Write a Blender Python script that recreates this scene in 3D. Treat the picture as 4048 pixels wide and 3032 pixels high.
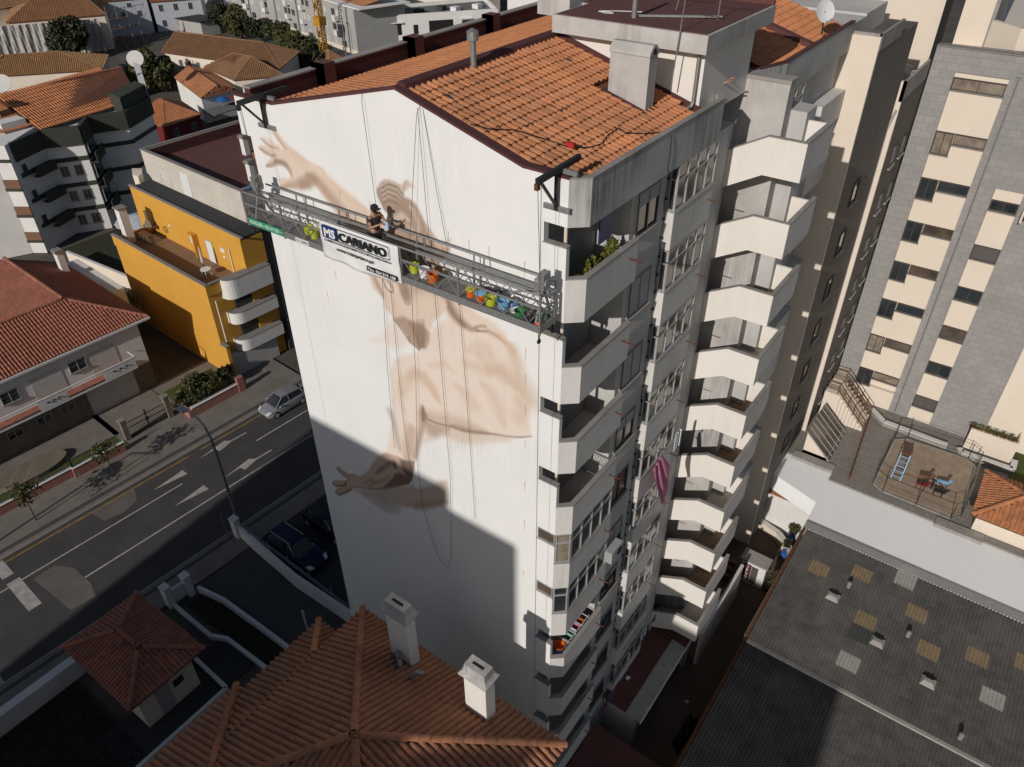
import bpy, bmesh, math, random
import numpy as np
from mathutils import Matrix, Vector
random.seed(7)
R_ = math.radians
for o in list(bpy.data.objects): bpy.data.objects.remove(o)
SC = bpy.context.scene; COL = SC.collection
# ---------------------------------------------------------------- camera, sky, sun, exposure
cam = bpy.data.cameras.new('camera'); camo = bpy.data.objects.new('camera', cam); COL.objects.link(camo)
yaw, pitch, roll = -0.6292, 0.6381, -0.0070
F = Vector((math.sin(yaw)*math.cos(pitch), math.cos(yaw)*math.cos(pitch), -math.sin(pitch)))
RT = Vector((math.cos(yaw), -math.sin(yaw), 0)); UP = RT.cross(F)
r2 = RT*math.cos(roll)+UP*math.sin(roll); u2 = UP*math.cos(roll)-RT*math.sin(roll)
m = Matrix((r2, u2, -F)).transposed().to_4x4(); m.translation = (21.4373, -15.0977, 39.1732)
camo.matrix_world = m
cam.sensor_width = 36; cam.lens = 3021.94/4048*36; cam.clip_end = 2000; cam.clip_start = .2
SC.camera = camo
AZ, EL = R_(-4.0), R_(25.5)     # the light travels towards AZ (from +Y towards +X), sun height EL
w = bpy.data.worlds.new('World'); SC.world = w; w.use_nodes = True
nt = w.node_tree; bg = nt.nodes['Background']; sky = nt.nodes.new('ShaderNodeTexSky')
sky.sky_type = 'NISHITA'; sky.sun_disc = False; sky.sun_elevation = EL; sky.sun_rotation = R_(180)+AZ
nt.links.new(sky.outputs[0], bg.inputs[0]); bg.inputs[1].default_value = .075
sun = bpy.data.lights.new('sun', 'SUN'); suno = bpy.data.objects.new('sun', sun); COL.objects.link(suno)
sun.energy = 4.6; sun.angle = R_(.53); sun.color = (1, .95, .89)
sd = Vector((math.sin(AZ)*math.cos(EL), math.cos(AZ)*math.cos(EL), -math.sin(EL)))
suno.rotation_euler = sd.to_track_quat('-Z', 'Y').to_euler()
suno.location = (30, -60, 80)
SC.view_settings.view_transform = 'Standard'; SC.view_settings.look = 'None'
SC.view_settings.exposure = -0.62; SC.view_settings.gamma = 1
SC.render.engine = 'CYCLES'
SC.render.resolution_x = 1024; SC.render.resolution_y = 767
# ---------------------------------------------------------------- materials
def nodes(name):
    mt = bpy.data.materials.new(name); mt.use_nodes = True
    n = mt.node_tree; b = n.nodes['Principled BSDF']; return mt, n, b
def N(n, t, **k):
    x = n.nodes.new(t)
    for a, v in k.items():
        if a.startswith('i_'): x.inputs[int(a[2:])].default_value = v
        else: setattr(x, a, v)
    return x
def L(n, a, b): n.links.new(a, b)
def ramp(n, fac, stops):
    r = n.nodes.new('ShaderNodeValToRGB'); e = r.color_ramp.elements
    while len(e) < len(stops): e.new(.5)
    for i, (p, c) in enumerate(stops):
        e[i].position = p; e[i].color = (*c, 1) if len(c) == 3 else c
    L(n, fac, r.inputs[0]); return r.outputs[0]
def mul(n, a, b, f=1., mode='MULTIPLY'):
    x = N(n, 'ShaderNodeMix', data_type='RGBA', blend_type=mode); x.inputs[0].default_value = f if isinstance(f, float) else 1
    if not isinstance(f, float): L(n, f, x.inputs[0])
    for s, v in ((6, a), (7, b)):
        if isinstance(v, tuple): x.inputs[s].default_value = (*v, 1)
        else: L(n, v, x.inputs[s])
    return x.outputs[2]
def geo(n, scale=(1, 1, 1)):
    g = N(n, 'ShaderNodeNewGeometry'); mp = N(n, 'ShaderNodeMapping'); mp.inputs['Scale'].default_value = scale
    L(n, g.outputs['Position'], mp.inputs[0]); return mp.outputs[0]
def noise(n, vec, s, d=4, r=.55):
    x = N(n, 'ShaderNodeTexNoise'); x.inputs['Scale'].default_value = s; x.inputs['Detail'].default_value = d; x.inputs['Roughness'].default_value = r
    if vec: L(n, vec, x.inputs['Vector'])
    return x.outputs[0]
def bump(n, b, h, st, dist=.02):
    x = N(n, 'ShaderNodeBump'); x.inputs['Strength'].default_value = st; x.inputs['Distance'].default_value = dist
    L(n, h, x.inputs['Height']); L(n, x.outputs[0], b.inputs['Normal'])
def g3(v): return (v, v, v)
def wall(name, rgb, dirt=.35, dark=.45, rough=.9, blot=.12, streak=1.6, tint=False):
    """painted render: blotches, rain streaks that run down, fine grain"""
    mt, n, b = nodes(name)
    c = mul(n, rgb, ramp(n, noise(n, geo(n), .55, 6, .65), [(.3, g3(1-blot)), (.7, g3(1.))]))
    st = ramp(n, noise(n, geo(n, (streak*1.6, streak*1.6, streak*.09)), 2.2, 8, .7), [(.38, g3(dark)), (.62, g3(1.))])
    pat = ramp(n, noise(n, geo(n), .33, 3), [(.42, g3(0.)), (.68, g3(1.))])
    sc = N(n, 'ShaderNodeMath', operation='MULTIPLY'); L(n, pat, sc.inputs[0]); sc.inputs[1].default_value = dirt
    c = mul(n, c, st, sc.outputs[0])
    c = mul(n, c, ramp(n, noise(n, geo(n), 38, 3), [(.3, g3(.93)), (.7, g3(1.))]))
    if tint:
        at = N(n, 'ShaderNodeAttribute', attribute_name='paint'); c = mul(n, c, at.outputs[0])
    L(n, c, b.inputs['Base Color']); b.inputs['Roughness'].default_value = rough
    bump(n, b, noise(n, geo(n), 28, 4), .25, .01)
    return mt
def plain(name, rgb, rough=.6, metal=0., var=.12, s=6., bmp=0.):
    mt, n, b = nodes(name)
    c = mul(n, rgb, ramp(n, noise(n, geo(n), s, 5, .65), [(.3, g3(1-var*2)), (.7, g3(1.))]))
    L(n, c, b.inputs['Base Color']); b.inputs['Roughness'].default_value = rough; b.inputs['Metallic'].default_value = metal
    if bmp: bump(n, b, noise(n, geo(n), s*4, 4), bmp, .02)
    return mt
def clay(name, rgb, moss=.2, joint=0.):
    mt, n, b = nodes(name)
    oi = N(n, 'ShaderNodeObjectInfo')
    r1 = ramp(n, oi.outputs['Random'], [(0, g3(.78)), (.5, g3(1.)), (1, (1.12, 1.04, .95))])
    c = mul(n, rgb, r1)
    wn = N(n, 'ShaderNodeTexVoronoi'); wn.inputs['Scale'].default_value = 3.1; L(n, geo(n), wn.inputs['Vector'])
    c = mul(n, c, ramp(n, wn.outputs['Color'], [(.1, g3(.84)), (.9, g3(1.1))]))
    c = mul(n, c, ramp(n, noise(n, geo(n), .5, 5, .6), [(.35, g3(.86)), (.65, g3(1.05))]))
    if moss:
        c = mul(n, c, (.09, .07, .05), ramp_f(n, noise(n, geo(n), 1.7, 7, .75), .56, .74, moss), 'MIX')
    L(n, c, b.inputs['Base Color']); b.inputs['Roughness'].default_value = .82
    bump(n, b, noise(n, geo(n), 30, 4), .3, .01)
    return mt
def ramp_f(n, fac, a, b2, s):
    m1 = N(n, 'ShaderNodeMapRange'); L(n, fac, m1.inputs[0]); m1.inputs[1].default_value = a; m1.inputs[2].default_value = b2; m1.inputs[4].default_value = s
    return m1.outputs[0]
def ground(name, rgb, s=2., var=.25, fine=40, bm=.3, patch=None):
    mt, n, b = nodes(name)
    c = mul(n, rgb, ramp(n, noise(n, geo(n), s, 7, .7), [(.3, g3(1-var)), (.7, g3(1+var*.4))]))
    c = mul(n, c, ramp(n, noise(n, geo(n), fine, 3, .6), [(.25, g3(.75)), (.75, g3(1.15))]))
    if patch: c = mul(n, c, patch, ramp_f(n, noise(n, geo(n), .18, 5, .7), .5, .66, .75), 'MIX')
    L(n, c, b.inputs['Base Color']); b.inputs['Roughness'].default_value = .95
    bump(n, b, noise(n, geo(n), fine, 4), bm, .02)
    return mt
def glassy(name, rgb=(.03, .035, .04), rough=.08):
    mt, n, b = nodes(name)
    c = mul(n, rgb, ramp(n, noise(n, geo(n), .9, 2), [(.3, g3(.5)), (.7, g3(1.5))]))
    L(n, c, b.inputs['Base Color']); b.inputs['Roughness'].default_value = rough; b.inputs['Specular IOR Level'].default_value = .9
    return mt
def leafy(name, a, b_):
    mt, n, b = nodes(name)
    c = ramp(n, noise(n, geo(n), 2.6, 4), [(.3, a), (.7, b_)])
    L(n, c, b.inputs['Base Color']); b.inputs['Roughness'].default_value = .7
    b.inputs['Subsurface Weight'].default_value = 0
    return mt
def ribbed(name, rgb, axis, per, dark=.8):
    """far or shaded fine relief (shutter slats, siding)"""
    mt, n, b = nodes(name)
    wv = N(n, 'ShaderNodeTexWave', bands_direction=axis); wv.inputs['Scale'].default_value = 6.2832/per/20*1.0; L(n, geo(n), wv.inputs['Vector'])
    c = mul(n, rgb, ramp(n, wv.outputs[0], [(.0, g3(dark)), (.4, g3(1.))]))
    L(n, c, b.inputs['Base Color']); b.inputs['Roughness'].default_value = .6; bump(n, b, wv.outputs[0], .6, .02)
    return mt
def bricky(name, c1, c2, mortar, w_, h_, swap=False, bm=.5):
    mt, n, b = nodes(name)
    g = N(n, 'ShaderNodeNewGeometry'); sx = N(n, 'ShaderNodeSeparateXYZ'); L(n, g.outputs[0], sx.inputs[0]); cb = N(n, 'ShaderNodeCombineXYZ')
    ad = N(n, 'ShaderNodeMath', operation='ADD'); L(n, sx.outputs[0], ad.inputs[0]); L(n, sx.outputs[1], ad.inputs[1])
    L(n, ad.outputs[0], cb.inputs[0]); L(n, sx.outputs[2] if not swap else sx.outputs[1], cb.inputs[1])
    if swap: L(n, sx.outputs[0], cb.inputs[0])
    br = N(n, 'ShaderNodeTexBrick'); L(n, cb.outputs[0], br.inputs[0]); br.inputs['Scale'].default_value = 1
    br.inputs['Color1'].default_value = (*c1, 1); br.inputs['Color2'].default_value = (*c2, 1); br.inputs['Mortar'].default_value = (*mortar, 1)
    br.inputs['Brick Width'].default_value = w_; br.inputs['Row Height'].default_value = h_; br.inputs['Mortar Size'].default_value = .012
    c = mul(n, br.outputs[0], ramp(n, noise(n, geo(n), 16, 4), [(.3, g3(.8)), (.7, g3(1.08))]))
    c = mul(n, c, ramp(n, noise(n, geo(n), .5, 4), [(.3, g3(.9)), (.7, g3(1.04))]))
    L(n, c, b.inputs['Base Color']); b.inputs['Roughness'].default_value = .8
    bump(n, b, noise(n, geo(n), 25, 4), bm, .01)
    return mt
M = {}
M['mural'] = wall('white_render_painted', (.82, .81, .79), .22, .62, tint=True, blot=.05, streak=1.3)
M['white'] = wall('white_render', (.78, .76, .73), .3, .6, blot=.08)
M['offwhite'] = wall('warm_white_render', (.80, .755, .69), .2, .6, blot=.06)
M['parapet'] = wall('stained_concrete_render', (.55, .54, .52), .95, .28, blot=.25)
M['rail'] = wall('painted_rail_render', (.70, .675, .64), .45, .6, blot=.12)
M['coping'] = wall('weathered_coping', (.40, .37, .34), .6, .5, blot=.35)
M['chimneyc'] = wall('weathered_chimney_render', (.58, .55, .52), .8, .35, blot=.3)
M['facade'] = wall('facade_render', (.56, .545, .52), .5, .6, blot=.15)
M['interior'] = wall('loggia_render', (.62, .56, .50), .2, .7)
M['cream'] = wall('cream_render', (.76, .66, .55), .12, .7, blot=.05)
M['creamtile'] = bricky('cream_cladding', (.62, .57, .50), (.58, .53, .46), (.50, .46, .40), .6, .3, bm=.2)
M['yellow'] = wall('ochre_render', (.66, .335, .045), .25, .75, blot=.10)
M['granite'] = bricky('grey_granite_slabs', (.33, .315, .30), (.29, .28, .27), (.22, .205, .19), .62, .42, bm=.4)
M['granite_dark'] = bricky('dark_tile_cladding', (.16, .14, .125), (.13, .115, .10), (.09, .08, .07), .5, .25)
M['clay'] = clay('terracotta_tile', (.50, .21, .095), .25)
M['claydeck'] = clay('terracotta_underlay', (.16, .065, .035), .4)
M['clay_old'] = clay('old_terracotta', (.33, .175, .085), .6)
M['clay_red'] = clay('red_terracotta', (.36, .135, .085), .35)
M['clay_moss'] = clay('mossy_terracotta', (.36, .20, .085), .6)
M['darkred'] = wall('dark_red_waterproofing', (.105, .032, .030), .5, .6, blot=.25)
M['redroof'] = ground('red_roof_membrane', (.13, .048, .042), 1.4, .2, 60, .2)
M['membrane'] = wall('white_roof_coating', (.93, .93, .92), .08, .8, blot=.03)
M['cement'] = ground('fibre_cement', (.115, .108, .10), 1.3, .45, 22, .4, (.16, .145, .125))
M['cement_tan'] = ground('aged_translucent_sheet', (.27, .20, .12), 3, .3, 22, .3)
M['cement_pale'] = ground('pale_sheet', (.38, .36, .33), 3, .2, 22, .3)
M['cement_dark'] = ground('dark_repair_sheet', (.06, .065, .06), 3, .2, 22, .3)
M['metal'] = plain('galvanised_steel', (.40, .40, .40), .5, .6, .2, 14)
M['metal_dark'] = plain('dark_steel', (.05, .055, .055), .5, .5, .2, 14)
M['alum'] = plain('white_aluminium', (.42, .42, .41), .45, .1, .08)
M['alum_dark'] = plain('bronze_aluminium', (.10, .085, .075), .45, .3, .1)
M['glass'] = glassy('window_glass')
M['glass_b'] = glassy('window_glass_brown', (.10, .075, .055), .12)
M['curtain'] = plain('curtained_window', (.32, .26, .20), .35, 0, .3, 2)
M['shutter'] = ribbed('roller_shutter', (.36, .37, .40), 'Z', .05)
M['shutter_dark'] = ribbed('brown_shutter', (.09, .075, .07), 'Z', .06)
M['siding'] = ribbed('grey_siding', (.30, .29, .28), 'Z', .11, .6)
M['asphalt'] = ground('asphalt', (.062, .058, .055), .35, .35, 45, .3)
M['asphalt_patch'] = ground('asphalt_patch', (.14, .125, .11), .8, .25, 45, .3)
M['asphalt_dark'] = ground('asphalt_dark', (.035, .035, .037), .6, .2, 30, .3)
M['paint_w'] = ground('worn_road_paint', (.42, .40, .37), 2, .4, 50, .1)
M['paint_y'] = ground('worn_yellow_paint', (.32, .17, .045), 2, .5, 50, .1)
M['cobble'] = ground('limestone_setts', (.20, .175, .15), .6, .25, 16, .7)
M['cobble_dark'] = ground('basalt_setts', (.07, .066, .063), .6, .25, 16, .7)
M['kerb'] = ground('kerb_stone', (.25, .23, .21), 3, .2, 20, .3)
M['earth'] = ground('town_ground', (.10, .085, .07), .2, .4, 3, .3)
M['yard'] = ground('worn_yard_concrete', (.13, .092, .068), .5, .3, 30, .2)
M['paving'] = bricky('terrace_slabs', (.27, .245, .22), (.24, .22, .195), (.15, .135, .12), .45, .45, True, .2)
M['terr_tile'] = bricky('brown_terrace_tiles', (.27, .165, .095), (.24, .15, .09), (.15, .10, .065), .33, .33, True, .2)
M['sand'] = ground('raked_sand', (.36, .275, .20), 1.5, .3, 9, .9)
M['grass'] = ground('grass_shade_toned', (.035, .035, .015), 1.2, .4, 30, .8)  # darker copy of the lawn grass, shade put into its colour
M['grass_lit'] = ground('lawn', (.07, .085, .018), 1.2, .35, 30, .8)  # brighter copy of the grass, sunlight put into its colour
M['pink'] = wall('pink_render', (.38, .17, .13), .4, .6)
M['redwall'] = wall('crimson_render', (.16, .012, .012), .2, .7)
M['blue_wall'] = wall('pale_blue_render', (.50, .52, .56), .2, .7)
M['greywall'] = wall('grey_render', (.42, .41, .38), .2, .7)
M['green_dark'] = wall('dark_green_band', (.048, .050, .038), .3, .6)
M['brick'] = bricky('brown_brick', (.24, .12, .065), (.19, .09, .05), (.10, .06, .04), .4, .12)
M['stone'] = bricky('stone_blocks', (.23, .19, .14), (.18, .145, .11), (.10, .085, .065), .45, .3)
M['plastic_w'] = plain('white_plastic', (.75, .75, .74), .4, 0, .05)
M['black'] = plain('black_rubber', (.012, .012, .012), .7)
M['dark'] = plain('dark_void', (.010, .009, .009), .9)
M['skin'] = plain('skin', (.42, .22, .14), .6)
M['tshirt'] = plain('charcoal_cotton', (.045, .036, .036), .95, 0, .3, 12)
M['blueshirt'] = plain('blue_cotton', (.12, .18, .28), .95)
M['cap'] = plain('black_cap', (.014, .014, .016), .9)
M['lime'] = plain('lime_plastic', (.50, .55, .03), .4)
M['orange'] = plain('orange_plastic', (.70, .14, .02), .4)
M['blueb'] = plain('blue_plastic', (.03, .14, .42), .35)
M['skyblue'] = plain('sky_blue_paint', (.20, .42, .62), .5)
M['greenp'] = plain('green_plastic', (.03, .20, .06), .4)
M['green_banner'] = plain('green_vinyl', (.03, .30, .14), .5)
M['vinyl'] = wall('white_vinyl', (.80, .79, .77), .05, .8, rough=.5)
M['navy'] = plain('navy_print', (.012, .035, .16), .5)
M['ink'] = plain('black_print', (.012, .012, .012), .5)
M['wht'] = plain('white_print', (.8, .8, .8), .5)
M['maroon'] = plain('maroon_sign', (.10, .02, .025), .5)
M['pinkcloth'] = plain('pink_cloth', (.66, .22, .36), .9, 0, .2, 5)
M['wood'] = plain('worn_wood', (.20, .10, .05), .7, 0, .3, 9)
M['drip'] = plain('rust_stain', (.55, .36, .22), .9, 0, .1)
M['clay_fg'] = clay('shade_darkened_clay_tile', (.36, .155, .08), .5)  # clay darkened and moss raised to imitate deep shade and vignette on this roof
M['rust'] = plain('rusty_iron', (.22, .075, .03), .8, .2, .4, 12)
M['crane'] = plain('crane_yellow', (.55, .27, .02), .5, 0, .15)
M['leaf'] = leafy('dark_leaves', (.012, .017, .006), (.045, .05, .014))
M['leaf2'] = leafy('olive_leaves', (.03, .035, .010), (.10, .10, .025))
M['leaf_y'] = leafy('yellow_green_leaves', (.06, .07, .012), (.20, .19, .03))
M['bark'] = plain('bark', (.09, .065, .045), .95, 0, .4, 20, .5)
M['pot'] = plain('terracotta_pot', (.42, .16, .07), .8)
M['silver'] = plain('silver_paint', (.42, .43, .45), .28, .55, .03)
M['navycar'] = plain('navy_paint', (.006, .010, .035), .18, .3, .05)
M['blackcar'] = plain('black_paint', (.012, .014, .018), .2, .3, .05)
M['lamp_glass'] = plain('headlamp_glass', (.65, .65, .62), .15)
M['gravel'] = ground('grey_gravel', (.17, .165, .16), 1, .2, 60, .8)
M['tarp'] = plain('plastic_sheeting', (.50, .47, .44), .5, 0, .25, 1.5, .6)
M['blinds'] = plain('pale_blind', (.62, .60, .56), .6)
# ---------------------------------------------------------------- mesh helpers
def wloc(o):
    p = Vector((0, 0, 0))
    while o: p += o.location; o = o.parent
    return p
def pr_(o, label=None, cat=None, group=None, kind=None):
    if label: o['label'] = label
    if cat: o['category'] = cat
    if group: o['group'] = group
    if kind: o['kind'] = kind
    return o
def root(name, loc, label, cat, group=None):
    o = bpy.data.objects.new(name, None); o.empty_display_size = .3; COL.objects.link(o); o.location = loc
    return pr_(o, label, cat, group)
ID = Matrix.Identity(4)
SF = Matrix.Rotation(R_(-3.9), 4, 'Z')        # the street grid is turned a little against the tower's
class MB:
    def __init__(s, xf=ID): s.v = []; s.f = []; s.xf = xf
    def add(s, vs, fs, xf=None):
        b = len(s.v); X = s.xf @ xf if xf is not None else s.xf
        s.v += [tuple(X @ Vector(p)) for p in vs]; s.f += [tuple(b+i for i in f) for f in fs]; return s
    def box(s, x0, x1, y0, y1, z0, z1, xf=None):
        return s.add([(x, y, z) for z in (z0, z1) for y in (y0, y1) for x in (x0, x1)],
                     [(0, 2, 3, 1), (4, 5, 7, 6), (0, 1, 5, 4), (2, 6, 7, 3), (0, 4, 6, 2), (1, 3, 7, 5)], xf)
    def prism(s, poly, z0, z1, xf=None):
        n = len(poly); a = sum(poly[i][0]*poly[(i+1) % n][1]-poly[(i+1) % n][0]*poly[i][1] for i in range(n))
        if a < 0: poly = poly[::-1]
        return s.add([(x, y, z0) for x, y in poly]+[(x, y, z1) for x, y in poly],
                     [tuple(range(n))[::-1], tuple(range(n, 2*n))]+[(i, (i+1) % n, n+(i+1) % n, n+i) for i in range(n)], xf)
    def slab_y(s, poly, y0, y1, xf=None):   # polygon in XZ with thickness in Y
        n = len(poly); a = sum(poly[i][0]*poly[(i+1) % n][1]-poly[(i+1) % n][0]*poly[i][1] for i in range(n))
        if a < 0: poly = poly[::-1]
        return s.add([(x, y0, z) for x, z in poly]+[(x, y1, z) for x, z in poly],
                     [tuple(range(n)), tuple(range(n, 2*n))[::-1]]+[(i, n+i, n+(i+1) % n, (i+1) % n) for i in range(n)], xf)
    def slab_x(s, poly, x0, x1, xf=None):   # polygon in YZ with thickness in X
        n = len(poly); a = sum(poly[i][0]*poly[(i+1) % n][1]-poly[(i+1) % n][0]*poly[i][1] for i in range(n))
        if a < 0: poly = poly[::-1]
        return s.add([(x1, y, z) for y, z in poly]+[(x0, y, z) for y, z in poly],
                     [tuple(range(n)), tuple(range(n, 2*n))[::-1]]+[(i, n+i, n+(i+1) % n, (i+1) % n) for i in range(n)], xf)
    def face(s, *pts): return s.add(pts, [tuple(range(len(pts)))])
    def plate(s, pts, t):   # thick planar plate, thickness downwards
        n = len(pts); q = [Vector(p) for p in pts]; nn = (q[1]-q[0]).cross(q[2]-q[0]).normalized()
        if nn.z < 0: q = q[::-1]; nn = -nn
        return s.add([tuple(p) for p in q]+[tuple(p-nn*t) for p in q], [tuple(range(n)), tuple(range(n, 2*n))[::-1]]+[(i, n+i, n+(i+1) % n, (i+1) % n) for i in range(n)])
    def tube(s, p0, p1, r0, r1=None, n=8, caps=True):
        r1 = r0 if r1 is None else r1; p0, p1 = Vector(p0), Vector(p1); d = (p1-p0).normalized()
        a = d.orthogonal().normalized(); b = d.cross(a)
        vs = [p+(a*math.cos(t)+b*math.sin(t))*r for p, r in ((p0, r0), (p1, r1)) for t in [2*math.pi*i/n for i in range(n)]]
        fs = [(i, (i+1) % n, n+(i+1) % n, n+i) for i in range(n)]
        if caps: fs += [tuple(range(n))[::-1], tuple(range(n, 2*n))]
        return s.add(vs, fs)
    def path(s, pts, r, n=6):
        for a, b in zip(pts[:-1], pts[1:]): s.tube(a, b, r, None, n)
        return s
    def bar(s, p0, p1, w, h=None):
        h = h or w; p0, p1 = Vector(p0), Vector(p1); d = (p1-p0).normalized()
        up = Vector((0, 0, 1)) if abs(d.z) < .95 else Vector((0, 1, 0)); a = d.cross(up).normalized()*w/2; b = a.cross(d).normalized()*h/2
        return s.add([p+x*a+y*b for p in (p0, p1) for x, y in ((-1, -1), (1, -1), (1, 1), (-1, 1))],
                     [(0, 3, 2, 1), (4, 5, 6, 7), (0, 1, 5, 4), (1, 2, 6, 5), (2, 3, 7, 6), (3, 0, 4, 7)])
    def lathe(s, prof, c=(0, 0, 0), n=16, xf=None, sx=1., sy=1.):
        vs = []; fs = []; k = len(prof)
        for r, z in prof:
            for i in range(n): t = 2*math.pi*i/n; vs.append((c[0]+r*math.cos(t)*sx, c[1]+r*math.sin(t)*sy, c[2]+z))
        for j in range(k-1):
            for i in range(n): fs.append((j*n+i, j*n+(i+1) % n, (j+1)*n+(i+1) % n, (j+1)*n+i))
        fs += [tuple(range(n))[::-1], tuple(range((k-1)*n, k*n))]
        return s.add(vs, fs, xf)
    def build(s, name, mat, parent=None, label=None, cat=None, group=None, kind=None, smooth=False):
        o0 = wloc(parent) if parent else Vector((0, 0, 0)); loc = Vector((0, 0, 0))
        if parent is None and kind != 'structure':
            a = np.array(s.v); loc = Vector((float(a[:, 0].mean()), float(a[:, 1].mean()), float(a[:, 2].min()))); o0 = loc
        me = bpy.data.meshes.new(name); me.from_pydata([(p[0]-o0.x, p[1]-o0.y, p[2]-o0.z) for p in s.v], [], s.f); me.update()
        me.materials.append(M[mat] if isinstance(mat, str) else mat)
        if smooth: me.polygons.foreach_set('use_smooth', [True]*len(me.polygons))
        o = bpy.data.objects.new(name, me); COL.objects.link(o); o.location = loc
        if parent: o.parent = parent
        return pr_(o, label, cat, group, kind)
def struct(name, mb, mat): return mb.build(name, mat, None, kind='structure')
def copy_tree(o, parent=None, dz=None, loc=None, rot=None, label=None):
    c = o.copy(); COL.objects.link(c)
    if parent: c.parent = parent
    if loc is not None: c.location = loc
    if rot is not None: c.rotation_euler = rot
    if label: c['label'] = label
    for ch in o.children: copy_tree(ch, c)
    return c
def text(name, body, mat, parent, origin, u, v, size, width=None, bold=0., shear=0., kern=1.):
    """raised lettering cut as a mesh; origin = lower left, u = reading direction, v = up"""
    cu = bpy.data.curves.new(name, 'FONT'); cu.body = body; cu.size = 1; cu.offset = bold; cu.shear = shear; cu.space_character = kern; cu.resolution_u = 3; cu.extrude = .004
    t = bpy.data.objects.new(name, cu); COL.objects.link(t); dg = bpy.context.evaluated_depsgraph_get(); dg.update()
    me = bpy.data.meshes.new_from_object(t.evaluated_get(dg)); COL.objects.unlink(t); bpy.data.objects.remove(t)
    a = np.empty(len(me.vertices)*3); me.vertices.foreach_get('co', a); a = a.reshape(-1, 3)
    a[:, 0] -= a[:, 0].min(); h = .72; sx = (width/a[:, 0].max()) if width else size
    u = Vector(u).normalized(); v = Vector(v).normalized(); nn = u.cross(v); o0 = wloc(parent)
    q = np.outer(a[:, 0]*sx, u)+np.outer(a[:, 1]/h*size, v)+np.outer(a[:, 2], nn)+np.array(Vector(origin)-o0)
    me.vertices.foreach_set('co', q.ravel()); me.update(); me.materials.clear(); me.materials.append(M[mat])
    o = bpy.data.objects.new(name, me); COL.objects.link(o); o.parent = parent; return o
# windows: frame bars, panes and sill set in a plane; O lower-left corner, U along, W outward normal
def window(parent, O, U, w, h, W, cols=2, mat='alum', pane='glass', sill=None, shut=0., fr=.05, rec=.0, transom=0., name='window'):
    O, U, W = Vector(O), Vector(U).normalized(), Vector(W).normalized(); Z = Vector((0, 0, 1))
    X = Matrix((U, -W, Z)).transposed().to_4x4(); X.translation = O-W*rec
    m_ = MB(X); d0, d1 = -.03, .05
    m_.box(0, w, d0, d1, 0, fr); m_.box(0, w, d0, d1, h-fr, h); m_.box(0, fr, d0, d1, fr, h-fr); m_.box(w-fr, w, d0, d1, fr, h-fr)
    for i in range(1, cols): m_.box(w*i/cols-fr/2, w*i/cols+fr/2, d0, d1, fr, h-fr)
    if transom: m_.box(fr, w-fr, d0-.004, d1, h-transom-fr, h-transom)
    f = m_.build(name, mat, parent)
    for i in range(cols):
        g = MB(X); a, b = w*i/cols+fr/2, w*(i+1)/cols-fr/2
        g.box(a, b, .012, .02, fr*.9, (h-transom-fr if transom else h-fr*.9))
        if transom: g.box(a, b, .012, .02, h-transom, h-fr*.9)
        if f.parent and f.parent.parent is None: g.build('pane', pane, f)
        else: g.build('pane', pane, parent)
    if shut:
        s_ = MB(X); s_.box(fr*.5, w-fr*.5, -.02, .0, h-shut, h-.002); s_.build('roller_shutter', 'shutter', f if f.parent.parent is None else parent)
    if sill:
        s_ = MB(X); s_.box(-.06, w+.06, -.1, .1, -.06, -.004); s_.build('sill', sill, f if f.parent.parent is None else parent)
    return f
# barrel tiles laid on a pitched plane
TILES = {}
def tile_mesh(tw, tl, mat):
    k = (round(tw, 3), round(tl, 3), mat)
    if k in TILES: return TILES[k]
    vs = []; fs = []; n = 5; r = tw*.36
    for j, (y, rr, h) in enumerate(((0, 1.12, .035), (tl*1.12, .9, .008))):
        for i in range(n+1):
            t = math.pi*i/n; vs.append((-math.cos(t)*r*rr, y, math.sin(t)*r*rr*.9+h))
    for i in range(n): fs.append((i, i+1, n+2+i, n+1+i))
    b = len(vs); vs += [(-r*1.12, 0, -.01), (r*1.12, 0, -.01)]; fs.append(tuple([b+1]+list(range(n, -1, -1))+[b]))
    # flat pan beside the roll
    b = len(vs); vs += [(r*.9, 0, .03), (tw-r*.9, 0, .03), (tw-r*.9, tl*1.1, .004), (r*.9, tl*1.1, .004), (r*.9, 0, 0), (tw-r*.9, 0, 0)]
    fs += [(b, b+1, b+2, b+3), (b, b+4, b+5, b+1)]
    me = bpy.data.meshes.new('roof_tile'); me.from_pydata(vs, [], fs); me.update(); me.materials.append(M[mat]); TILES[k] = (me, np.array(vs), fs); return TILES[k]
def inside(u, v, poly):
    c = False; n = len(poly)
    for i in range(n):
        x0, y0 = poly[i]; x1, y1 = poly[(i+1) % n]
        if (y0 > v) != (y1 > v) and u < (x1-x0)*(v-y0)/(y1-y0)+x0: c = not c
    return c
def tile_places(P0, U, V, poly, tw, tl, jit=.012):
    out = []; us = [p[0] for p in poly]; vs = [p[1] for p in poly]
    for i in range(int(min(us)/tw)-1, int(max(us)/tw)+1):
        for j in range(int(min(vs)/tl)-1, int(max(vs)/tl)+1):
            u, v = (i+.5)*tw, j*tl
            if inside(u, v+tl*.5, poly): out.append((P0+U*(u+random.uniform(-jit, jit))+V*(v+random.uniform(-jit, jit)), U, V))
    return out
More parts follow.
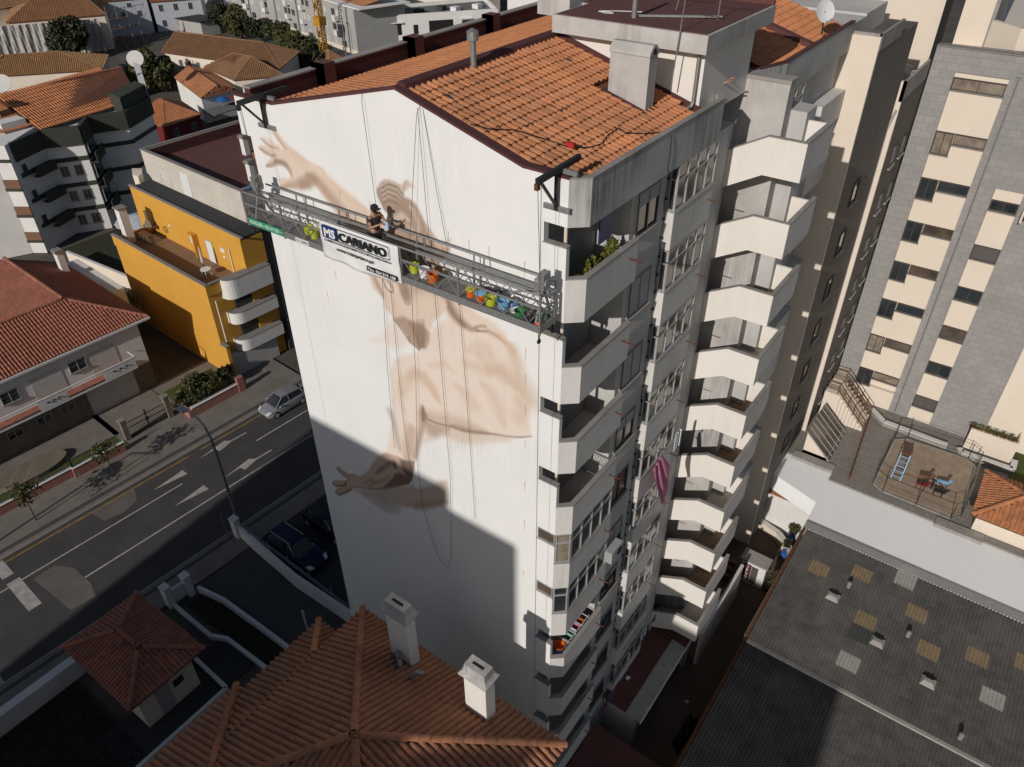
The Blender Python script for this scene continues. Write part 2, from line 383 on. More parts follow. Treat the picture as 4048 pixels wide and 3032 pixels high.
def lay_tiles(part, groups, tw, tl, mat, n_ind, skip=None):
    """groups: list of (P0,U,V,poly); the n_ind nearest the camera become single tiles, the rest one field"""
    pl = []
    for P0, U, V, poly in groups: pl += tile_places(Vector(P0), Vector(U).normalized(), Vector(V).normalized(), poly, tw, tl)
    if skip: pl = [p for p in pl if not skip(p[0])]
    cp = camo.matrix_world.translation; pl.sort(key=lambda p: (p[0]-cp).length)
    me, tv, tf = tile_mesh(tw, tl, mat); o0 = wloc(part)
    for P, U, V in pl[:n_ind]:
        X = Matrix((U, V, U.cross(V))).transposed().to_4x4(); X.translation = P-o0
        o = bpy.data.objects.new('roof_tile', me); COL.objects.link(o); o.parent = part
        o.matrix_local = X @ Matrix.Rotation(random.uniform(-.02, .02), 4, 'Z')
    rest = pl[n_ind:]
    if rest:
        V_ = []; F_ = []; k = len(tv)
        for i, (P, U, V) in enumerate(rest):
            A = np.array([U, V, U.cross(V)]); V_.append(tv @ A+np.array(P-o0))
            F_ += [tuple(i*k+a for a in f) for f in tf]
        me2 = bpy.data.meshes.new('roof_tile_field'); me2.from_pydata(np.concatenate(V_).tolist(), [], F_); me2.update(); me2.materials.append(M[mat])
        o = bpy.data.objects.new('roof_tile_field', me2); COL.objects.link(o); o.parent = part; o['kind'] = 'stuff'
def ridge_caps(part, a, b, mat, step=.38, r=.13, jitter=.01):
    a, b = Vector(a), Vector(b); d = (b-a); n = max(1, int(d.length/step)); d.normalize(); o0 = wloc(part)
    key = ('cap', mat, r, step)
    if key not in TILES:
        m_ = MB(); vs = []; fs = []; k = 7
        for j, (y, rr) in enumerate(((0, 1.12), (step*1.1, .92))):
            for i in range(k+1):
                t = math.pi*i/k; vs.append((-math.cos(t)*r*rr, y, math.sin(t)*r*rr*.8))
        for i in range(k): fs.append((i, i+1, k+2+i, k+1+i))
        fs.append(tuple(range(k, -1, -1)))
        me = bpy.data.meshes.new('ridge_tile'); me.from_pydata(vs, [], fs); me.update(); me.materials.append(M[mat]); TILES[key] = me
    me = TILES[key]; side = d.cross(Vector((0, 0, 1))).normalized(); up = side.cross(d)
    for i in range(n):
        X = Matrix((side, d, up)).transposed().to_4x4(); X.translation = a+d*(i*step)+up*(.03+random.uniform(-jitter, jitter))-o0
        o = bpy.data.objects.new('ridge_tile', me); COL.objects.link(o); o.parent = part; o.matrix_local = X
# ================================================================ the painted apartment tower
T = root('apartment_tower', (6, 4, 0), 'tall white apartment tower with a huge sepia figure painted on its windowless gable wall', 'tower')
ZU, S = 30.91, 2.8
Wd, XB = 12.19, 12.62
def flo(k): return ZU-S*k
g_ = MB()
g_.slab_y([(0, 0), (11.49, 0), (11.49, 32.19), (10.84, 32.17), (6.66, 33.4), (1.38, 32.1), (0, 32.1)], 0, .22)
for k in range(10):
    top = flo(k)
    if k: g_.box(11.49, Wd, .002, .16, flo(k), flo(k-1)-.58)
g_.slab_y([(11.49, ZU), (Wd, ZU), (Wd, 32.16), (11.49, 32.187)], .0, .2)
g_.box(11.49, Wd, .002, .16, 0, flo(9)-.0)
g_.slab_y([(-.45, 30.86), (0, 30.86), (0, 32.1), (-.45, 32.1)], .0, .2)
# painted part is a finer sheet set on the wall: colours of the figure live in its 'paint' attribute
gable = g_.build('gable_wall', 'mural', T)
GX0, GX1, GZ0, GZ1, ST = .3, 11.45, 14.6, 31.9, .05
nx = int((GX1-GX0)/ST)+1; nz = int((GZ1-GZ0)/ST)+1
gx, gz = np.meshgrid(np.linspace(GX0, GX1, nx), np.linspace(GZ0, GZ1, nz)); PX = gx.ravel(); PZ = gz.ravel()
PC = np.ones((len(PX), 3))
# the photograph's drawing, already converted to metres on the wall (x across, z up)
def seg_d(px, pz, a, b):
    dx, dz = b[0]-a[0], b[1]-a[1]; l2 = dx*dx+dz*dz+1e-9
    t = np.clip(((px-a[0])*dx+(pz-a[1])*dz)/l2, 0, 1); return np.hypot(px-a[0]-t*dx, pz-a[1]-t*dz), t
def sm(x): x = np.clip(x, 0, 1); return x*x*(3-2*x)
def lin(c): return np.array([((v/255+.055)/1.055)**2.4 if v > 10 else v/3294 for v in c])
WL = lin((229, 226, 222))
def sel(pts, pad):
    xs = [p[0] for p in pts]; zs = [p[1] for p in pts]
    return np.where((PX > min(xs)-pad) & (PX < max(xs)+pad) & (PZ > min(zs)-pad) & (PZ < max(zs)+pad))[0]
_rn = np.random.RandomState(3)
_ph = _rn.rand(8, 3)*6.28; _fr = _rn.rand(8, 2)*3.2-1.6
def wob(px, pz): return sum(np.sin(px*_fr[i, 0]*2+pz*_fr[i, 1]*2+_ph[i, 0]) for i in range(8))/8
def blob(pts, col, al=1., soft=.12):
    ix = sel(pts, soft*1.5); px, pz = PX[ix], PZ[ix]; d = np.full(len(ix), 1e9); ins = np.zeros(len(ix), bool); n = len(pts)
    for i in range(n):
        a, b = pts[i], pts[(i+1) % n]; dd, _ = seg_d(px, pz, a, b); d = np.minimum(d, dd)
        cr = ((a[1] > pz) != (b[1] > pz)); xx = (b[0]-a[0])*(pz-a[1])/((b[1]-a[1]) or 1e-9)+a[0]; ins ^= cr & (px < xx)
    sd_ = np.where(ins, d, -d); a_ = (al*sm((sd_+soft*.5)/soft))[:, None]
    PC[ix] = PC[ix]*(1-a_)+(lin(col)/WL)*a_
def line(pts, wd, col, al=.8, soft=.5):
    """soft brush line; wd = half widths at both ends or per point"""
    if isinstance(wd, (int, float)): wd = [wd]*len(pts)
    ix = sel(pts, max(wd)*2.2); px, pz = PX[ix], PZ[ix]; best = np.zeros(len(ix))
    for i in range(len(pts)-1):
        dd, t = seg_d(px, pz, pts[i], pts[i+1]); ww = wd[i]*(1-t)+wd[i+1]*t; best = np.maximum(best, sm((ww*(1+soft)-dd)/(ww*soft*2)))
    a_ = (al*best)[:, None]; PC[ix] = PC[ix]*(1-a_)+(lin(col)/WL)*a_
blob([(0.9,30.38),(1.38,30.53),(1.78,30.77),(2.03,30.86),(2.44,30.73),(2.78,30.59),(3.15,30.56),(3.29,30.49),(3.47,30.3),(4.14,29.99),(4.76,29.76),(5.28,29.54),(6.17,29.19),(7.02,29.11),(6.02,28.06),(4.99,28.05),(4.35,28.61),(4.01,29.05),(3.73,29.26),(3.35,29.49),(2.98,29.79),(2.73,29.86),(2.7,30.03),(2.28,30.11),(1.76,29.88),(1.74,30.07),(1.63,30.2),(1.41,30.25),(1.06,30.22)], (218, 196, 178), 1, 0.1)
blob([(1.18,31.42),(1.32,31.42),(1.46,31.25),(1.64,31.07),(1.83,30.96),(2.05,30.85),(1.77,30.75),(1.64,30.78),(1.46,30.94),(1.31,31.12),(1.19,31.23)], (218, 196, 178), 1, 0.06)
blob([(0.54,30.93),(0.7,30.97),(0.98,30.94),(1.36,30.88),(1.64,30.77),(1.37,30.73),(0.97,30.71),(0.69,30.77),(0.55,30.83)], (226, 208, 194), 1, 0.06)
blob([(0.31,30.63),(0.55,30.68),(0.9,30.7),(1.38,30.73),(1.81,30.78),(1.4,30.51),(0.9,30.37),(0.59,30.44),(0.34,30.48)], (218, 196, 178), 1, 0.06)
blob([(0.48,30.01),(0.71,30.22),(0.92,30.39),(1.4,30.53),(1.88,30.63),(1.77,29.98),(1.63,30.08),(1.4,30.21),(1.05,30.2),(0.73,30.01),(0.52,29.95)], (218, 196, 178), 1, 0.06)
blob([(1.01,29.64),(1.22,29.74),(1.52,29.78),(1.76,29.9),(2.28,30.11),(2.71,30.05),(2.73,29.86),(2.39,29.64),(2.02,29.52),(1.61,29.5),(1.29,29.37),(1.06,29.35),(1.03,29.5)], (218, 196, 178), 1, 0.06)
line([(0.32,30.54),(0.57,30.46),(0.89,30.4),(1.13,30.47)], [0.04, 0.07, 0.06, 0.03], (158, 130, 110), 0.75, 0.8)
line([(0.54,30.88),(0.72,30.78),(0.91,30.72),(1.38,30.73)], [0.04, 0.06, 0.05, 0.02], (158, 130, 110), 0.65, 0.8)
line([(1.17,31.27),(1.31,31.12),(1.49,30.95),(1.67,30.79)], [0.04, 0.06, 0.06, 0.05], (158, 130, 110), 0.6, 0.8)
line([(0.53,29.98),(0.79,30.06),(1.13,30.25),(1.45,30.26),(1.66,30.11),(1.73,29.91)], [0.05, 0.07, 0.1, 0.1, 0.1, 0.05], (158, 130, 110), 0.75, 0.8)
line([(1.07,30.26),(1.37,30.3),(1.59,30.27)], 0.08, (128, 102, 86), 0.4, 0.9)
line([(1.09,29.39),(1.57,29.55),(2.07,29.7),(2.44,29.83)], [0.05, 0.12, 0.16, 0.16], (158, 130, 110), 0.6, 0.9)
blob([(1.98,29.8),(2.39,30.09),(2.74,30.19),(3.0,30.11),(2.88,29.85),(2.57,29.68),(2.08,29.54)], (158, 130, 110), 0.65, 0.3)
line([(2.51,30.12),(2.83,30.1),(3.11,29.91),(3.38,29.65),(3.66,29.44),(3.93,29.19),(4.29,28.84),(4.75,28.48)], [0.1, 0.16, 0.2, 0.22, 0.24, 0.24, 0.24, 0.2], (158, 130, 110), 0.65, 0.9)
line([(2.88,29.85),(3.26,29.59),(3.63,29.28),(3.95,29.0),(4.35,28.57)], [0.05, 0.08, 0.1, 0.1, 0.1], (190, 160, 136), 0.6, 0.9)
line([(1.89,30.76),(2.15,30.7),(2.6,30.49)], [0.06, 0.1, 0.06], (205, 178, 155), 0.4, 0.95)
line([(1.93,30.69),(2.15,30.47),(2.54,30.24)], 0.05, (205, 178, 155), 0.3, 0.95)
line([(3.29,30.47),(3.59,30.13),(4.16,29.84),(4.73,29.55),(5.2,29.32)], [0.08, 0.16, 0.2, 0.22, 0.2], (214, 188, 166), 0.5, 0.95)
blob([(5.4,24.14),(5.83,24.52),(6.76,25.03),(7.1,25.49),(7.24,26.02),(7.9,26.73),(8.01,27.06),(8.35,26.84),(8.67,26.7),(9.1,26.71),(9.64,26.91),(10.15,26.95),(10.5,26.77),(10.65,26.46),(10.7,26.08),(10.81,25.71),(11.07,25.04),(11.12,25.03),(11.1,24.15),(11.21,23.63),(10.71,23.3),(9.94,22.98),(8.96,22.64),(8.34,22.4),(7.88,22.35),(7.17,22.17),(6.66,22.16),(6.53,21.68),(6.34,21.04),(6.08,20.34),(5.82,19.5),(5.63,18.65),(5.75,19.2),(5.44,18.34),(4.07,17.23),(3.06,16.7),(3.47,18.31),(4.38,19.4),(4.51,19.6),(4.8,20.78),(5.09,21.72),(5.19,22.95),(5.28,23.72)], (226, 208, 194), 1, 0.22)
blob([(8.01,27.01),(7.98,27.74),(8.3,27.67),(8.72,27.55),(9.24,27.35),(9.75,27.29),(10.25,27.04),(10.25,26.7),(9.63,26.81),(9.1,26.71),(8.62,26.68)], (222, 200, 182), 0.95, 0.25)
line([(7.97,27.64),(8.16,27.21),(8.46,26.88),(8.89,26.73),(9.21,26.78)], [0.16, 0.22, 0.2, 0.12, 0.05], (158, 130, 110), 0.8, 0.8)
line([(8.03,27.37),(8.25,27.0),(8.68,26.75)], [0.1, 0.1, 0.08], (128, 102, 86), 0.55, 0.8)
line([(9.11,26.86),(9.33,26.98),(9.49,27.02)], 0.05, (128, 102, 86), 0.6, 0.8)
line([(9.16,26.74),(9.59,26.89),(9.9,26.86),(10.25,26.7)], [0.03, 0.05, 0.06, 0.03], (128, 102, 86), 0.75, 0.8)
line([(9.64,26.86),(10.05,26.82),(10.3,26.67),(10.5,26.5)], [0.1, 0.12, 0.14, 0.12], (205, 178, 155), 0.7, 0.9)
line([(10.5,26.6),(10.65,26.16),(10.76,25.69),(10.96,25.26),(11.09,25.04)], [0.2, 0.25, 0.3, 0.35, 0.4], (205, 178, 155), 0.65, 0.9)
line([(8.79,25.88),(9.19,26.19),(9.51,26.26),(9.72,26.04)], [0.14, 0.22, 0.2, 0.1], (205, 178, 155), 0.5, 0.95)
line([(9.54,25.5),(9.97,25.57),(10.34,25.41),(10.65,25.23)], [0.14, 0.22, 0.2, 0.1], (205, 178, 155), 0.5, 0.95)
line([(8.6,25.32),(9.05,25.4),(9.48,25.37)], [0.14, 0.22, 0.2, 0.1], (205, 178, 155), 0.5, 0.95)
line([(9.18,25.87),(9.6,25.73),(10.13,25.74)], [0.14, 0.22, 0.2, 0.1], (205, 178, 155), 0.5, 0.95)
line([(6.05,23.7),(6.41,24.03),(6.77,23.95),(7.13,23.75),(7.28,23.41)], [0.15, 0.2, 0.22, 0.2, 0.15], (205, 178, 155), 0.65, 0.95)
line([(7.15,24.62),(7.77,24.99),(8.11,24.8)], [0.12, 0.14, 0.1], (214, 190, 168), 0.6, 0.95)
line([(9.59,25.45),(10.09,25.56),(10.57,25.42),(10.86,25.15)], [0.14, 0.22, 0.26, 0.12], (205, 178, 155), 0.5, 0.95)
line([(9.31,24.83),(9.67,24.63),(9.91,24.07),(10.1,23.52)], [0.14, 0.22, 0.26, 0.12], (205, 178, 155), 0.5, 0.95)
line([(8.23,24.26),(8.65,24.08),(8.91,23.82)], [0.14, 0.22, 0.26, 0.12], (205, 178, 155), 0.5, 0.95)
line([(10.62,24.8),(10.86,24.51),(10.71,24.08)], [0.14, 0.22, 0.26, 0.12], (205, 178, 155), 0.5, 0.95)
line([(5.68,22.87),(6.0,23.52),(6.41,24.02),(6.82,24.09),(7.18,23.59),(7.43,23.2)], [0.2, 0.22, 0.2, 0.2, 0.18, 0.1], (205, 178, 155), 0.55, 0.95)
line([(6.77,22.3),(7.43,22.47),(8.13,22.63),(8.69,22.73),(9.35,22.88)], [0.25, 0.3, 0.32, 0.28, 0.12], (190, 160, 136), 0.6, 0.95)
line([(6.76,22.19),(7.17,22.2),(7.88,22.37),(8.34,22.43),(9.02,22.66),(9.78,22.97),(10.31,23.14),(10.81,23.36),(11.19,23.59)], [0.05, 0.05, 0.05, 0.06, 0.06, 0.05, 0.03, 0.03, 0.02], (128, 102, 86), 0.8, 0.7)
line([(7.89,22.43),(8.35,22.51),(8.8,22.61),(9.57,22.91)], [0.08, 0.12, 0.1, 0.04], (128, 102, 86), 0.5, 0.9)
blob([(6.63,22.09),(7.17,22.16),(7.88,22.34),(8.34,22.39),(9.02,22.64),(9.94,23.01),(10.51,23.19),(10.2,22.89),(9.56,22.54),(9.0,22.17),(8.6,21.94),(8.08,21.79),(7.61,21.8),(7.3,21.64),(7.04,21.39),(6.72,21.17),(6.48,20.93),(6.61,21.3),(6.55,21.63)], (206, 182, 160), 0.7, 0.35)
blob([(6.59,22.04),(7.17,22.17),(7.76,22.25),(7.5,21.86),(7.06,21.52),(6.75,21.49)], (158, 130, 110), 0.55, 0.35)
line([(7.85,21.79),(7.83,21.43)], 0.02, (205, 180, 160), 0.35, 0.9)
line([(7.99,21.87),(7.97,21.28)], 0.02, (205, 180, 160), 0.35, 0.9)
line([(8.14,21.94),(8.13,21.5)], 0.02, (205, 180, 160), 0.35, 0.9)
line([(8.29,22.02),(8.26,21.34)], 0.02, (205, 180, 160), 0.35, 0.9)
line([(8.44,22.09),(8.42,21.56)], 0.02, (205, 180, 160), 0.35, 0.9)
line([(8.58,22.16),(8.57,21.78)], 0.02, (205, 180, 160), 0.35, 0.9)
line([(8.72,22.23),(8.71,21.63)], 0.02, (205, 180, 160), 0.35, 0.9)
line([(8.87,22.3),(8.86,21.84)], 0.02, (205, 180, 160), 0.35, 0.9)
line([(9.01,22.37),(8.99,21.69)], 0.02, (205, 180, 160), 0.35, 0.9)
line([(9.15,22.44),(9.14,21.9)], 0.02, (205, 180, 160), 0.35, 0.9)
line([(9.29,22.51),(9.28,22.11)], 0.02, (205, 180, 160), 0.35, 0.9)
line([(9.42,22.58),(9.42,21.96)], 0.02, (205, 180, 160), 0.35, 0.9)
line([(9.56,22.65),(9.56,22.17)], 0.02, (205, 180, 160), 0.35, 0.9)
line([(9.7,22.72),(9.7,22.37)], 0.02, (205, 180, 160), 0.35, 0.9)
line([(6.59,22.65),(6.58,22.24),(6.46,21.65),(6.18,20.71),(5.94,19.95)], [0.1, 0.2, 0.14, 0.12, 0.12], (158, 130, 110), 0.7, 0.9)
line([(6.59,22.59),(6.6,22.31),(6.55,22.05)], [0.06, 0.13, 0.08], (128, 102, 86), 0.75, 0.8)
line([(5.93,21.33),(5.71,20.47),(5.52,19.73)], [0.22, 0.28, 0.22], (190, 160, 136), 0.75, 0.9)
line([(5.65,23.65),(5.44,22.48),(5.7,22.01)], [0.1, 0.14, 0.1], (205, 178, 155), 0.35, 0.95)
line([(5.26,23.71),(5.22,22.67),(5.16,21.88)], 0.03, (190, 160, 136), 0.5, 0.9)
line([(4.91,21.66),(5.05,21.21),(5.11,20.6),(5.17,19.95)], [0.18, 0.14, 0.12, 0.1], (150, 145, 145), 0.55, 0.95)
blob([(4.38,19.4),(3.91,18.96),(3.47,18.31),(3.15,17.76),(2.72,17.29),(2.44,17.04),(2.16,17.07),(1.79,16.82),(1.61,16.32),(1.64,16.01),(1.89,16.01),(2.58,16.49),(3.1,16.7),(3.99,17.18),(4.71,17.75),(5.44,18.34),(5.67,18.8),(5.81,19.48),(5.12,19.54)], (196, 168, 152), 1, 0.12)
blob([(3.87,17.14),(4.03,17.44),(4.49,18.04),(4.72,18.43),(5.01,18.68),(5.22,18.67),(5.49,18.52),(5.44,18.34),(4.71,17.75)], (100, 76, 64), 0.85, 0.15)
blob([(5.1,19.43),(5.84,19.71),(5.8,19.41),(5.67,18.8),(5.44,18.38),(5.27,18.73),(5.16,18.99)], (100, 76, 64), 0.85, 0.2)
line([(3.59,17.81),(3.92,18.25),(4.27,18.62),(4.54,18.95),(4.8,19.02),(4.81,18.84)], [0.05, 0.1, 0.09, 0.09, 0.1, 0.07], (128, 102, 86), 0.75, 0.8)
line([(4.77,19.07),(4.78,18.86)], 0.09, (100, 76, 64), 0.7, 0.8)
line([(3.08,16.83),(3.33,17.16),(3.72,17.46),(4.16,17.82),(4.35,18.11)], [0.05, 0.08, 0.08, 0.08, 0.05], (158, 130, 110), 0.7, 0.8)
line([(2.76,16.8),(3.1,17.19),(3.41,17.44)], 0.06, (158, 130, 110), 0.6, 0.8)
line([(2.01,16.22),(2.58,16.47),(3.23,16.77),(4.07,17.23),(4.71,17.75),(5.44,18.34),(5.64,18.75),(5.82,19.42),(5.87,19.73)], [0.02, 0.03, 0.04, 0.05, 0.05, 0.05, 0.05, 0.04, 0.03], (100, 76, 64), 0.75, 0.7)
blob([(1.15,16.95),(1.33,17.01),(1.52,16.91),(1.81,16.93),(1.87,16.78),(1.66,16.57),(1.42,16.62),(1.19,16.74)], (190, 160, 136), 1, 0.06)
line([(1.16,16.8),(1.38,16.62),(1.64,16.56)], 0.04, (100, 76, 64), 0.75, 0.7)
blob([(0.62,15.69),(0.77,15.89),(1.34,16.22),(1.64,16.36),(1.6,16.01),(1.26,15.79),(0.83,15.55),(0.63,15.55)], (190, 160, 136), 1, 0.06)
line([(0.65,15.62),(0.83,15.58),(1.51,15.98),(1.6,16.28)], 0.05, (100, 76, 64), 0.8, 0.7)
blob([(0.72,15.26),(0.96,15.55),(1.45,15.91),(1.87,16.17),(1.92,15.99),(1.46,15.54),(0.9,15.05),(0.73,15.08)], (190, 160, 136), 1, 0.06)
line([(0.74,15.12),(0.95,15.11),(1.47,15.56),(1.84,15.96)], 0.05, (100, 76, 64), 0.8, 0.7)
line([(1.76,16.64),(2.01,16.9),(2.33,17.08),(2.48,17.04)], 0.03, (128, 102, 86), 0.6, 0.8)
blob([(1.87,15.94),(2.58,16.44),(3.22,16.72),(4.7,17.71),(5.46,18.27),(5.9,18.34),(6.61,18.86),(7.13,19.43),(7.47,19.59),(7.5,19.12),(7.38,18.32),(6.68,17.76),(5.92,17.19),(5.15,16.81),(4.75,16.65),(3.86,16.28),(3.22,16.23),(2.62,16.0),(2.31,16.07)], (178, 150, 124), 0.75, 0.3)
blob([(2.62,15.98),(3.14,16.22),(3.98,16.55),(4.48,16.57),(4.81,16.53),(4.66,16.2),(4.28,15.92),(3.59,15.75),(3.09,15.86)], (176, 158, 148), 0.6, 0.3)
line([(5.71,17.22),(6.33,17.7),(7.36,18.49)], [0.2, 0.2, 0.12], (160, 126, 92), 0.5, 0.95)
blob([(4.41,24.63),(5.0,25.02),(5.34,25.59),(5.75,25.85),(6.01,25.51),(6.29,25.26),(5.8,24.76),(5.34,24.67),(5.03,24.78),(4.59,24.53)], (226, 208, 192), 0.75, 0.35)
blob([(4.83,27.62),(4.86,27.08),(5.18,26.71),(5.3,26.44),(5.3,26.23),(5.7,25.94),(6.03,25.63),(6.3,25.29),(6.66,25.09),(7.03,25.3),(7.19,25.63),(7.21,26.01),(7.43,26.45),(7.92,26.98),(8.02,27.22),(7.99,27.88),(8.26,28.66)], (218, 196, 178), 1, 0.12)
blob([(5.63,25.92),(6.1,26.19),(6.51,26.12),(6.93,26.17),(7.21,25.96),(7.17,25.6),(7.0,25.28),(6.69,25.1),(6.36,25.31),(6.04,25.63)], (158, 130, 110), 0.8, 0.2)
line([(6.32,26.06),(6.53,25.7),(6.68,25.19)], [0.03, 0.05, 0.03], (128, 102, 86), 0.5, 0.8)
line([(6.44,26.11),(6.6,25.73),(6.72,25.21)], [0.03, 0.05, 0.03], (128, 102, 86), 0.5, 0.8)
line([(6.55,26.17),(6.68,25.76),(6.76,25.22)], [0.03, 0.05, 0.03], (128, 102, 86), 0.5, 0.8)
line([(6.67,26.23),(6.75,25.79),(6.8,25.23)], [0.03, 0.05, 0.03], (128, 102, 86), 0.5, 0.8)
line([(6.78,26.28),(6.83,25.81),(6.84,25.25)], [0.03, 0.05, 0.03], (128, 102, 86), 0.5, 0.8)
line([(6.89,26.34),(6.9,25.84),(6.87,25.26)], [0.03, 0.05, 0.03], (128, 102, 86), 0.5, 0.8)
line([(7.0,26.39),(6.97,25.87),(6.91,25.28)], [0.03, 0.05, 0.03], (128, 102, 86), 0.5, 0.8)
line([(5.69,25.88),(5.97,25.63),(6.29,25.26),(6.69,25.1)], [0.04, 0.05, 0.05, 0.05], (128, 102, 86), 0.7, 0.8)
line([(6.25,25.41),(6.31,25.27)], 0.05, (128, 102, 86), 0.7, 0.8)
line([(6.19,27.45),(6.39,27.11),(6.66,27.45),(7.2,27.72),(7.76,27.71),(7.96,27.49)], [0.2, 0.25, 0.25, 0.25, 0.2, 0.12], (158, 130, 110), 0.55, 0.95)
blob([(5.35,27.26),(5.59,27.38),(5.82,27.36),(5.95,27.22),(5.9,27.0),(5.71,26.94),(5.47,27.02)], (226, 208, 194), 0.9, 0.08)
line([(5.36,27.28),(5.45,27.06),(5.61,26.93),(5.77,26.96)], 0.035, (128, 102, 86), 0.8, 0.7)
line([(5.57,27.3),(5.74,27.2),(5.78,27.07)], 0.06, (128, 102, 86), 0.6, 0.8)
line([(5.01,27.22),(5.12,26.95),(5.25,26.74)], [0.08, 0.12, 0.08], (158, 130, 110), 0.7, 0.8)
line([(6.07,27.46),(6.14,27.03),(6.28,26.67)], [0.04, 0.06, 0.02], (128, 102, 86), 0.5, 0.8)
line([(6.16,27.49),(6.21,27.06),(6.32,26.68)], [0.04, 0.06, 0.02], (128, 102, 86), 0.5, 0.8)
line([(6.25,27.52),(6.29,27.08),(6.37,26.7)], [0.04, 0.06, 0.02], (128, 102, 86), 0.5, 0.8)
line([(6.33,27.54),(6.36,27.1),(6.42,26.72)], [0.04, 0.06, 0.02], (128, 102, 86), 0.5, 0.8)
line([(6.42,27.57),(6.44,27.13),(6.47,26.74)], [0.04, 0.06, 0.02], (128, 102, 86), 0.5, 0.8)
line([(4.81,27.31),(4.95,26.85),(5.29,26.59)], [0.1, 0.1, 0.06], (190, 160, 136), 0.5, 0.95)
blob([(5.61,30.39),(5.72,30.59),(5.92,30.74),(6.14,30.78),(6.36,30.76),(6.56,30.73),(6.6,30.56),(6.69,30.41),(6.92,30.37),(7.09,30.28),(7.23,30.09),(7.34,29.86),(7.5,29.69),(7.74,29.46),(7.89,29.3),(8.09,29.23),(8.29,29.24),(8.15,28.98),(7.86,28.63),(7.97,28.32),(6.82,27.73),(5.65,27.6),(5.67,28.79),(5.93,29.2),(6.05,29.66),(5.79,29.81),(5.66,30.06),(5.6,30.22)], (170, 146, 128), 1, 0.14)
blob([(6.57,30.58),(6.62,30.78),(6.78,30.92),(6.9,30.94),(6.99,30.87),(7.12,30.81),(6.88,30.72),(6.71,30.55)], (204, 184, 166), 0.9, 0.12)
line([(5.61,30.39),(5.6,30.22),(5.66,30.06),(5.79,29.81),(5.99,29.64)], [0.04, 0.05, 0.05, 0.05, 0.04], (128, 102, 86), 0.7, 0.8)
line([(5.77,30.51),(6.08,30.71),(6.4,30.7),(6.64,30.51)], [0.03, 0.05, 0.05, 0.03], (200, 182, 166), 0.75, 0.8)
line([(5.77,30.44),(6.07,30.63),(6.39,30.62),(6.63,30.44)], [0.03, 0.05, 0.05, 0.03], (120, 100, 86), 0.75, 0.8)
line([(5.78,30.37),(6.06,30.55),(6.38,30.54),(6.63,30.36)], [0.03, 0.05, 0.05, 0.03], (200, 182, 166), 0.75, 0.8)
line([(5.78,30.3),(6.05,30.48),(6.37,30.46),(6.62,30.29)], [0.03, 0.05, 0.05, 0.03], (120, 100, 86), 0.75, 0.8)
line([(5.79,30.23),(6.04,30.4),(6.36,30.38),(6.61,30.22)], [0.03, 0.05, 0.05, 0.03], (200, 182, 166), 0.75, 0.8)
line([(5.8,30.16),(6.03,30.32),(6.35,30.3),(6.6,30.14)], [0.03, 0.05, 0.05, 0.03], (120, 100, 86), 0.75, 0.8)
line([(5.8,30.09),(6.02,30.24),(6.34,30.22),(6.59,30.07)], [0.03, 0.05, 0.05, 0.03], (200, 182, 166), 0.75, 0.8)
line([(5.81,30.01),(6.0,30.16),(6.33,30.13),(6.58,29.99)], [0.03, 0.05, 0.05, 0.03], (120, 100, 86), 0.75, 0.8)
line([(5.91,30.06),(6.29,30.23),(6.71,30.17),(6.86,29.87)], [0.05, 0.1, 0.1, 0.04], (158, 130, 110), 0.6, 0.85)
line([(6.13,29.85),(6.48,30.07),(6.79,29.93),(6.88,29.57)], [0.05, 0.1, 0.1, 0.04], (158, 130, 110), 0.6, 0.85)
line([(6.08,29.53),(6.5,29.77),(6.81,29.68)], [0.05, 0.1, 0.04], (216, 200, 184), 0.6, 0.85)
line([(6.86,30.12),(7.11,29.93),(7.18,29.61),(7.07,29.34)], [0.05, 0.1, 0.1, 0.04], (218, 204, 190), 0.6, 0.85)
line([(6.96,30.06),(7.21,29.87),(7.23,29.58),(7.15,29.29)], [0.05, 0.1, 0.1, 0.04], (158, 130, 110), 0.6, 0.85)
line([(6.46,29.46),(6.78,29.41),(6.98,29.25)], [0.05, 0.1, 0.04], (214, 196, 180), 0.6, 0.85)
line([(7.32,29.69),(7.53,29.4),(7.77,29.21),(8.03,29.1)], [0.05, 0.1, 0.1, 0.04], (158, 130, 110), 0.6, 0.85)
line([(6.07,29.4),(6.4,29.44),(6.72,29.31),(6.93,29.28)], [0.05, 0.1, 0.1, 0.04], (128, 102, 86), 0.6, 0.85)
line([(7.42,29.67),(7.68,29.35),(7.92,29.12)], [0.05, 0.1, 0.04], (216, 198, 180), 0.6, 0.85)
line([(6.52,29.03),(6.72,28.86),(6.9,28.46)], [0.05, 0.1, 0.04], (214, 196, 180), 0.6, 0.85)
line([(6.24,29.04),(6.44,28.83),(6.55,28.35)], [0.05, 0.1, 0.04], (158, 130, 110), 0.6, 0.85)
line([(7.77,29.16),(8.12,29.28),(8.33,29.53)], [0.05, 0.1, 0.04], (205, 178, 155), 0.6, 0.85)
line([(7.7,29.01),(8.02,28.99),(8.26,29.17)], [0.05, 0.1, 0.04], (205, 178, 155), 0.6, 0.85)
line([(6.97,29.16),(7.35,28.86),(7.72,28.59)], [0.05, 0.1, 0.04], (158, 130, 110), 0.6, 0.85)
line([(6.79,30.89),(6.7,30.73),(6.63,30.53)], 0.04, (158, 130, 110), 0.5, 0.9)

me = bpy.data.meshes.new('painted_figure')
idx = np.arange(nx*nz).reshape(nz, nx); q = np.stack([idx[:-1, :-1], idx[:-1, 1:], idx[1:, 1:], idx[1:, :-1]], -1).reshape(-1, 4)
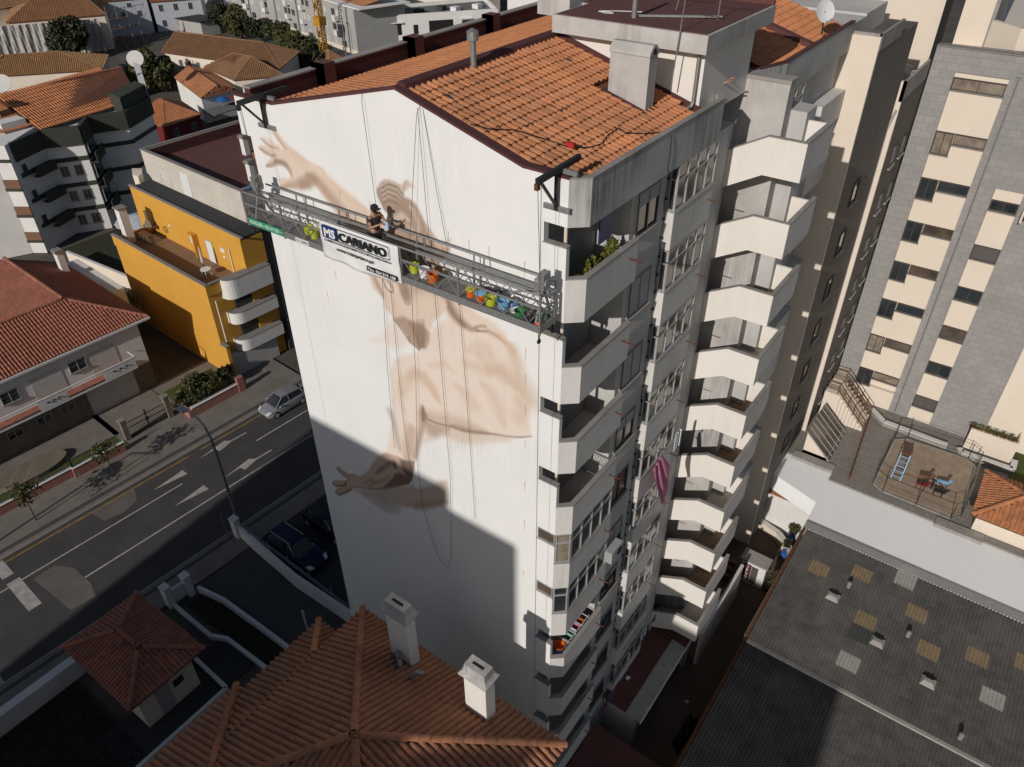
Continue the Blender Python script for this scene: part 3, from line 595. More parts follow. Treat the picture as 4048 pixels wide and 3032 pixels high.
# keep the sheet under the roof line
zt = np.where(PX < 6.66, 32.02+(PX-1.38).clip(0)*.246, 33.3-(PX-6.66)*.294)
co = np.stack([PX-6, np.full_like(PX, -.004-4), np.minimum(PZ, zt)], -1)
me.vertices.add(len(co)); me.vertices.foreach_set('co', co.ravel()); me.loops.add(q.size); me.loops.foreach_set('vertex_index', q.ravel().astype(np.int32))
me.polygons.add(len(q)); me.polygons.foreach_set('loop_start', np.arange(0, q.size, 4, dtype=np.int32)); me.update(calc_edges=True); me.validate()
ca = me.color_attributes.new('paint', 'FLOAT_COLOR', 'POINT'); ca.data.foreach_set('color', np.concatenate([PC, np.ones((len(PC), 1))], 1).ravel().astype(np.float32))
me.materials.append(M['mural']); o = bpy.data.objects.new('painted_figure', me); COL.objects.link(o); o.parent = T
o['label'] = 'sepia painting of a bare back, folded arm, bun of hair and a reaching hand'
for me_ in (gable.data,):
    ca = me_.color_attributes.new('paint', 'FLOAT_COLOR', 'POINT'); ca.data.foreach_set('color', [1.]*4*len(me_.vertices))
# rust drips and joints on the gable
d_ = MB()
for x, z, l in [(3.15, 29.95, .35), (3.9, 29.95, .3), (5.2, 29.9, .45), (5.9, 29.85, .4), (6.6, 29.8, .35), (7.5, 29.75, .45), (8.25, 29.75, .3), (9.0, 29.7, .5), (9.7, 29.7, .5), (10.9, 29.6, .5), (10.9, 28.7, .5), (10.95, 26.8, .45), (10.95, 25.9, .5), (10.95, 24.7, .5), (10.95, 23.3, .4), (10.95, 21.5, .5), (10.95, 19.7, .5), (2.9, 15.6, .5), (3.1, 26.9, .4), (2.5, 25.9, .5), (10.9, 17.0, .5)]:
    d_.slab_y([(x-.014, z), (x+.014, z), (x+.004, z-l), (x-.004, z-l)], -.0075, -.005)
d_.build('rust_drip', 'drip', T)
# gable copings
c_ = MB()
c_.slab_y([(-.47, 32.1), (1.38, 32.1), (6.66, 33.4), (6.66, 33.47), (1.36, 32.17), (-.47, 32.17)], -.035, .26)
c_.slab_y([(6.66, 33.4), (10.84, 32.17), (12.2, 32.165), (12.2, 32.235), (10.86, 32.24), (6.66, 33.475)], -.035, .26)
c_.build('verge_flashing', 'darkred', T)
# ---- roofs
deck = MB(); sl = (33.35-31.72)/5.7
deck.plate([(6.66, .2, 33.35), (12.36, .2, 31.72), (12.36, 8.2, 31.72), (6.66, 8.2, 33.35)], .15)
roof = deck.build('roof', 'claydeck', T)
def in_chim(P): return (9.75 < P.x < 11.3 and 5.6 < P.y < 6.6) or (11.6 < P.x and P.y > 7.2)
lay_tiles(roof, [((12.25, .25, 31.80), (0, 1, 0), (-1, 0, sl), [(0, 0), (7.4, 0), (7.4, 5.62), (0, 5.62)])], .235, .37, 'clay', 300, in_chim)
dk2 = MB(); dk2.plate([(.35, .2, 31.68), (6.66, .2, 33.35), (6.66, 30, 33.35), (.35, 30, 31.68)], .15); roof2 = dk2.build('rear_roof', 'claydeck', T)
lay_tiles(roof2, [((.4, 30, 31.74), (0, -1, 0), (1, 0, .265), [(0, 0), (29.75, 0), (29.75, 6.35), (0, 6.35)])], .235, .37, 'clay', 0)
r_ = MB(); r_.slab_y([(6.42, 33.3), (6.62, 33.55), (6.86, 33.5), (6.98, 33.22)], .2, 8.4); r_.build('ridge_gutter', 'darkred', T)
for (x, y) in ((8.01, 6.42), (9.0, 6.81), (9.64, 3.48), (9.61, 1.87), (7.66, 1.02)):
    z = 33.35-(x-6.66)*sl; p = MB()
    for i in range(3): p.tube((x-.2, y-.12+i*.13, z+.12), (x+.2, y-.12+i*.13, z+.01), .05, .06, 8)
    p.build('glass_tile', 'glass', roof)
for (x, y) in ((5.2, 2.2), (4.9, 5.2), (4.4, 9.6)):
    z = 33.35-(6.66-x)*.265; p = MB()
    for i in range(3): p.tube((x-.2, y-.12+i*.13, z+.03), (x+.2, y-.12+i*.13, z+.14), .05, .06, 8)
    p.build('glass_tile', 'glass', roof2)
# rear parapet with piers, dark red waterproofed inside
p = MB(); p.box(-.12, .12, .22, 30, 30.86, 32.32); p.box(-.02, .32, .22, 30, 31.3, 31.78); rp = p.build('rear_parapet', 'darkred', T)
p = MB(); p.box(-.18, -.121, .2, 30, 30.86, 32.3); p.build('outer_face', 'white', rp)
p = MB(); p.box(-.2, .15, .22, 30, 32.32, 32.37); p.build('coping', 'coping', rp)
for y in (3.0, 7.6, 12.5, 17.5, 22.5):
    p = MB(); p.box(-.1, .42, y, y+.12, 31.7, 32.52); p.box(-.1, .42, y, y+.62, 31.7, 32.52); p.build('pier', 'redroof', T)
# side parapet over the balconies
p = MB(); p.prism([(Wd, .0), (XB, .37), (XB, 8.28), (12.2, 8.9), (12.08, 8.82), (12.49, 8.22), (12.49, .44), (12.12, .14)], ZU, 32.16)
par = p.build('parapet', 'parapet', T)
p = MB(); p.prism([(Wd-.01, -.02), (XB+.02, .36), (XB+.02, 8.29), (12.2, 8.93), (12.05, 8.8), (12.46, 8.2), (12.46, .46), (12.09, .16)], 32.16, 32.2); p.build('coping', 'coping', par)
p = MB(); p.prism([(11.6, 7.75), (12.49, 7.75), (12.49, 8.2), (12.06, 8.8), (11.6, 8.8)], 31.6, 31.76); p.build('roof_corner', 'redroof', T)
# soffit / ceiling of the top floor
p = MB(); p.prism([(.1, .1), (12.1, .2), (12.5, .45), (12.5, 8.2), (12.0, 8.9), (.1, 8.9)], ZU-.02, ZU+.2); p.build('top_slab', 'interior', T)
# ---- body behind
p = MB(); p.box(.0, 11.2, .221, 30, 0, 30.88); p.box(11.2, 12.32, 3.19, 10.2, 0, 30.88); p.build('core_wall', 'facade', T)
# ---- balconies, windows, bays floor by floor
def balcony(k, enclosed):
    z1 = flo(k); z0 = z1-S; rt = z0+1.31
    b = MB(); b.prism([(Wd, 0.001), (XB, .37), (XB, 3.25), (12.49, 3.25), (12.49, .44), (Wd-.04, .13)], z0, rt-.002); bb = b.build('balcony', 'rail', T)
    q_ = MB(); q_.prism([(Wd-.0, -.012), (XB+.015, .362), (XB+.015, 3.265), (12.455, 3.265), (12.455, .455), (Wd-.06, .15)], rt, rt+.035); q_.build('coping', 'coping', bb)
    q_ = MB(); q_.prism([(11.2, .16), (12.12, .14), (12.5, .43), (12.5, 3.24), (11.2, 3.24)], z0+.004, z0+.15); q_.build('floor_slab', 'interior', bb)
    q_ = MB(); q_.box(11.47, 12.2, -.02, .185, z1-.58, z1-.545); q_.build('side_coping', 'coping', bb)
    q_ = MB(); q_.box(11.202, 11.25, .3, 3.1, z0+.16, z1-.02); q_.build('shutter_wall', 'siding' if k < 4 else 'shutter', bb)
    q_ = MB(); q_.tube((11.85, .5, z0+.16), (11.85, .5, z1-.02), .05); q_.build('drain_pipe', 'cream', bb)
    q_ = MB(); q_.bar((XB, 2.75, rt-.4), (XB+.4, 2.78, rt-.42), .035); q_.bar((XB+.38, 2.78, rt-.42), (XB+.4, 2.78, rt-.36), .03); q_.build('drying_bracket', 'rust', bb)
    if enclosed:
        mt = 'alum'; z = rt+.04; h = z1-.005-z
        window(bb, (XB-.05, .45, z), (0, 1, 0), 2.75, h, (1, 0, 0), 4, mt, 'glass', None, 0, .055, 0, .42, name='window')
        U = Vector((XB-Wd-.03, .37, 0)); window(bb, (Wd+.0, .05, z), U, U.length*.97, h, (U.y, -U.x, 0), 1, mt, 'curtain' if k == 4 else 'glass', None, 0, .05, 0, .42, name='window')
        window(bb, (11.5, .02, z1-.54), (1, 0, 0), .69, .53, (0, -1, 0), 1, mt, 'glass_b', None, 0, .035, name='window')
for k in range(0, 10): balcony(k, k in (4, 5))
for k in range(0, 10):
    z1 = flo(k); z0 = z1-S
    zc_ = z1-1.61   # sill
    shut = {0: .45, 1: 1.28, 2: 1.28, 3: .5, 4: .0, 5: .9, 6: .3}.get(k, .2)
    m_ = MB(); m_.box(12.321, 12.345, 3.49, 3.55, zc_-.03, zc_+1.36); m_.box(12.321, 12.345, 4.86, 4.92, zc_-.03, zc_+1.36); m_.box(12.321, 12.345, 3.49, 4.92, zc_+1.33, zc_+1.39)
    m_.build('window_reveal', 'facade', T)
    window(T, (12.345, 3.55, zc_), (0, 1, 0), 1.31, 1.33, (1, 0, 0), 2, 'alum_dark', 'glass_b' if k in (3, 4) else 'glass', 'coping', shut, .06, .0)
    # bay
    sz = z0+1.29
    b = MB(); b.box(12.322, XB, 5.5, 8.4, z0+.02, sz-.004); bay = b.build('bay_window', 'rail', T)
    q_ = MB(); q_.box(12.3, XB+.03, 5.46, 8.44, sz, sz+.045); q_.build('sill', 'alum', bay)
    q_ = MB(); q_.box(12.322, 12.58, 5.56, 8.34, z1-.006, z1+.05); q_.build('head', 'rail', bay)
    q_ = MB(); q_.box(12.2, 12.34, 5.55, 8.35, sz+.05, z1-.01); q_.build('room_wall', 'offwhite' if k % 2 else 'curtain', bay)
    h = z1-.012-(sz+.05)
    op = k in (0, 3)
    window(bay, (XB-.035, 5.52, sz+.05), (0, 1, 0), 2.85, h, (1, 0, 0), 4, 'alum', 'glass_b', None, 0, .05, 0, .45)
    window(bay, (12.36, 5.535, sz+.05), (1, 0, 0), .24, h, (0, -1, 0), 1, 'alum', 'glass', None, 0, .035, 0, .45)
    if k < 8:
        q_ = MB(); q_.bar((XB, 8.1, sz-.45), (XB+.4, 8.12, sz-.46), .03); q_.build('drying_bracket', 'rust', bay)
# cable with junction knots
c_ = MB(); zz = 32.0
pts = [(XB+.02, 4.6, 32.05), (XB+.03, 4.62, 31.6), (XB+.03, 4.6, 31.1), (XB, 4.75, 30.9), (12.36, 5.3, 30.75)]
z = 30.7; i = 0
while z > 8: pts.append((12.345, 5.36+.05*math.sin(i*1.7), z)); z -= .33; i += 1
c_.path(pts, .012, 4); cb = c_.build('cable', 'black', T)
z = 30.5
while z > 8: MB().box(12.33, 12.38, 5.33, 5.41, z-.035, z+.035).build('junction_box', 'black', cb); z -= .645
# ---- penthouse, chimneys, flue
p = MB(); p.box(6.7, 12.02, 7.72, 11.6, 31.5, 33.6); pw = p.build('penthouse_wall', 'offwhite', T)
p = MB(); p.prism([(6.9, 7.2), (12.24, 7.2), (12.24, 12.6), (4.9, 12.6), (4.9, 9.3), (6.9, 9.3)], 33.58, 34.1); sb = p.build('penthouse_roof', 'chimneyc', T)
p = MB(); p.prism([(7.0, 7.3), (12.14, 7.3), (12.14, 12.5), (5.0, 12.5), (5.0, 9.4), (7.0, 9.4)], 34.104, 34.125); p.build('membrane', 'redroof', sb)
p = MB(); p.box(4.9, 7.0, 12.3, 12.45, 34.1, 34.5); p.box(9.4, 12.2, 12.45, 12.58, 34.1, 34.45); p.build('upstand', 'redroof', sb)
p = MB(); p.slab_y([(6.9, 33.25), (12.1, 31.75), (12.1, 31.95), (6.9, 33.5)], 7.66, 7.716); p.build('wall_flashing', 'darkred', pw)
p = MB(); p.path([(11.86, 7.63, 33.45), (11.86, 7.63, 32.1), (11.83, 7.55, 31.95), (11.78, 7.4, 31.93)], .06, 8); p.build('downpipe', 'metal', pw)
def ridge_chimney(x0, x1, y0, y1, z0, z1, axis='x', nm='chimney'):
    c = MB(); c.box(x0, x1, y0, y1, z0, z1); ch = c.build(nm, 'chimneyc', T)
    c = MB(); zt = z1+.28; o_ = .05
    if axis == 'x': c.slab_x([(y0-o_, z1), (y1+o_, z1), (y1+o_*.6, z1+.1), ((y0+y1)/2+.1, zt), ((y0+y1)/2-.1, zt), (y0-o_*.6, z1+.1)], x0-.02, x1+.02)
    else: c.slab_y([(x0-o_, z1), (x1+o_, z1), (x1+o_*.6, z1+.1), ((x0+x1)/2+.08, zt), ((x0+x1)/2-.08, zt), (x0-o_*.6, z1+.1)], y0-.02, y1+.02)
    c.build('cap', 'chimneyc', ch)
    d = MB()
    if axis == 'x': d.slab_x([((y0+y1)/2-.1, z1+.02), ((y0+y1)/2+.1, z1+.02), ((y0+y1)/2+.1, z1+.13), ((y0+y1)/2, z1+.21), ((y0+y1)/2-.1, z1+.13)], x0-.024, x1+.024)
    else: d.slab_y([((x0+x1)/2-.08, z1+.02), ((x0+x1)/2+.08, z1+.02), ((x0+x1)/2+.08, z1+.12), ((x0+x1)/2, z1+.2), ((x0+x1)/2-.08, z1+.12)], y0-.024, y1+.024)
    d.build('flue_opening', 'dark', ch)
    return ch
c1 = ridge_chimney(9.87, 11.16, 5.8, 6.3, 31.9, 33.66)
p = MB(); p.box(9.8, 11.28, 5.7, 6.4, 31.95, 32.06); p.plate([(9.75, 5.68, 32.58), (11.3, 5.68, 32.13), (11.3, 6.42, 32.13), (9.75, 6.42, 32.58)], .07); p.build('flashing', 'darkred', c1)
ridge_chimney(6.28, 6.72, 8.5, 10.2, 33.0, 34.5, 'y')
ridge_chimney(5.2, 5.7, 11.4, 13.2, 33.0, 34.9, 'y')
p = MB(); p.tube((6.96, 3.02, 33.2), (6.96, 3.02, 34.1), .09, None, 12); p.tube((6.96, 3.02, 34.1), (6.96, 3.02, 34.34), .17, .17, 12); p.lathe([(.17, 34.34), (.1, 34.38), (.02, 34.42)], (6.96, 3.02, 0), 12); p.build('steel_flue', 'metal', T)
# chamfered terrace corner behind the bay, wall of the lift block
p = MB(); p.slab_x([(8.9, 31.0), (10.7, 31.0), (10.7, 32.02), (8.9, 32.02)], 11.4, 11.48); p.build('terrace_wall', 'parapet', T)
p = MB(); p.box(11.22, 11.83, 11.6, 11.95, 0, 31.85); p.box(11.7, 13.53, 11.602, 12.2, 0, 31.98); lb = p.build('lift_wall', 'chimneyc', T)
p = MB(); p.box(11.5, 13.56, 11.56, 12.23, 31.98, 32.1); p.build('coping', 'coping', lb)
p = MB(); p.box(11.2, 14.1, 12.24, 13.3, 0, 31.0); p.build('stair_core', 'facade', T)
# stair balconies facing the gable side: flat landing, raked flight
YS = 10.1
for k in range(0, 10):
    rt = 30.67-S*k
    b = MB(); b.slab_y([(11.5, rt-1.15), (11.5, rt-2.5), (13.62, rt-1.3), (14.9, rt-1.3), (14.9, rt), (13.62, rt)], YS, YS+.13)
    st = b.build('stair_balcony', 'offwhite', T)
    q_ = MB(); q_.slab_y([(11.5, rt-1.146), (13.6, rt+.004), (14.9, rt+.004), (14.9, rt+.035), (13.6, rt+.035), (11.5, rt-1.115)], YS-.015, YS+.15); q_.build('coping', 'coping', st)
    b = MB(); b.box(14.77, 14.9, YS+.13, 12.9, rt-1.3, rt); b.slab_x([(12.9, rt-1.3), (12.9, rt), (12.98, rt), (12.98, rt-1.1)], 14.77, 14.9); b.build('side_rail', 'rail', st)
    q_ = MB(); q_.box(14.75, 14.915, YS+.0, 13.0, rt+.004, rt+.034); q_.build('side_coping', 'coping', st)
    b = MB(); b.box(13.55, 14.77, YS+.13, 12.6, rt-1.28, rt-1.13); b.plate([(11.5, YS+.13, rt-2.3), (13.55, YS+.13, rt-1.13), (13.55, 11.5, rt-1.13), (11.5, 11.5, rt-2.3)], .12); b.build('landing', 'terr_tile' if k % 3 else 'interior', st)
    b = MB(); b.slab_y([(13.7, rt-1.13), (14.77, rt-1.13), (14.77, rt-.02), (13.9, rt-.02)], 12.6, 12.7); b.build('back_wall', 'offwhite', st)
    b = MB(); b.bar((13.56, 12.3, rt-.55), (13.75, 12.55, rt-.9), .07); b.build('step_edge', 'coping', st)
# second slab of the tower beyond the stairs (mirror image)
p = MB(); p.box(11.2, 12.32, 13.3, 22, 0, 31.6); p.box(.1, 11.2, 30.001, 34, 0, 31); p.build('far_wall', 'facade', T)
p = MB(); p.prism([(12.2, 12.3), (12.62, 13.8), (12.62, 22.0), (12.49, 22.0), (12.49, 13.86), (12.08, 12.34)], 30.91, 32.1); q2 = p.build('far_parapet', 'parapet', T)
p = MB(); p.prism([(12.19, 12.29), (12.64, 13.79), (12.64, 22.02), (12.44, 22.02), (12.44, 13.9), (12.03, 12.34)], 32.1, 32.14); p.build('coping', 'darkred', q2)
dk = MB(); dk.plate([(6.66, 12.6, 33.35), (12.44, 12.6, 31.72), (12.44, 22, 31.72), (6.66, 22, 33.35)], .12); r3 = dk.build('far_roof', 'claydeck', T)
lay_tiles(r3, [((12.3, 13.2, 31.82), (0, 1, 0), (-1, 0, sl), [(0, 0), (8.7, 0), (8.7, 5.6), (0, 5.6)])], .235, .37, 'clay', 60)
p = MB(); p.slab_y([(9.4, 32.6), (9.4, 32.9), (12.5, 32.0), (12.5, 31.7)], 17.2, 17.6); p.build('roof_upstand', 'redroof', T)
for k in range(0, 9):
    z1 = flo(k); z0 = z1-S
    b = MB(); b.box(12.322, XB, 13.9, 16.6, z0+.02, z0+1.29); by = b.build('bay_window', 'rail', T)
    window(by, (XB-.035, 13.92, z0+1.31), (0, 1, 0), 2.65, 1.46, (1, 0, 0), 3, 'alum', 'curtain', None, 0, .05, 0, .45)
    b = MB(); b.prism([(12.322, 18.8), (12.9, 18.8), (12.9, 21.9), (12.322, 21.9)], z0+.02, z0+1.25); b.build('balcony', 'rail', T)
# white gable corner lit beside the terrace
p = MB(); p.box(11.9, 12.19, 12.24, 12.3, 30.9, 32.0); p.build('gable_end', 'offwhite', T)
# ---------------------------------------------------------------- things on the tower roof
dish = root('satellite_dish', (12.2, 18.8, 32.2), 'large white satellite dish on the red edge of the far tiled roof', 'satellite dish')
X = Matrix.Translation((12.15, 18.7, 32.95)) @ Vector((.75, -.5, .35)).to_track_quat('Z', 'Y').to_matrix().to_4x4()
pr = [(.02, 0)]+[(r, r*r*.28) for r in (.15, .3, .42)]+[(.43, .075), (.3, .04), (.1, .0)]
MB(X).lathe(pr[1:], (0, 0, 0), 24).build('reflector', 'plastic_w', dish, smooth=False)
MB().bar((12.15, 18.7, 32.95), (12.2, 18.85, 32.1), .05).build('stand', 'metal_dark', dish)
MB().path([(12.3, 18.6, 32.6), (12.6, 18.3, 32.75)], .02).box(12.55, 12.63, 18.26, 18.34, 32.7, 32.8).build('feed_arm', 'metal', dish)
def aerial(loc, h, label, tilt=0., arms=5, grp=None):
    a = root('roof_aerial', loc, label, 'aerial', grp); x, y, z = loc
    MB().tube((x, y, z), (x+tilt*h, y, z+h), .022, .016, 6).build('mast', 'metal', a)
    b = MB(); t = h*.92; b.bar((x+tilt*t-.5, y-.1, z+t), (x+tilt*t+.5, y+.1, z+t), .02)
    for i in range(arms): u = -.45+.9*i/(arms-1); b.bar((x+tilt*t+u+.04, y+u*.2-.3+.05*i, z+t), (x+tilt*t+u-.04, y+u*.2+.3-.05*i, z+t), .012)
    b.build('elements', 'metal', a); return a
aerial((11.3, 7.1, 32.55), 2.9, 'tall rusty aerial mast bracketed to the penthouse wall', .06, 6)
aerial((9.9, 9.9, 34.12), .9, 'small bent aerial lying low on the dark red roof', .2, 4)
aerial((11.6, 9.3, 34.12), 1.0, 'thin wire aerial near the right corner of the red flat roof', 0, 4)
v = MB(); v.tube((9.35, 8.1, 34.12), (9.35, 8.1, 35.4), .085, None, 12); v.build('vent_pipe', 'metal', None, 'thick grey vent pipe standing on the dark red flat roof', 'pipe')
b = MB(); b.bar((9.2, 8.2, 34.16), (11.7, 9.4, 34.2), .06); b.build('metal_pole', 'metal', None, 'long grey pole lying across the dark red flat roof', 'pole')
b = MB(); b.path([(8.0, 8.2, 34.15), (8.3, 8.35, 34.15), (8.55, 8.2, 34.15), (8.3, 8.1, 34.15), (8.0, 8.25, 34.15), (8.5, 8.6, 34.15), (9.2, 8.9, 34.15)], .014, 5); b.build('loose_cable', 'plastic_w', None, 'white cable curled on the dark red flat roof', 'cable')
b = MB(); rc = lambda x: 33.35-(x-6.66)*sl+.16
pts = [(12.1, 4.9, rc(12.1)), (11.9, 4.4, rc(11.9)), (11.55, 3.9, rc(11.55)), (11.3, 3.95, rc(11.3)), (11.35, 3.3, rc(11.35)), (11.5, 2.7, rc(11.5)), (11.4, 2.2, rc(11.4)), (11.1, 1.7, rc(11.1)), (10.8, 1.6, rc(10.8)), (10.4, 1.4, rc(10.4)), (9.8, 1.1, rc(9.8)), (9.4, .5, rc(9.4)), (9.0, .25, rc(9.0))]
b.path(pts, .018, 5); hc = b.build('power_cable', 'black', None, 'black power cable snaking over the orange tiles to the parapet', 'cable')
MB().box(11.0, 11.25, 1.68, 1.8, rc(11.1)+.0, rc(11.1)+.12).build('red_plug', plain('red_plastic', (.5, .02, .02)), hc)
# two davits that carry the suspended platform
def davit(x, zt, bx, lab):
    d = root('roof_davit', (x, 0, 31), lab, 'davit', 'roof davits holding the work platform')
    b = MB(); b.bar((x, -.95, zt), (x+bx, .75, zt+.12), .11, .14); b.bar((x, -.08, zt), (x, -.08, 31.35), .1); b.bar((x, -.8, zt-.05), (x, -.09, 31.45), .06); b.build('jib', 'metal_dark', d)
    MB().bar((x-.38, -.05, 31.38), (x+.38, -.05, 31.38), .09, .13).build('wall_plate', 'metal', d)
    MB().bar((x-.1, .05, zt-.02), (x+.5, .05, zt-.02), .08, .12).build('clamp', 'metal', d)
    MB().box(x-.05, x+.05, -1.0, -.88, zt-.2, zt-.04).build('pulley_block', 'rust' if x > 6 else 'metal_dark', d)
    MB().tube((x, -.92, zt-.1), (x, -.75, 29.6), .008, None, 4).tube((x+.1, -.92, zt-.1), (x+.1, -.75, 8), .008, None, 4).build('steel_rope', 'metal_dark', d)
davit(1.02, 32.3, .25, 'dark steel davit bracket on the left end of the gable top')
davit(11.9, 32.35, .1, 'dark steel davit bracket on the right end of the gable top')
b = MB(); b.slab_y([(0, 0), (0, 0), (0, 0)], 0, 0) if False else None
def rope(name, pts, lab, mat='metal_dark', r=.007):
    b = MB(); b.path(pts, r, 4); b.build(name, mat, None, lab, 'rope')
rope('safety_rope', [(5.45, -.03, 33.1), (5.5, -.12, 32.9), (5.6, -.12, 29), (5.2, -.12, 24), (5.0, -.1, 20)], 'thin dark rope hanging down the gable past the painter')
rope('safety_rope', [(7.55, .0, 33.15), (7.5, -.12, 32.9), (6.95, -.3, 28.9), (6.55, -.15, 24), (6.15, -.12, 20), (6.2, -.12, 17.6), (6.45, -.12, 16.3), (6.7, -.12, 15.3), (7.0, -.12, 14.75), (7.3, -.12, 14.8), (7.5, -.12, 15.6), (7.6, -.12, 17.2), (7.75, -.12, 20), (7.7, -.12, 26), (7.6, -.12, 30), (7.55, -.12, 33.1)], 'long slack rope looping down the gable in a deep U', 'metal_dark')
rope('safety_rope', [(5.8, -.1, 28), (5.65, -.1, 22), (5.75, -.1, 18.3)], 'thin rope pair hanging beside the painted elbow')
rope('safety_rope', [(8.6, -.1, 28), (8.75, -.1, 22), (8.8, -.1, 18.5)], 'thin rope hanging over the painted back')
rope('safety_rope', [(7.62, .0, 33.12), (8.0, -.1, 31), (8.3, -.1, 29)], 'straight rope from the gable flashing down to the platform rail')
# ================================================================ suspended work platform
PF = root('suspended_platform', (6, -.7, 28.4), 'long grey steel work platform hanging across the painted wall', 'work platform')
b = MB(); b.box(.42, 12.12, -1.02, -.36, 28.43, 28.455); b.build('deck', 'gravel', PF)
b = MB(); b.box(.4, 12.14, -1.07, -1.03, 28.3, 28.5); b.box(.4, 12.14, -.36, -.32, 28.38, 28.5); b.box(.4, .44, -1.03, -.36, 28.3, 28.5); b.box(12.1, 12.14, -1.03, -.36, 28.3, 28.5); b.build('toe_board', 'metal', PF)
for y, zt, nm in ((-1.05, 29.42, 'front_truss'), (-.36, 29.18, 'rear_truss')):
    b = MB(); b.tube((.4, y, zt), (12.14, y, zt), .028, None, 8); b.bar((.4, y, 29.02), (12.14, y, 29.02), .03, .055)
    n = 30
    for i in range(n):
        x0 = .4+11.74*i/n; x1 = .4+11.74*(i+1)/n
        zz0, zz1 = (28.5, 29.0) if i % 2 else (29.0, 28.5)
        b.bar((x0, y, zz0), (x1, y, zz1), .022)
    for x in (.4, 2.2, 4.1, 7.3, 9.42, 12.12): b.bar((x, y, 28.25), (x, y, zt), .05)
    b.build(nm, 'metal', PF)
b = MB(); b.box(.5, 12.1, -.40, -.33, 29.2, 29.24)
b.tube((.7, -.3, 29.5), (12.1, -.3, 29.5), .03)
for x in (2.15, 2.6, 4.1, 4.5, 5.3, 7.3, 7.6, 9.4, 9.75, 12.1): b.bar((x, -.32, 29.1), (x, -.3, 29.5), .035)
b.build('hand_rail', 'metal', PF)
for x in (.4, 12.12):
    b = MB(); b.bar((x, -1.05, 29.4), (x, -.36, 29.2), .04); b.bar((x, -1.05, 28.95), (x, -.36, 28.95), .04); b.bar((x, -1.0, 28.5), (x, -.4, 29.2), .03); b.build('end_frame', 'metal', PF)
for x in (.85, 12.0):
    e = -1 if x < 6 else 1
    b = MB(); b.bar((x, -1.05, 28.6), (x, -.75, 29.5), .05); b.bar((x, -.36, 28.6), (x, -.75, 29.5), .05); b.bar((x-e*1.0, -.9, 29.1), (x, -.75, 29.45), .045); st = b.build('stirrup', 'metal', PF)
    b = MB(); b.tube((x-.16, -.75, 29.65), (x+.16, -.75, 29.65), .14, None, 14); b.box(x-.08, x+.12, -.9, -.6, 29.5, 29.95); b.box(x-.2, x-.05, -.86, -.64, 29.55, 29.74); h_ = b.build('hoist_motor', 'metal', PF)
    if x < 6: MB().tube((x-.28, -.86, 29.56), (x-.17, -.86, 29.56), .06, None, 12).build('end_cap', 'blueb', h_)
for x in (.62, 12.1):
    b = MB()
    for y in (-1.05, -.4): b.bar((x, y, 28.1), (x, y, 28.35), .035); b.tube((x-.02, y, 28.05), (x+.02, y, 28.05), .07, None, 12)
    b.build('castor_wheel', 'black', PF)
b = MB(); b.box(.46, 2.15, -1.085, -1.071, 28.32, 28.56); gs = b.build('phone_sign', 'green_banner', PF)
text('lettering', 'ALUGUER • 962 017 831 •', 'wht', PF, (.52, -1.088, 28.385), (1, 0, 0), (0, 0, 1), .115, 1.58, .012)
b = MB(); b.box(2.75, 3.35, -1.085, -1.071, 28.33, 28.47); b.build('maker_plate', 'wht', PF)
text('lettering', 'SKY CLIMBER', 'navy', PF, (2.79, -1.088, 28.37), (1, 0, 0), (0, 0, 1), .055, .52, .01)
# ---- banner
BN = root('advertising_banner', (5.7, -1.1, 28.2), 'white vinyl advertising banner tied to the platform rail, blue and black lettering', 'banner')
b = MB(); nb = 26; v_ = []; f_ = []
for j in range(15):
    for i in range(nb+1):
        u, t = i/nb, j/14; x = 4.06+3.24*u+.03*t*math.sin(u*9); z = 29.42+.02*u-(1.22+.05*math.sin(u*math.pi))*t-.02*math.sin(u*15)*t
        yy = -1.115-.03*math.sin(u*7+t*4)*t-.015*math.sin((u*3-t*2)*6)*t; v_.append((x, yy, z))
for j in range(14):
    for i in range(nb): a = j*(nb+1)+i; f_.append((a, a+nb+1, a+nb+2, a+1))
b.add(v_, f_); sheet = b.build('sheet', 'vinyl', BN, smooth=True)
sd2 = sheet.modifiers.new('t', 'SOLIDIFY'); sd2.thickness = .004
yb = -1.175
def rr(x0, x1, z0, z1, r, n=5):
    p = []
    for cx, cz, a0 in ((x1-r, z1-r, 0), (x0+r, z1-r, 90), (x0+r, z0+r, 180), (x1-r, z0+r, 270)):
        for i in range(n+1): t = R_(a0+90*i/n); p.append((cx+r*math.cos(t), cz+r*math.sin(t)))
    return p
SHX = Matrix.Identity(4)
MB().slab_y(rr(4.22, 4.86, 28.93, 29.36, .07), yb, yb+.003).build('logo_panel', 'navy', BN)
ou = rr(4.8, 6.98, 28.93, 29.36, .07); inn = rr(4.822, 6.958, 28.952, 29.338, .055)
b = MB(); n = len(ou); b.add([(x, yb, z) for x, z in ou]+[(x, yb, z) for x, z in inn], [(i, n+i, n+(i+1) % n, (i+1) % n) for i in range(n)]); b.build('logo_outline', 'navy', BN)
text('lettering', 'MS', 'wht', BN, (4.31, yb-.004, 29.0), (1, 0, 0), (0, 0, 1), .27, .47, .04)
text('lettering', 'CARIANO', 'ink', BN, (4.92, yb-.004, 29.0), (1, 0, 0), (0, 0, 1), .27, 1.95, .035)
text('lettering', 'COMÉRCIO DE EQUIPAMENTOS E METALOMECÂNICA', 'ink', BN, (4.26, yb-.002, 28.83), (1, 0, 0), (0, 0, 1), .065, 2.76, .008)
text('lettering', 'www.mscariano.pt', 'ink', BN, (4.75, yb-.004, 28.62), (1, 0, 0), (0, 0, 1), .115, 1.55, .02)
MB().slab_y(rr(5.98, 7.2, 28.32, 28.49, .03), yb-.0, yb+.003).build('phone_panel', 'ink', BN)
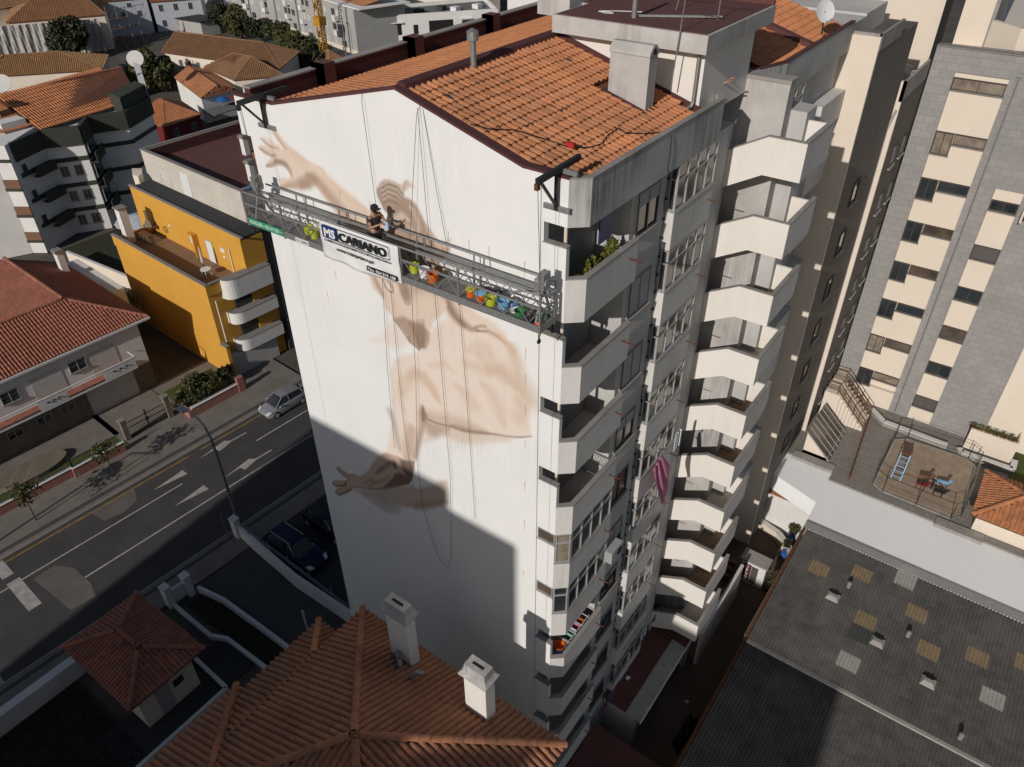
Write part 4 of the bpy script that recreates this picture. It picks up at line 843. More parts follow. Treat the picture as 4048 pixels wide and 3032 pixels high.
text('lettering', 'Tlm. 964 515 108', 'wht', BN, (6.03, yb-.006, 28.355), (1, 0, 0), (0, 0, 1), .1, 1.12, .015)
# ---- buckets and paint tins on the deck
def bucket(x, y, r, h, mat, lab, inner=None, grp='paint buckets on the platform', handle=False, z=28.458, lid=None):
    t = root('paint_bucket', (x, y, z), lab, 'bucket', grp)
    MB().lathe([(r*.8, z), (r, z+h), (r*1.06, z+h), (r*1.06, z+h-.03), (r*1.0, z+h-.03), (r*.93, z+h-.01), (r*.78, z+.03)], (x, y, 0), 16).build('tub', mat, t, smooth=False)
    MB().lathe([(r*.86, z+h*.35), (r*.88, z+h*.36)], (x, y, 0), 16).build('paint', inner or mat, t)
    if lid: MB().lathe([(r*1.05, z+h), (r*1.05, z+h+.03), (r*.5, z+h+.045)], (x, y, 0), 16).build('lid', lid, t)
    if handle: MB().path([(x+r*math.cos(a_), y-r*.2, z+h+abs(math.sin(a_))*r*1.1) for a_ in [math.pi*i/8 for i in range(9)]], .012, 5).build('handle', 'orange', t)
bucket(2.88, -.62, .15, .28, 'lime', 'lime yellow bucket, left one of the pair near the green phone sign')
bucket(3.28, -.72, .16, .3, 'lime', 'lime yellow bucket, right one of the pair near the green phone sign')
bucket(7.4, -.62, .15, .28, 'lime', 'lime yellow bucket just right of the banner')
bucket(7.84, -.68, .16, .3, 'plastic_w', 'white and green paint tub right of the banner', 'offwhite')
bucket(8.2, -.72, .18, .28, 'orange', 'big orange bucket beside the white and green tub', 'curtain')
bucket(9.62, -.76, .15, .22, 'orange', 'orange pot with lime lid and raised handle', 'lime', handle=True, lid='lime')
bucket(9.98, -.78, .16, .22, 'orange', 'orange pot with pale blue lid', 'skyblue', lid='skyblue')
bucket(10.34, -.80, .17, .24, 'lime', 'wide open lime bucket in the middle of the right group', 'lime')
bucket(10.72, -.74, .18, .24, 'skyblue', 'paint splashed blue and white tub with black tools', 'plastic_w')
bucket(11.1, -.7, .15, .05, 'plastic_w', 'flat tin lid with yellow rim on the deck', 'offwhite')
bucket(11.32, -.82, .15, .17, 'greenp', 'round white tin with green band', 'gravel')
bucket(11.5, -.6, .1, .17, 'metal', 'small dark tin behind the green banded one', 'dark')
bucket(10.0, -.48, .15, .2, 'black', 'black tub behind the blue lidded pot', 'dark')
bucket(10.3, -.46, .15, .2, 'black', 'black tub at the back rail of the right group', 'dark')
def cloth(name, x, y, z, rx, ry, h, mat, lab, cat='bag'):
    b = MB(); n = 12; v_ = [(x, y, z+h)]; f_ = []
    for j in range(1, 5):
        for i in range(n):
            t = 2*math.pi*i/n; rr_ = j/4*(1+.25*math.sin(i*2.3+j)); v_.append((x+rx*rr_*math.cos(t), y+ry*rr_*math.sin(t), z+.003*j+h*(1-(j/4)**2)*(.7+.5*random.random())))
    for i in range(n): f_.append((0, 1+i, 1+(i+1) % n))
    for j in range(3):
        for i in range(n): a = 1+j*n; f_.append((a+i, a+n+i, a+n+(i+1) % n, a+(i+1) % n))
    b.add(v_, f_); b.build(name, mat, None, lab, cat)
cloth('plastic_bag', 11.7, -.85, 28.46, .2, .13, .14, 'black', 'crumpled black plastic bag on the right of the deck')
cloth('plastic_bag', 11.9, -.62, 28.46, .16, .14, .26, plain('pale_green_film', (.18, .32, .18), .4), 'pale green plastic sack in the right corner of the platform')
cloth('rag', 12.0, -.88, 28.46, .12, .12, .08, 'orange', 'orange cloth in the far right corner of the deck', 'rag')
cloth('rag', 10.9, -.55, 28.46, .14, .1, .16, 'blueb', 'blue stained rag behind the round tins', 'rag')
# ---- people (skin-modifier bodies)
def body(name, pts, edges, radii, mat, parent, lvl=2):
    me = bpy.data.meshes.new(name); o0 = wloc(parent); me.from_pydata([tuple(Vector(p)-o0) for p in pts], edges, []); me.update(); me.materials.append(M[mat])
    o = bpy.data.objects.new(name, me); COL.objects.link(o); o.parent = parent
    s = o.modifiers.new('s', 'SKIN'); s.use_smooth_shade = True
    for v, r in zip(me.skin_vertices[0].data, radii): v.radius = (r, r) if isinstance(r, (int, float)) else r
    me.skin_vertices[0].data[0].use_root = True
    u_ = o.modifiers.new('u', 'SUBSURF'); u_.levels = lvl; u_.render_levels = lvl; return o
def man(px, py, pz, lab, cat='person', shirt='tshirt', lean=0.):
    t = root('person', (px, py, pz), lab, cat); A = lambda x, y, z: (px+x, py+y, pz+z)
    # body: pelvis, spine, neck, head, both arms raised forward to the right
    P = [A(0, 0, .93), A(0, 0, 1.12), A(.01, 0, 1.3), A(.02, 0, 1.43), A(.03, 0, 1.52), A(.05, 0, 1.60), A(.06, .0, 1.70),
         A(0.0, -.2, 1.40), A(.10, -.27, 1.17), A(.33, -.16, 1.28), A(.40, -.12, 1.33),
         A(.03, .2, 1.40), A(.16, .24, 1.27), A(.34, .1, 1.34), A(.41, .06, 1.38),
         A(-.0, -.1, .86), A(.02, -.11, .48), A(-.02, -.11, .08), A(.12, -.11, .04), A(0, .1, .86), A(.03, .12, .48), A(0, .12, .08), A(.14, .13, .04)]
    E = [(0, 1), (1, 2), (2, 3), (3, 4), (4, 5), (5, 6), (3, 7), (7, 8), (8, 9), (9, 10), (3, 11), (11, 12), (12, 13), (13, 14), (0, 15), (15, 16), (16, 17), (17, 18), (0, 19), (19, 20), (20, 21), (21, 22)]
    Rr = [.14, .135, .155, .11, .055, .085, .085, .07, .045, .035, .025, .07, .045, .035, .025, .095, .065, .045, .035, .095, .065, .045, .035]
    body('body', P, E, Rr, 'skin', t)
    P2 = [A(0, 0, .95), A(0, 0, 1.12), A(.01, 0, 1.3), A(.02, 0, 1.43), A(0.0, -.2, 1.41), A(.055, -.245, 1.27), A(.03, .2, 1.41), A(.1, .225, 1.32)]
    body('t_shirt', P2, [(0, 1), (1, 2), (2, 3), (3, 4), (4, 5), (3, 6), (6, 7)], [.165, .155, .175, .13, .09, .068, .09, .068], shirt, t)
    P3 = [A(0, 0, .95), A(-.0, -.1, .86), A(.02, -.11, .48), A(-.02, -.11, .12), A(0, .1, .86), A(.03, .12, .48), A(0, .12, .12)]
    body('trousers', P3, [(0, 1), (1, 2), (2, 3), (0, 4), (4, 5), (5, 6)], [.16, .115, .085, .065, .115, .085, .065], 'black', t)
    # head details
    hx, hy, hz = px+.06, py, pz+1.66
    MB().lathe([(.112, 0), (.118, .05), (.1, .1), (.06, .13), (.01, .14)], (hx, hy, hz), 14).build('cap', 'cap', t, smooth=True)
    MB().box(hx+.06, hx+.21, hy-.07, hy+.07, hz+.01, hz+.03).build('cap_peak', 'cap', t)
    MB().lathe([(.03, 0), (.09, .03), (.108, .09), (.1, .14)], (hx-.02, hy, hz-.12), 12).build('hair', 'cap', t, smooth=True)
    MB().box(hx+.1, hx+.135, hy-.015, hy+.015, hz-.06, hz-.01).box(hx-.02, hx+.02, hy-.115, hy-.1, hz-.06, hz).build('nose', 'skin', t)
    MB().box(hx+.05, hx+.1, hy-.06, hy+.06, hz-.13, hz-.08).build('beard', 'cap', t)
    for sgn, (x0, y0, z0) in ((-1, (.40, -.12, 1.33)), (1, (.41, .06, 1.38))):
        h_ = MB(); h_.bar(A(x0, y0, z0), A(x0+.07, y0+.0, z0+.015), .075, .03)
        for i in range(4):
            a = A(x0+.06, y0-.03+i*.02, z0+.015); b2 = A(x0+.11+.008*(i in (1, 2)), y0-.032+i*.02, z0+.02); c2 = A(x0+.12, y0-.03+i*.02, z0-.02+.005*i)
            h_.tube(a, b2, .0085, .008, 6); h_.tube(b2, c2, .008, .007, 6)
        h_.tube(A(x0+.01, y0-.035*sgn*-1, z0), A(x0+.06, y0+.05*sgn*-1*-.4, z0+.05), .01, .008, 6); h_.build('hand', 'skin', t)
    return t
man(6.0, -.66, 28.456, 'man in black cap and charcoal t-shirt standing on the platform, arms raised to a brush')
b = MB(); b.box(6.44, 6.62, -.74, -.72, 29.62, 29.86); b.build('reference_sheet', plain('pale_blue_paper', (.5, .58, .75), .5), None, 'pale blue sheet held up in the painter\'s hands', 'paper')
b = MB(); b.tube((6.44, -.72, 29.8), (6.68, -.6, 29.98), .012, .02, 6); b.build('paint_brush', 'wood', None, 'short brush held by the painter at the wall', 'brush')
man(11.75, 9.7, 31.0, 'person in a dark cap and blue shirt on the shaded terrace beside the penthouse', shirt='blueshirt')
# ================================================================ ground, street, pavements
b = MB(); b.box(-900, 500, -300, 900, -1, -.06); struct('ground', b, 'earth')
def sfl(name, mat, x0, x1, y0, y1, z, th=.02):
    b = MB(SF); b.box(x0, x1, y0, y1, z-th, z); return struct(name, b, mat)
sfl('road', 'asphalt', -25.0, -15.5, -60, 90, 0, .05)
sfl('pavement', 'cobble', -35, -25.15, -60, 16, .10, .16)
sfl('pavement', 'cobble', -15.35, -13.3, -60, 60, .10, .16)
sfl('kerb', 'kerb', -25.15, -25.0, -60, 90, .12, .18); sfl('kerb', 'kerb', -15.5, -15.35, -60, 90, .12, .18)
sfl('paving_band', 'cobble_dark', -25.9, -25.5, -60, 30, .104, .01); sfl('paving_band', 'cobble_dark', -15.1, -14.8, -60, 30, .104, .01)
b = MB(SF)
for x, y0, y1 in ((-22.35, -60, 2.1), (-19.38, -8.0, 60), (-22.2, 8.4, 60)): b.box(x-.06, x+.06, y0, y1, .001, .006)
struct('lane_line', b, 'paint_w')
b = MB(SF); b.box(-24.75, -24.6, -60, 4, .001, .006); b.box(-24.75, -24.6, 5, 40, .001, .006); struct('kerb_line', b, 'paint_y')
for i, (cx, cy, d) in enumerate(((-23.3, 2.0, 1), (-23.7, 6.3, -1), (-20.65, 2.1, 1), (-20.4, 6.3, -1))):
    b = MB(SF); hx = .3
    if d > 0: b.prism([(cx-.05, cy-1.6), (cx-.35, cy+.9), (cx+.3, cy+.9)], .001, .007)
    else: b.prism([(cx-.1, cy-2.0), (cx-.12, cy-.5), (cx+.35, cy-.4), (cx+.05, cy+.9), (cx+.1, cy+2.2), (cx-.02, cy+2.2), (cx-.1, cy+.8), (cx-.45, cy+.5)], .001, .007)
    struct('direction_arrow', b, 'paint_w')
b = MB(SF); b.box(-22.7, -19.5, -10.1, -9.3, .001, .007); b.box(-27, -23.3, -10.1, -9.4, .001, .007); b.box(-16.8, -15.6, -13.9, -13.1, .001, .007); struct('stop_bar', b, 'paint_w')
b = MB(SF); b.prism([(-21.8, -8.8), (-17.6, -8.4), (-17.4, -6.9), (-18.6, -6.6), (-20.7, -6.7), (-21.9, -7.4)], .0075, .010); b.prism([(-24.6, -3.6), (-23.2, -3.4), (-22.9, -2.1), (-23.3, -.9), (-24.6, -.4)], .0075, .010); struct('road_patch', b, 'asphalt_patch')
# ---- street lamp, poles, young trees
LP = root('street_lamp', (-15.17, 3.27, 0), 'tall curved steel street lamp rising over the road', 'street lamp')
b = MB(); pts = [(-15.17, 3.27, 0), (-15.17, 3.27, 4)]; b.tube(pts[0], pts[1], .12, .1, 10)
pp = [(-15.17, 3.27, 4), (-15.18, 3.27, 6.5), (-15.25, 3.27, 8), (-15.5, 3.25, 8.8), (-16.0, 3.23, 9.3), (-16.7, 3.21, 9.45), (-17.2, 3.2, 9.42)]
for i in range(len(pp)-1): b.tube(pp[i], pp[i+1], .1-.008*i, .092-.008*i, 10)
b.build('pole', 'metal', LP)
MB().box(-17.9, -17.15, 3.0, 3.4, 9.3, 9.42).build('lamp_head', 'alum', LP)
def foliage(name, mat, parent, c, r, n, leaf=.16, kind=None, flat=.8, seed=0, clump=14):
    rg = np.random.RandomState(seed); V = []; Fc = []
    cl = rg.randn(clump, 3); cl /= np.linalg.norm(cl, axis=1)[:, None]; cl *= rg.uniform(.35, .85, clump)[:, None]
    o0 = np.array(wloc(parent)) if parent else np.zeros(3)
    ci = rg.randint(0, clump, n); dv = rg.randn(n, 3); dv /= np.linalg.norm(dv, axis=1)[:, None]
    p = cl[ci]+dv*(rg.uniform(.25, 1, n)**.5*rg.uniform(.25, .5, clump)[ci])[:, None]
    p = p*np.array(r)+np.array(c)
    a = rg.randn(n, 3); a /= np.linalg.norm(a, axis=1)[:, None]; t = rg.randn(n, 3); u = np.cross(a, t); u /= np.linalg.norm(u, axis=1)[:, None]; s = rg.uniform(.6, 1.3, n)[:, None]*leaf
    q = np.stack([p-a*s, p+u*s*.5, p+a*s, p-u*s*.5], 1).reshape(-1, 3)-o0
    me = bpy.data.meshes.new(name); me.from_pydata(q.tolist(), [], [(4*i, 4*i+1, 4*i+2, 4*i+3) for i in range(n)]); me.update(); me.materials.append(M[mat])
    o = bpy.data.objects.new(name, me); COL.objects.link(o)
    if parent: o.parent = parent
    if kind: o['kind'] = kind
    return o
def tree(x, y, h, r, lab, n=2500, mat='leaf', leaf=.2, trunk=.12, grp=None, base=.35, z0=0, seed=None, name='broadleaf_tree'):
    t = root(name, (x, y, z0), lab, 'tree', grp); sd_ = seed if seed is not None else int(abs(x*7+y*3))
    b = MB(); cz = z0+h-r[2]
    b.tube((x, y, z0), (x+.05, y+.03, cz), trunk, trunk*.6, 8)
    for i in range(7):
        a = i*2.4+sd_; b.tube((x+.04, y+.02, z0+(cz-z0)*(.65+.05*i)), (x+math.cos(a)*r[0]*.6, y+math.sin(a)*r[1]*.6, cz+r[2]*(.1+.35*random.random())), trunk*.4, trunk*.12, 5)
    b.build('trunk', 'bark', t); foliage('crown', mat, t, (x, y, cz), r, n, leaf, seed=sd_, clump=18); return t
P = lambda x, y: (SF @ Vector((x, y, 0)))
for (x, y, lab) in ((-26.96, 1.16, 'sparse young tree on the pavement in front of the iron gate'), (-27.17, -4.56, 'sparse young tree on the pavement nearest the road crossing')):
    tree(x, y, 3.4, (1.1, 1.1, .8), lab, 420, 'leaf2', .13, .05, 'young pavement trees', name='young_tree')
b = MB(); b.tube((-26.27, -1.15, .1), (-26.27, -1.15, 2.5), .035); sp = b.build('sign_post', 'metal', None, 'thin leaning sign post between the two young pavement trees', 'post')
b = MB(); b.tube((-15.2, 2.3, .1), (-15.2, 2.3, 2.2), .03); b.build('sign_post', 'metal', None, 'thin post beside the foot of the street lamp', 'post')
# lamp posts farther down the street, out of the frame: their shadows fall in it
for y in (-9.0,):
    l = root('street_lamp', tuple(P(-26.0, y-6)), 'street lamp on the far pavement beyond the picture edge', 'street lamp'); q = P(-26.0, y-6)
    MB().tube(q, q+Vector((0, 0, 8)), .09, .07).build('pole', 'metal', l); MB().tube(q+Vector((0, 0, 8)), q+Vector((1.8, 0, 8.6)), .06).build('arm', 'metal', l)
# ================================================================ left front garden: wall, railings, gate
GW = root('garden_wall', tuple(P(-29.2, -3)), 'low pink rendered garden wall with green iron railings by the pavement', 'garden wall')
b = MB(SF); b.box(-29.4, -29.15, -30, -2.4, .1, .85); b.box(-29.1, -28.85, -2.6, 1.3, .1, .95); b.build('wall', 'pink', GW)
b = MB(SF); b.box(-29.45, -29.1, -30, -2.42, .85, .9); b.box(-29.15, -28.8, -2.62, 1.35, .95, 1.0); b.build('coping', 'white', GW)
GP = M['gatepaint'] = plain('dark_green_iron', (.012, .03, .022), .5)
def railing(parent, x, y0, y1, z0, z1, step=.22, name='railing'):
    b = MB(SF); y = y0
    while y < y1: b.tube(SF.inverted() @ (SF @ Vector((x, y, z0))), (x, y, z1), .014, None, 4) if False else b.add([(x-.014, y-.014, z0), (x+.014, y-.014, z0), (x+.014, y+.014, z0), (x-.014, y+.014, z0), (x, y, z1)], [(0, 1, 4), (1, 2, 4), (2, 3, 4), (3, 0, 4)]); y += step
    b.box(x-.02, x+.02, y0, y1, z0+.12, z0+.16); b.box(x-.02, x+.02, y0, y1, z1-.2, z1-.16); return b.build(name, 'gatepaint', parent)
railing(GW, -29.27, -30, -2.4, .9, 1.75); railing(GW, -28.97, -2.55, 1.25, 1.0, 1.85)
for y in (-10, -2.5): MB(SF).box(-29.12, -29.0, y-.06, y+.06, .9, 1.95).build('post', 'gatepaint', GW)
IG = root('iron_gate', tuple(P(-30.1, 4)), 'dark green double iron gate between two stone pillars', 'gate')
b = MB(SF)
for i in range(19):
    y = 2.5+i*.165; b.add([(-30.1, y-.018, .15), (-30.06, y-.018, .15), (-30.06, y+.018, .15), (-30.1, y+.018, .15), (-30.08, y, 1.75)], [(0, 1, 4), (1, 2, 4), (2, 3, 4), (3, 0, 4)])
for z in (.25, 1.0, 1.5): b.box(-30.1, -30.05, 2.4, 5.5, z, z+.05)
b.box(-30.12, -30.03, 3.9, 4.0, .1, 1.9); b.box(-30.14, -30.02, 3.85, 4.1, .9, 1.1); b.build('leaf', 'gatepaint', IG)
for y, lab in ((2.1, 'rough stone gate pillar on the left of the iron gate'), (5.75, 'tall rough stone gate pillar on the right of the iron gate')):
    b = MB(SF); b.box(-30.25, -29.85, y-.2, y+.2, .1, 1.9 if y < 3 else 2.1); t = b.build('gate_pillar', 'stone', None, lab, 'pillar')
    b = MB(SF); b.box(-30.3, -29.8, y-.26, y+.26, 1.9 if y < 3 else 2.1, 2.05 if y < 3 else 2.25); b.build('cap', 'kerb', t)
W2 = root('garden_wall', tuple(P(-28.6, 9)), 'pink garden wall with hedge behind, right of the iron gate', 'garden wall')
b = MB(SF); b.box(-28.75, -28.5, 6.9, 12.0, .1, .95); b.box(-29.9, -28.5, 6.6, 6.9, .1, .8); b.box(-28.8, -28.4, 11.2, 11.8, .1, 1.5); b.build('wall', 'pink', W2)
b = MB(SF); b.box(-28.8, -28.45, 6.9, 11.2, .95, 1.0); b.build('coping', 'white', W2); railing(W2, -28.62, 6.9, 11.2, 1.0, 1.9)
b = MB(SF); b.box(-28.47, -28.44, 11.3, 11.55, .95, 1.3); b.build('letter_box', 'white', W2)
b = MB(SF); b.box(-33.4, -29.5, -30, 1.8, .1, .13); b.box(-33.5, -29.2, 7.0, 11.6, .1, .13); struct('lawn', b, 'grass_lit')
b = MB(SF); b.box(-35, -31.2, -30, 2, .125, .15); b.box(-35, -30.1, 1.6, 6.6, .125, .15); struct('garden_path', b, 'gravel' if False else 'cobble')
b = MB(SF); b.prism([(-31.9+1.1*math.cos(t), -4.4+2.6*math.sin(t)) for t in [2*math.pi*i/20 for i in range(20)]], .13, .5); b.build('round_planter', 'stone', None, 'raised round stone bed on the garden path of the left house', 'planter')
for i in range(3): foliage('lawn_edge', 'leaf2', None, tuple((P(-29.8, -1+3.2*-i)+Vector((0, 0, .25)))), (.5, 1.8, .25), 700, .09, 'stuff', seed=50+i)['label'] = 'low green planting behind the railings'
hb = root('garden_bush', tuple(P(-30.2, 9)), 'big round clipped bush behind the pink wall right of the gate', 'bush')
foliage('leaves', 'leaf2', hb, tuple(P(-30.4, 8.6)+Vector((0, 0, 1.2))), (1.5, 2.2, 1.3), 5200, .13, seed=5, clump=30)
hb = root('garden_bush', tuple(P(-30.2, 11.3)), 'small dark cypress shrub at the foot of the ochre wall', 'bush')
foliage('leaves', 'leaf', hb, tuple(P(-30.0, 11.2)+Vector((0, 0, 1.3))), (.7, .7, 1.3), 1500, .12, seed=6)
# ================================================================ left house
HS = root('tiled_house', tuple(P(-38, 3)), 'two storey white house with hipped orange tile roof and long balcony by the road', 'house')
b = MB(SF); b.box(-41.5, -35.0, -30, 7.4, .1, 6.25); b.box(-50, -41.5, 3.4, 9.8, .1, 6.25); hw = b.build('wall', 'white', HS)
b = MB(SF); b.box(-34.996, -34.96, -30, 1.85, .1, 2.6); b.box(-34.996, -34.96, 5.85, 7.42, .1, 2.5); b.build('stone_base', 'stone', HS)
b = MB(SF); b.box(-34.99, -34.95, 1.9, 5.8, .15, 2.5); b.build('garage_door', 'blinds', HS)
ex, rx, ez, rz = -34.75, -38.95, 6.5, 8.5; yN, yr = 8.35, 4.15
X = lambda *p: tuple(SF @ Vector(p))
rf = MB()
rf.plate([X(ex, -30, ez), X(ex, yN, ez), X(rx, yr, rz), X(rx, -30, rz)], .1)
rf.plate([X(ex, yN, ez), X(-50, yN, ez), X(-50, yr, rz), X(rx, yr, rz)], .1)
rf.plate([X(rx, yr, rz), X(-50, yr, rz), X(-50, 0, ez), X(rx-4.2, 0, ez)], .1)
rf.plate([X(rx, yr, rz), X(rx-4.2, 0, ez), X(rx-4.2, -30, ez), X(rx, -30, rz)], .1)
rf = rf.build('roof', 'claydeck', HS); R3 = SF.to_3x3()
sv = (rz-ez)/(ex-rx); V1 = R3 @ Vector((-1, 0, sv)); U1 = R3 @ Vector((0, 1, 0)); V2 = R3 @ Vector((0, -1, sv)); U2 = R3 @ Vector((-1, 0, 0))
sl1 = math.hypot(4.2, 2.0); V3 = R3 @ Vector((0, 1, sv)); U3 = R3 @ Vector((1, 0, 0)); V4 = R3 @ Vector((1, 0, sv)); U4 = R3 @ Vector((0, -1, 0))
lay_tiles(rf, [(X(ex, -12, ez+.04), U1, V1, [(0, 0), (20.35, 0), (16.15, sl1), (0, sl1)])], .25, .42, 'clay_red', 300)
lay_tiles(rf, [(X(ex, yN, ez+.04), U2, V2, [(0, 0), (14, 0), (14, sl1), (4.2, sl1)]), (X(-50, 0, ez+.04), U3, V3, [(0, 0), (6.85, 0), (11.05, sl1), (0, sl1)]), (X(rx-4.2, 0, ez+.04), U4, V4, [(0, 0), (12, 0), (12, sl1), (-4.2, sl1)])], .25, .42, 'clay_red', 0)
for a, b2 in (((ex, yN, ez+.1), (rx, yr, rz+.06)), ((rx, -12, rz+.06), (rx, yr, rz+.06)), ((-50, yr, rz+.06), (rx, yr, rz+.06))): ridge_caps(rf, X(*a), X(*b2), 'clay_red', .42, .14)
b = MB(SF); b.box(ex-.02, ex+.12, -30, yN+.1, ez-.16, ez+.02); b.box(-50, ex+.0, yN, yN+.12, ez-.16, ez+.02); b.build('gutter', 'white', HS)
b = MB(SF); b.box(-34.99, -33.75, -30, 5.95, 3.2, 3.32); bl = b.build('balcony', 'white', HS)
b = MB(SF); b.box(-34.9, -33.9, -29, 5.8, 3.324, 3.335); b.build('floor', 'clay_red', bl)
for y0, y1 in ((3.3, 5.9), (-1.75, .35), (-8, -5)):
    b = MB(SF); b.box(-33.82, -33.75, y0, y1, 3.4, 4.2); q = b.build('parapet_panel', 'white', bl)
    for i in range(3): y = y0+(y1-y0)*(.3+.2*i); MB(SF).lathe([(.07, 0), (.07, .08)], (0, 0, 0), 10, Matrix.Translation((-33.755, y, 3.85)) @ Matrix.Rotation(R_(90), 4, 'Y')).build('round_hole', 'dark', q)
b = MB(SF); b.box(-33.83, -33.73, -30, 5.98, 4.24, 4.3); b.box(-34.9, -33.73, 5.9, 5.98, 4.24, 4.3); b.build('hand_rail', 'white', bl)
b = MB(SF)
for y0, y1 in ((.35, 3.3), (-5, -1.75), (-12, -8)):
    y = y0
    while y < y1: b.box(-33.79, -33.77, y, y+.02, 3.34, 4.24); b.box(-33.79, -33.77, y+.06, y+.14, 3.7+.2*math.sin(y*30), 3.72+.2*math.sin(y*30)); y += .17
b.build('balusters', 'metal', bl)
def swin(parent, y, z, w_, h, x=-34.99, cols=2, pane='glass', shut=0, **k):
    return window(parent, X(x+.03, y, z), R3 @ Vector((0, 1, 0)), w_, h, R3 @ Vector((1, 0, 0)), cols, 'alum', pane, 'kerb', shut, **k)
swin(HS, 1.45, 4.5, 1.35, .95); swin(HS, -3.6, 4.4, 1.3, 1.0)
b = MB(SF); b.box(-34.99, -34.97, 3.0, 5.2, 3.35, 5.5); b.box(-34.99, -34.97, -1.4, .9, 3.35, 5.5); b.build('roller_shutter', 'blinds', HS)
for y in (-.3, -2.1, -4.3): swin(HS, y, 1.5, 1.1, .75, -34.955)
CH = MB(SF); CH.prism([(-49.2, 6.6), (-48.3, 6.6), (-48.3, 7.3), (-49.2, 7.3)], 6.6, 8.6) if False else None
def simple_chimney(parent, x, y, z0, z1, w_=.5, d_=.4, xf=ID, mat='white', cap='kerb'):
    b = MB(xf); b.box(x-w_/2, x+w_/2, y-d_/2, y+d_/2, z0, z1); c = b.build('chimney', mat, parent)
    b = MB(xf); b.box(x-w_/2-.1, x+w_/2+.1, y-d_/2-.1, y+d_/2+.1, z1, z1+.14); b.box(x-w_/2-.04, x+w_/2+.04, y-d_/2-.04, y+d_/2+.04, z1+.14, z1+.26); b.build('cap', cap, c); return c
simple_chimney(HS, -46.8, 7.4, 6.7, 8.9, .75, .55, SF)
b = MB(SF); b.box(-35.4, -35.2, 1.5, 1.6, 6.8, 6.9); b.build('vent', 'white', rf) if False else None
GR = root('garden_shed', tuple(P(-40, -14)), 'pink shed corner with grey slab roof at the left picture edge', 'shed')
b = MB(SF); b.box(-46, -41.9, -6, -1.2, .1, 6.8); b.build('wall', 'pink', GR); b = MB(SF); b.box(-46.1, -41.7, -6.1, -1.0, 6.8, 7.0); b.build('roof', 'cement_pale', GR)
bb = root('garden_bush', tuple(P(-44, 10.6)), 'yellow green shrub between the tiled house and the ochre building', 'bush')
foliage('leaves', 'leaf_y', bb, tuple(P(-44.5, 10.3)+Vector((0, 0, 2.6))), (2.2, 1.2, 2.4), 2600, .16, seed=9, clump=20)
# ================================================================ ochre building with terrace
YB = root('ochre_building', tuple(P(-38, 15)), 'ochre yellow apartment building with a long roof terrace and rounded balconies', 'building')
b = MB(SF); b.box(-46.2, -31.3, 12.1, 15.8, 0, 8.0); b.box(-48.3, -30.9, 15.8, 17.9, 0, 11.6); b.box(-48.3, -30.9, 15.8, 15.95, 11.6, 11.9); b.build('party_wall', 'yellow', YB)
b = MB(SF); b.box(-46.2, -31.3, 12.0, 12.2, 8.0, 9.0); b.box(-31.3, -31.1, 12.0, 13.3, 8.0, 9.0); b.box(-46.3, -46.0, 12.2, 15.8, 8, 8.6); b.box(-31.3, -30.4, 12.0, 12.3, 0, 3.4); b.build('terrace_parapet', 'yellow', YB)
b = MB(SF); b.box(-46.25, -31.1, 11.96, 12.26, 9.0, 9.08); b.box(-31.34, -31.05, 12.2, 13.4, 9.0, 9.08); b.box(-31.3, -30.35, 11.96, 12.34, 3.4, 3.46); b.box(-48.4, -30.6, 15.74, 16.0, 11.9, 12.0); b.build('coping', 'kerb', YB)
b = MB(SF); b.box(-46.0, -31.3, 12.2, 15.79, 8.001, 8.02); b.build('terrace_floor', 'terr_tile', YB)
b = MB(SF); b.box(-48.2, -30.95, 16.0, 17.95, 11.7, 11.85); b.build('upper_terrace', 'membrane' if False else 'asphalt_dark', YB)
def door(parent, x, y, z, w_, h, xf, mat='plastic_w', name='door'):
    b = MB(xf); b.box(x, x+w_, y-.03, y+.0, z, z+h); d = b.build(name, mat, parent); b = MB(xf); b.box(x-.05, x, y-.045, y, z, z+h+.05); b.box(x+w_, x+w_+.05, y-.045, y, z, z+h+.05); b.box(x-.05, x+w_+.05, y-.045, y, z+h, z+h+.06); b.build('frame', 'alum', d)
door(YB, -36.6, 15.79, 8.03, .95, 2.0, SF); door(YB, -39.2, 15.79, 8.9, .22, .75, SF, 'plastic_w', 'narrow_window')
b = MB(SF); b.box(-38.7, -37.9, 15.3, 15.79, 10.1, 10.2); b.box(-38.0, -37.85, 15.3, 15.79, 8.03, 10.1); b.build('buttress', 'yellow', YB)
for x, z in ((-42.5, 9.6), (-34.0, 9.2)): MB(SF).lathe([(.14, 0), (.12, .06), (.02, .09)], (0, 0, 0), 14, Matrix.Translation((x, 15.79, z)) @ Matrix.Rotation(R_(90), 4, 'X')).build('wall_lamp', 'plastic_w', YB)
b = MB(SF); b.box(-34.4, -33.8, 15.77, 15.789, 9.6, 10.0); b.build('plaque', 'plastic_w', YB)
b = MB(SF); b.tube((-32.9, 15.72, 8.1), (-32.9, 15.72, 10.3), .06); b.build('downpipe', 'cream', YB)
b = MB(SF)
for i in range(3):
    pts = []
    z0 = 8.0-2.75*i
for i, (z0, z1) in enumerate(((7.3, 9.05), (4.9, 5.95), (2.2, 3.3))):
    pts = [(-31.3, 13.3)]+[(-31.0+.75*math.sin(t)*1.0, 13.35+.9*(1-math.cos(t))) for t in [R_(a) for a in range(0, 91, 15)]]+[(-30.2, 17.6), (-31.1, 17.6), (-31.3, 14)]
    b = MB(SF); b.prism(pts, z0, z1); q = b.build('rounded_balcony', 'white', YB)
    b = MB(SF); b.prism([(x+.02, y) for x, y in pts], z1, z1+.05); b.build('coping', 'kerb', q)
    b = MB(SF); b.box(-31.25, -31.0, 14.2, 16.8, z0-1.9, z0-.05); b.build('window', 'glass', YB)
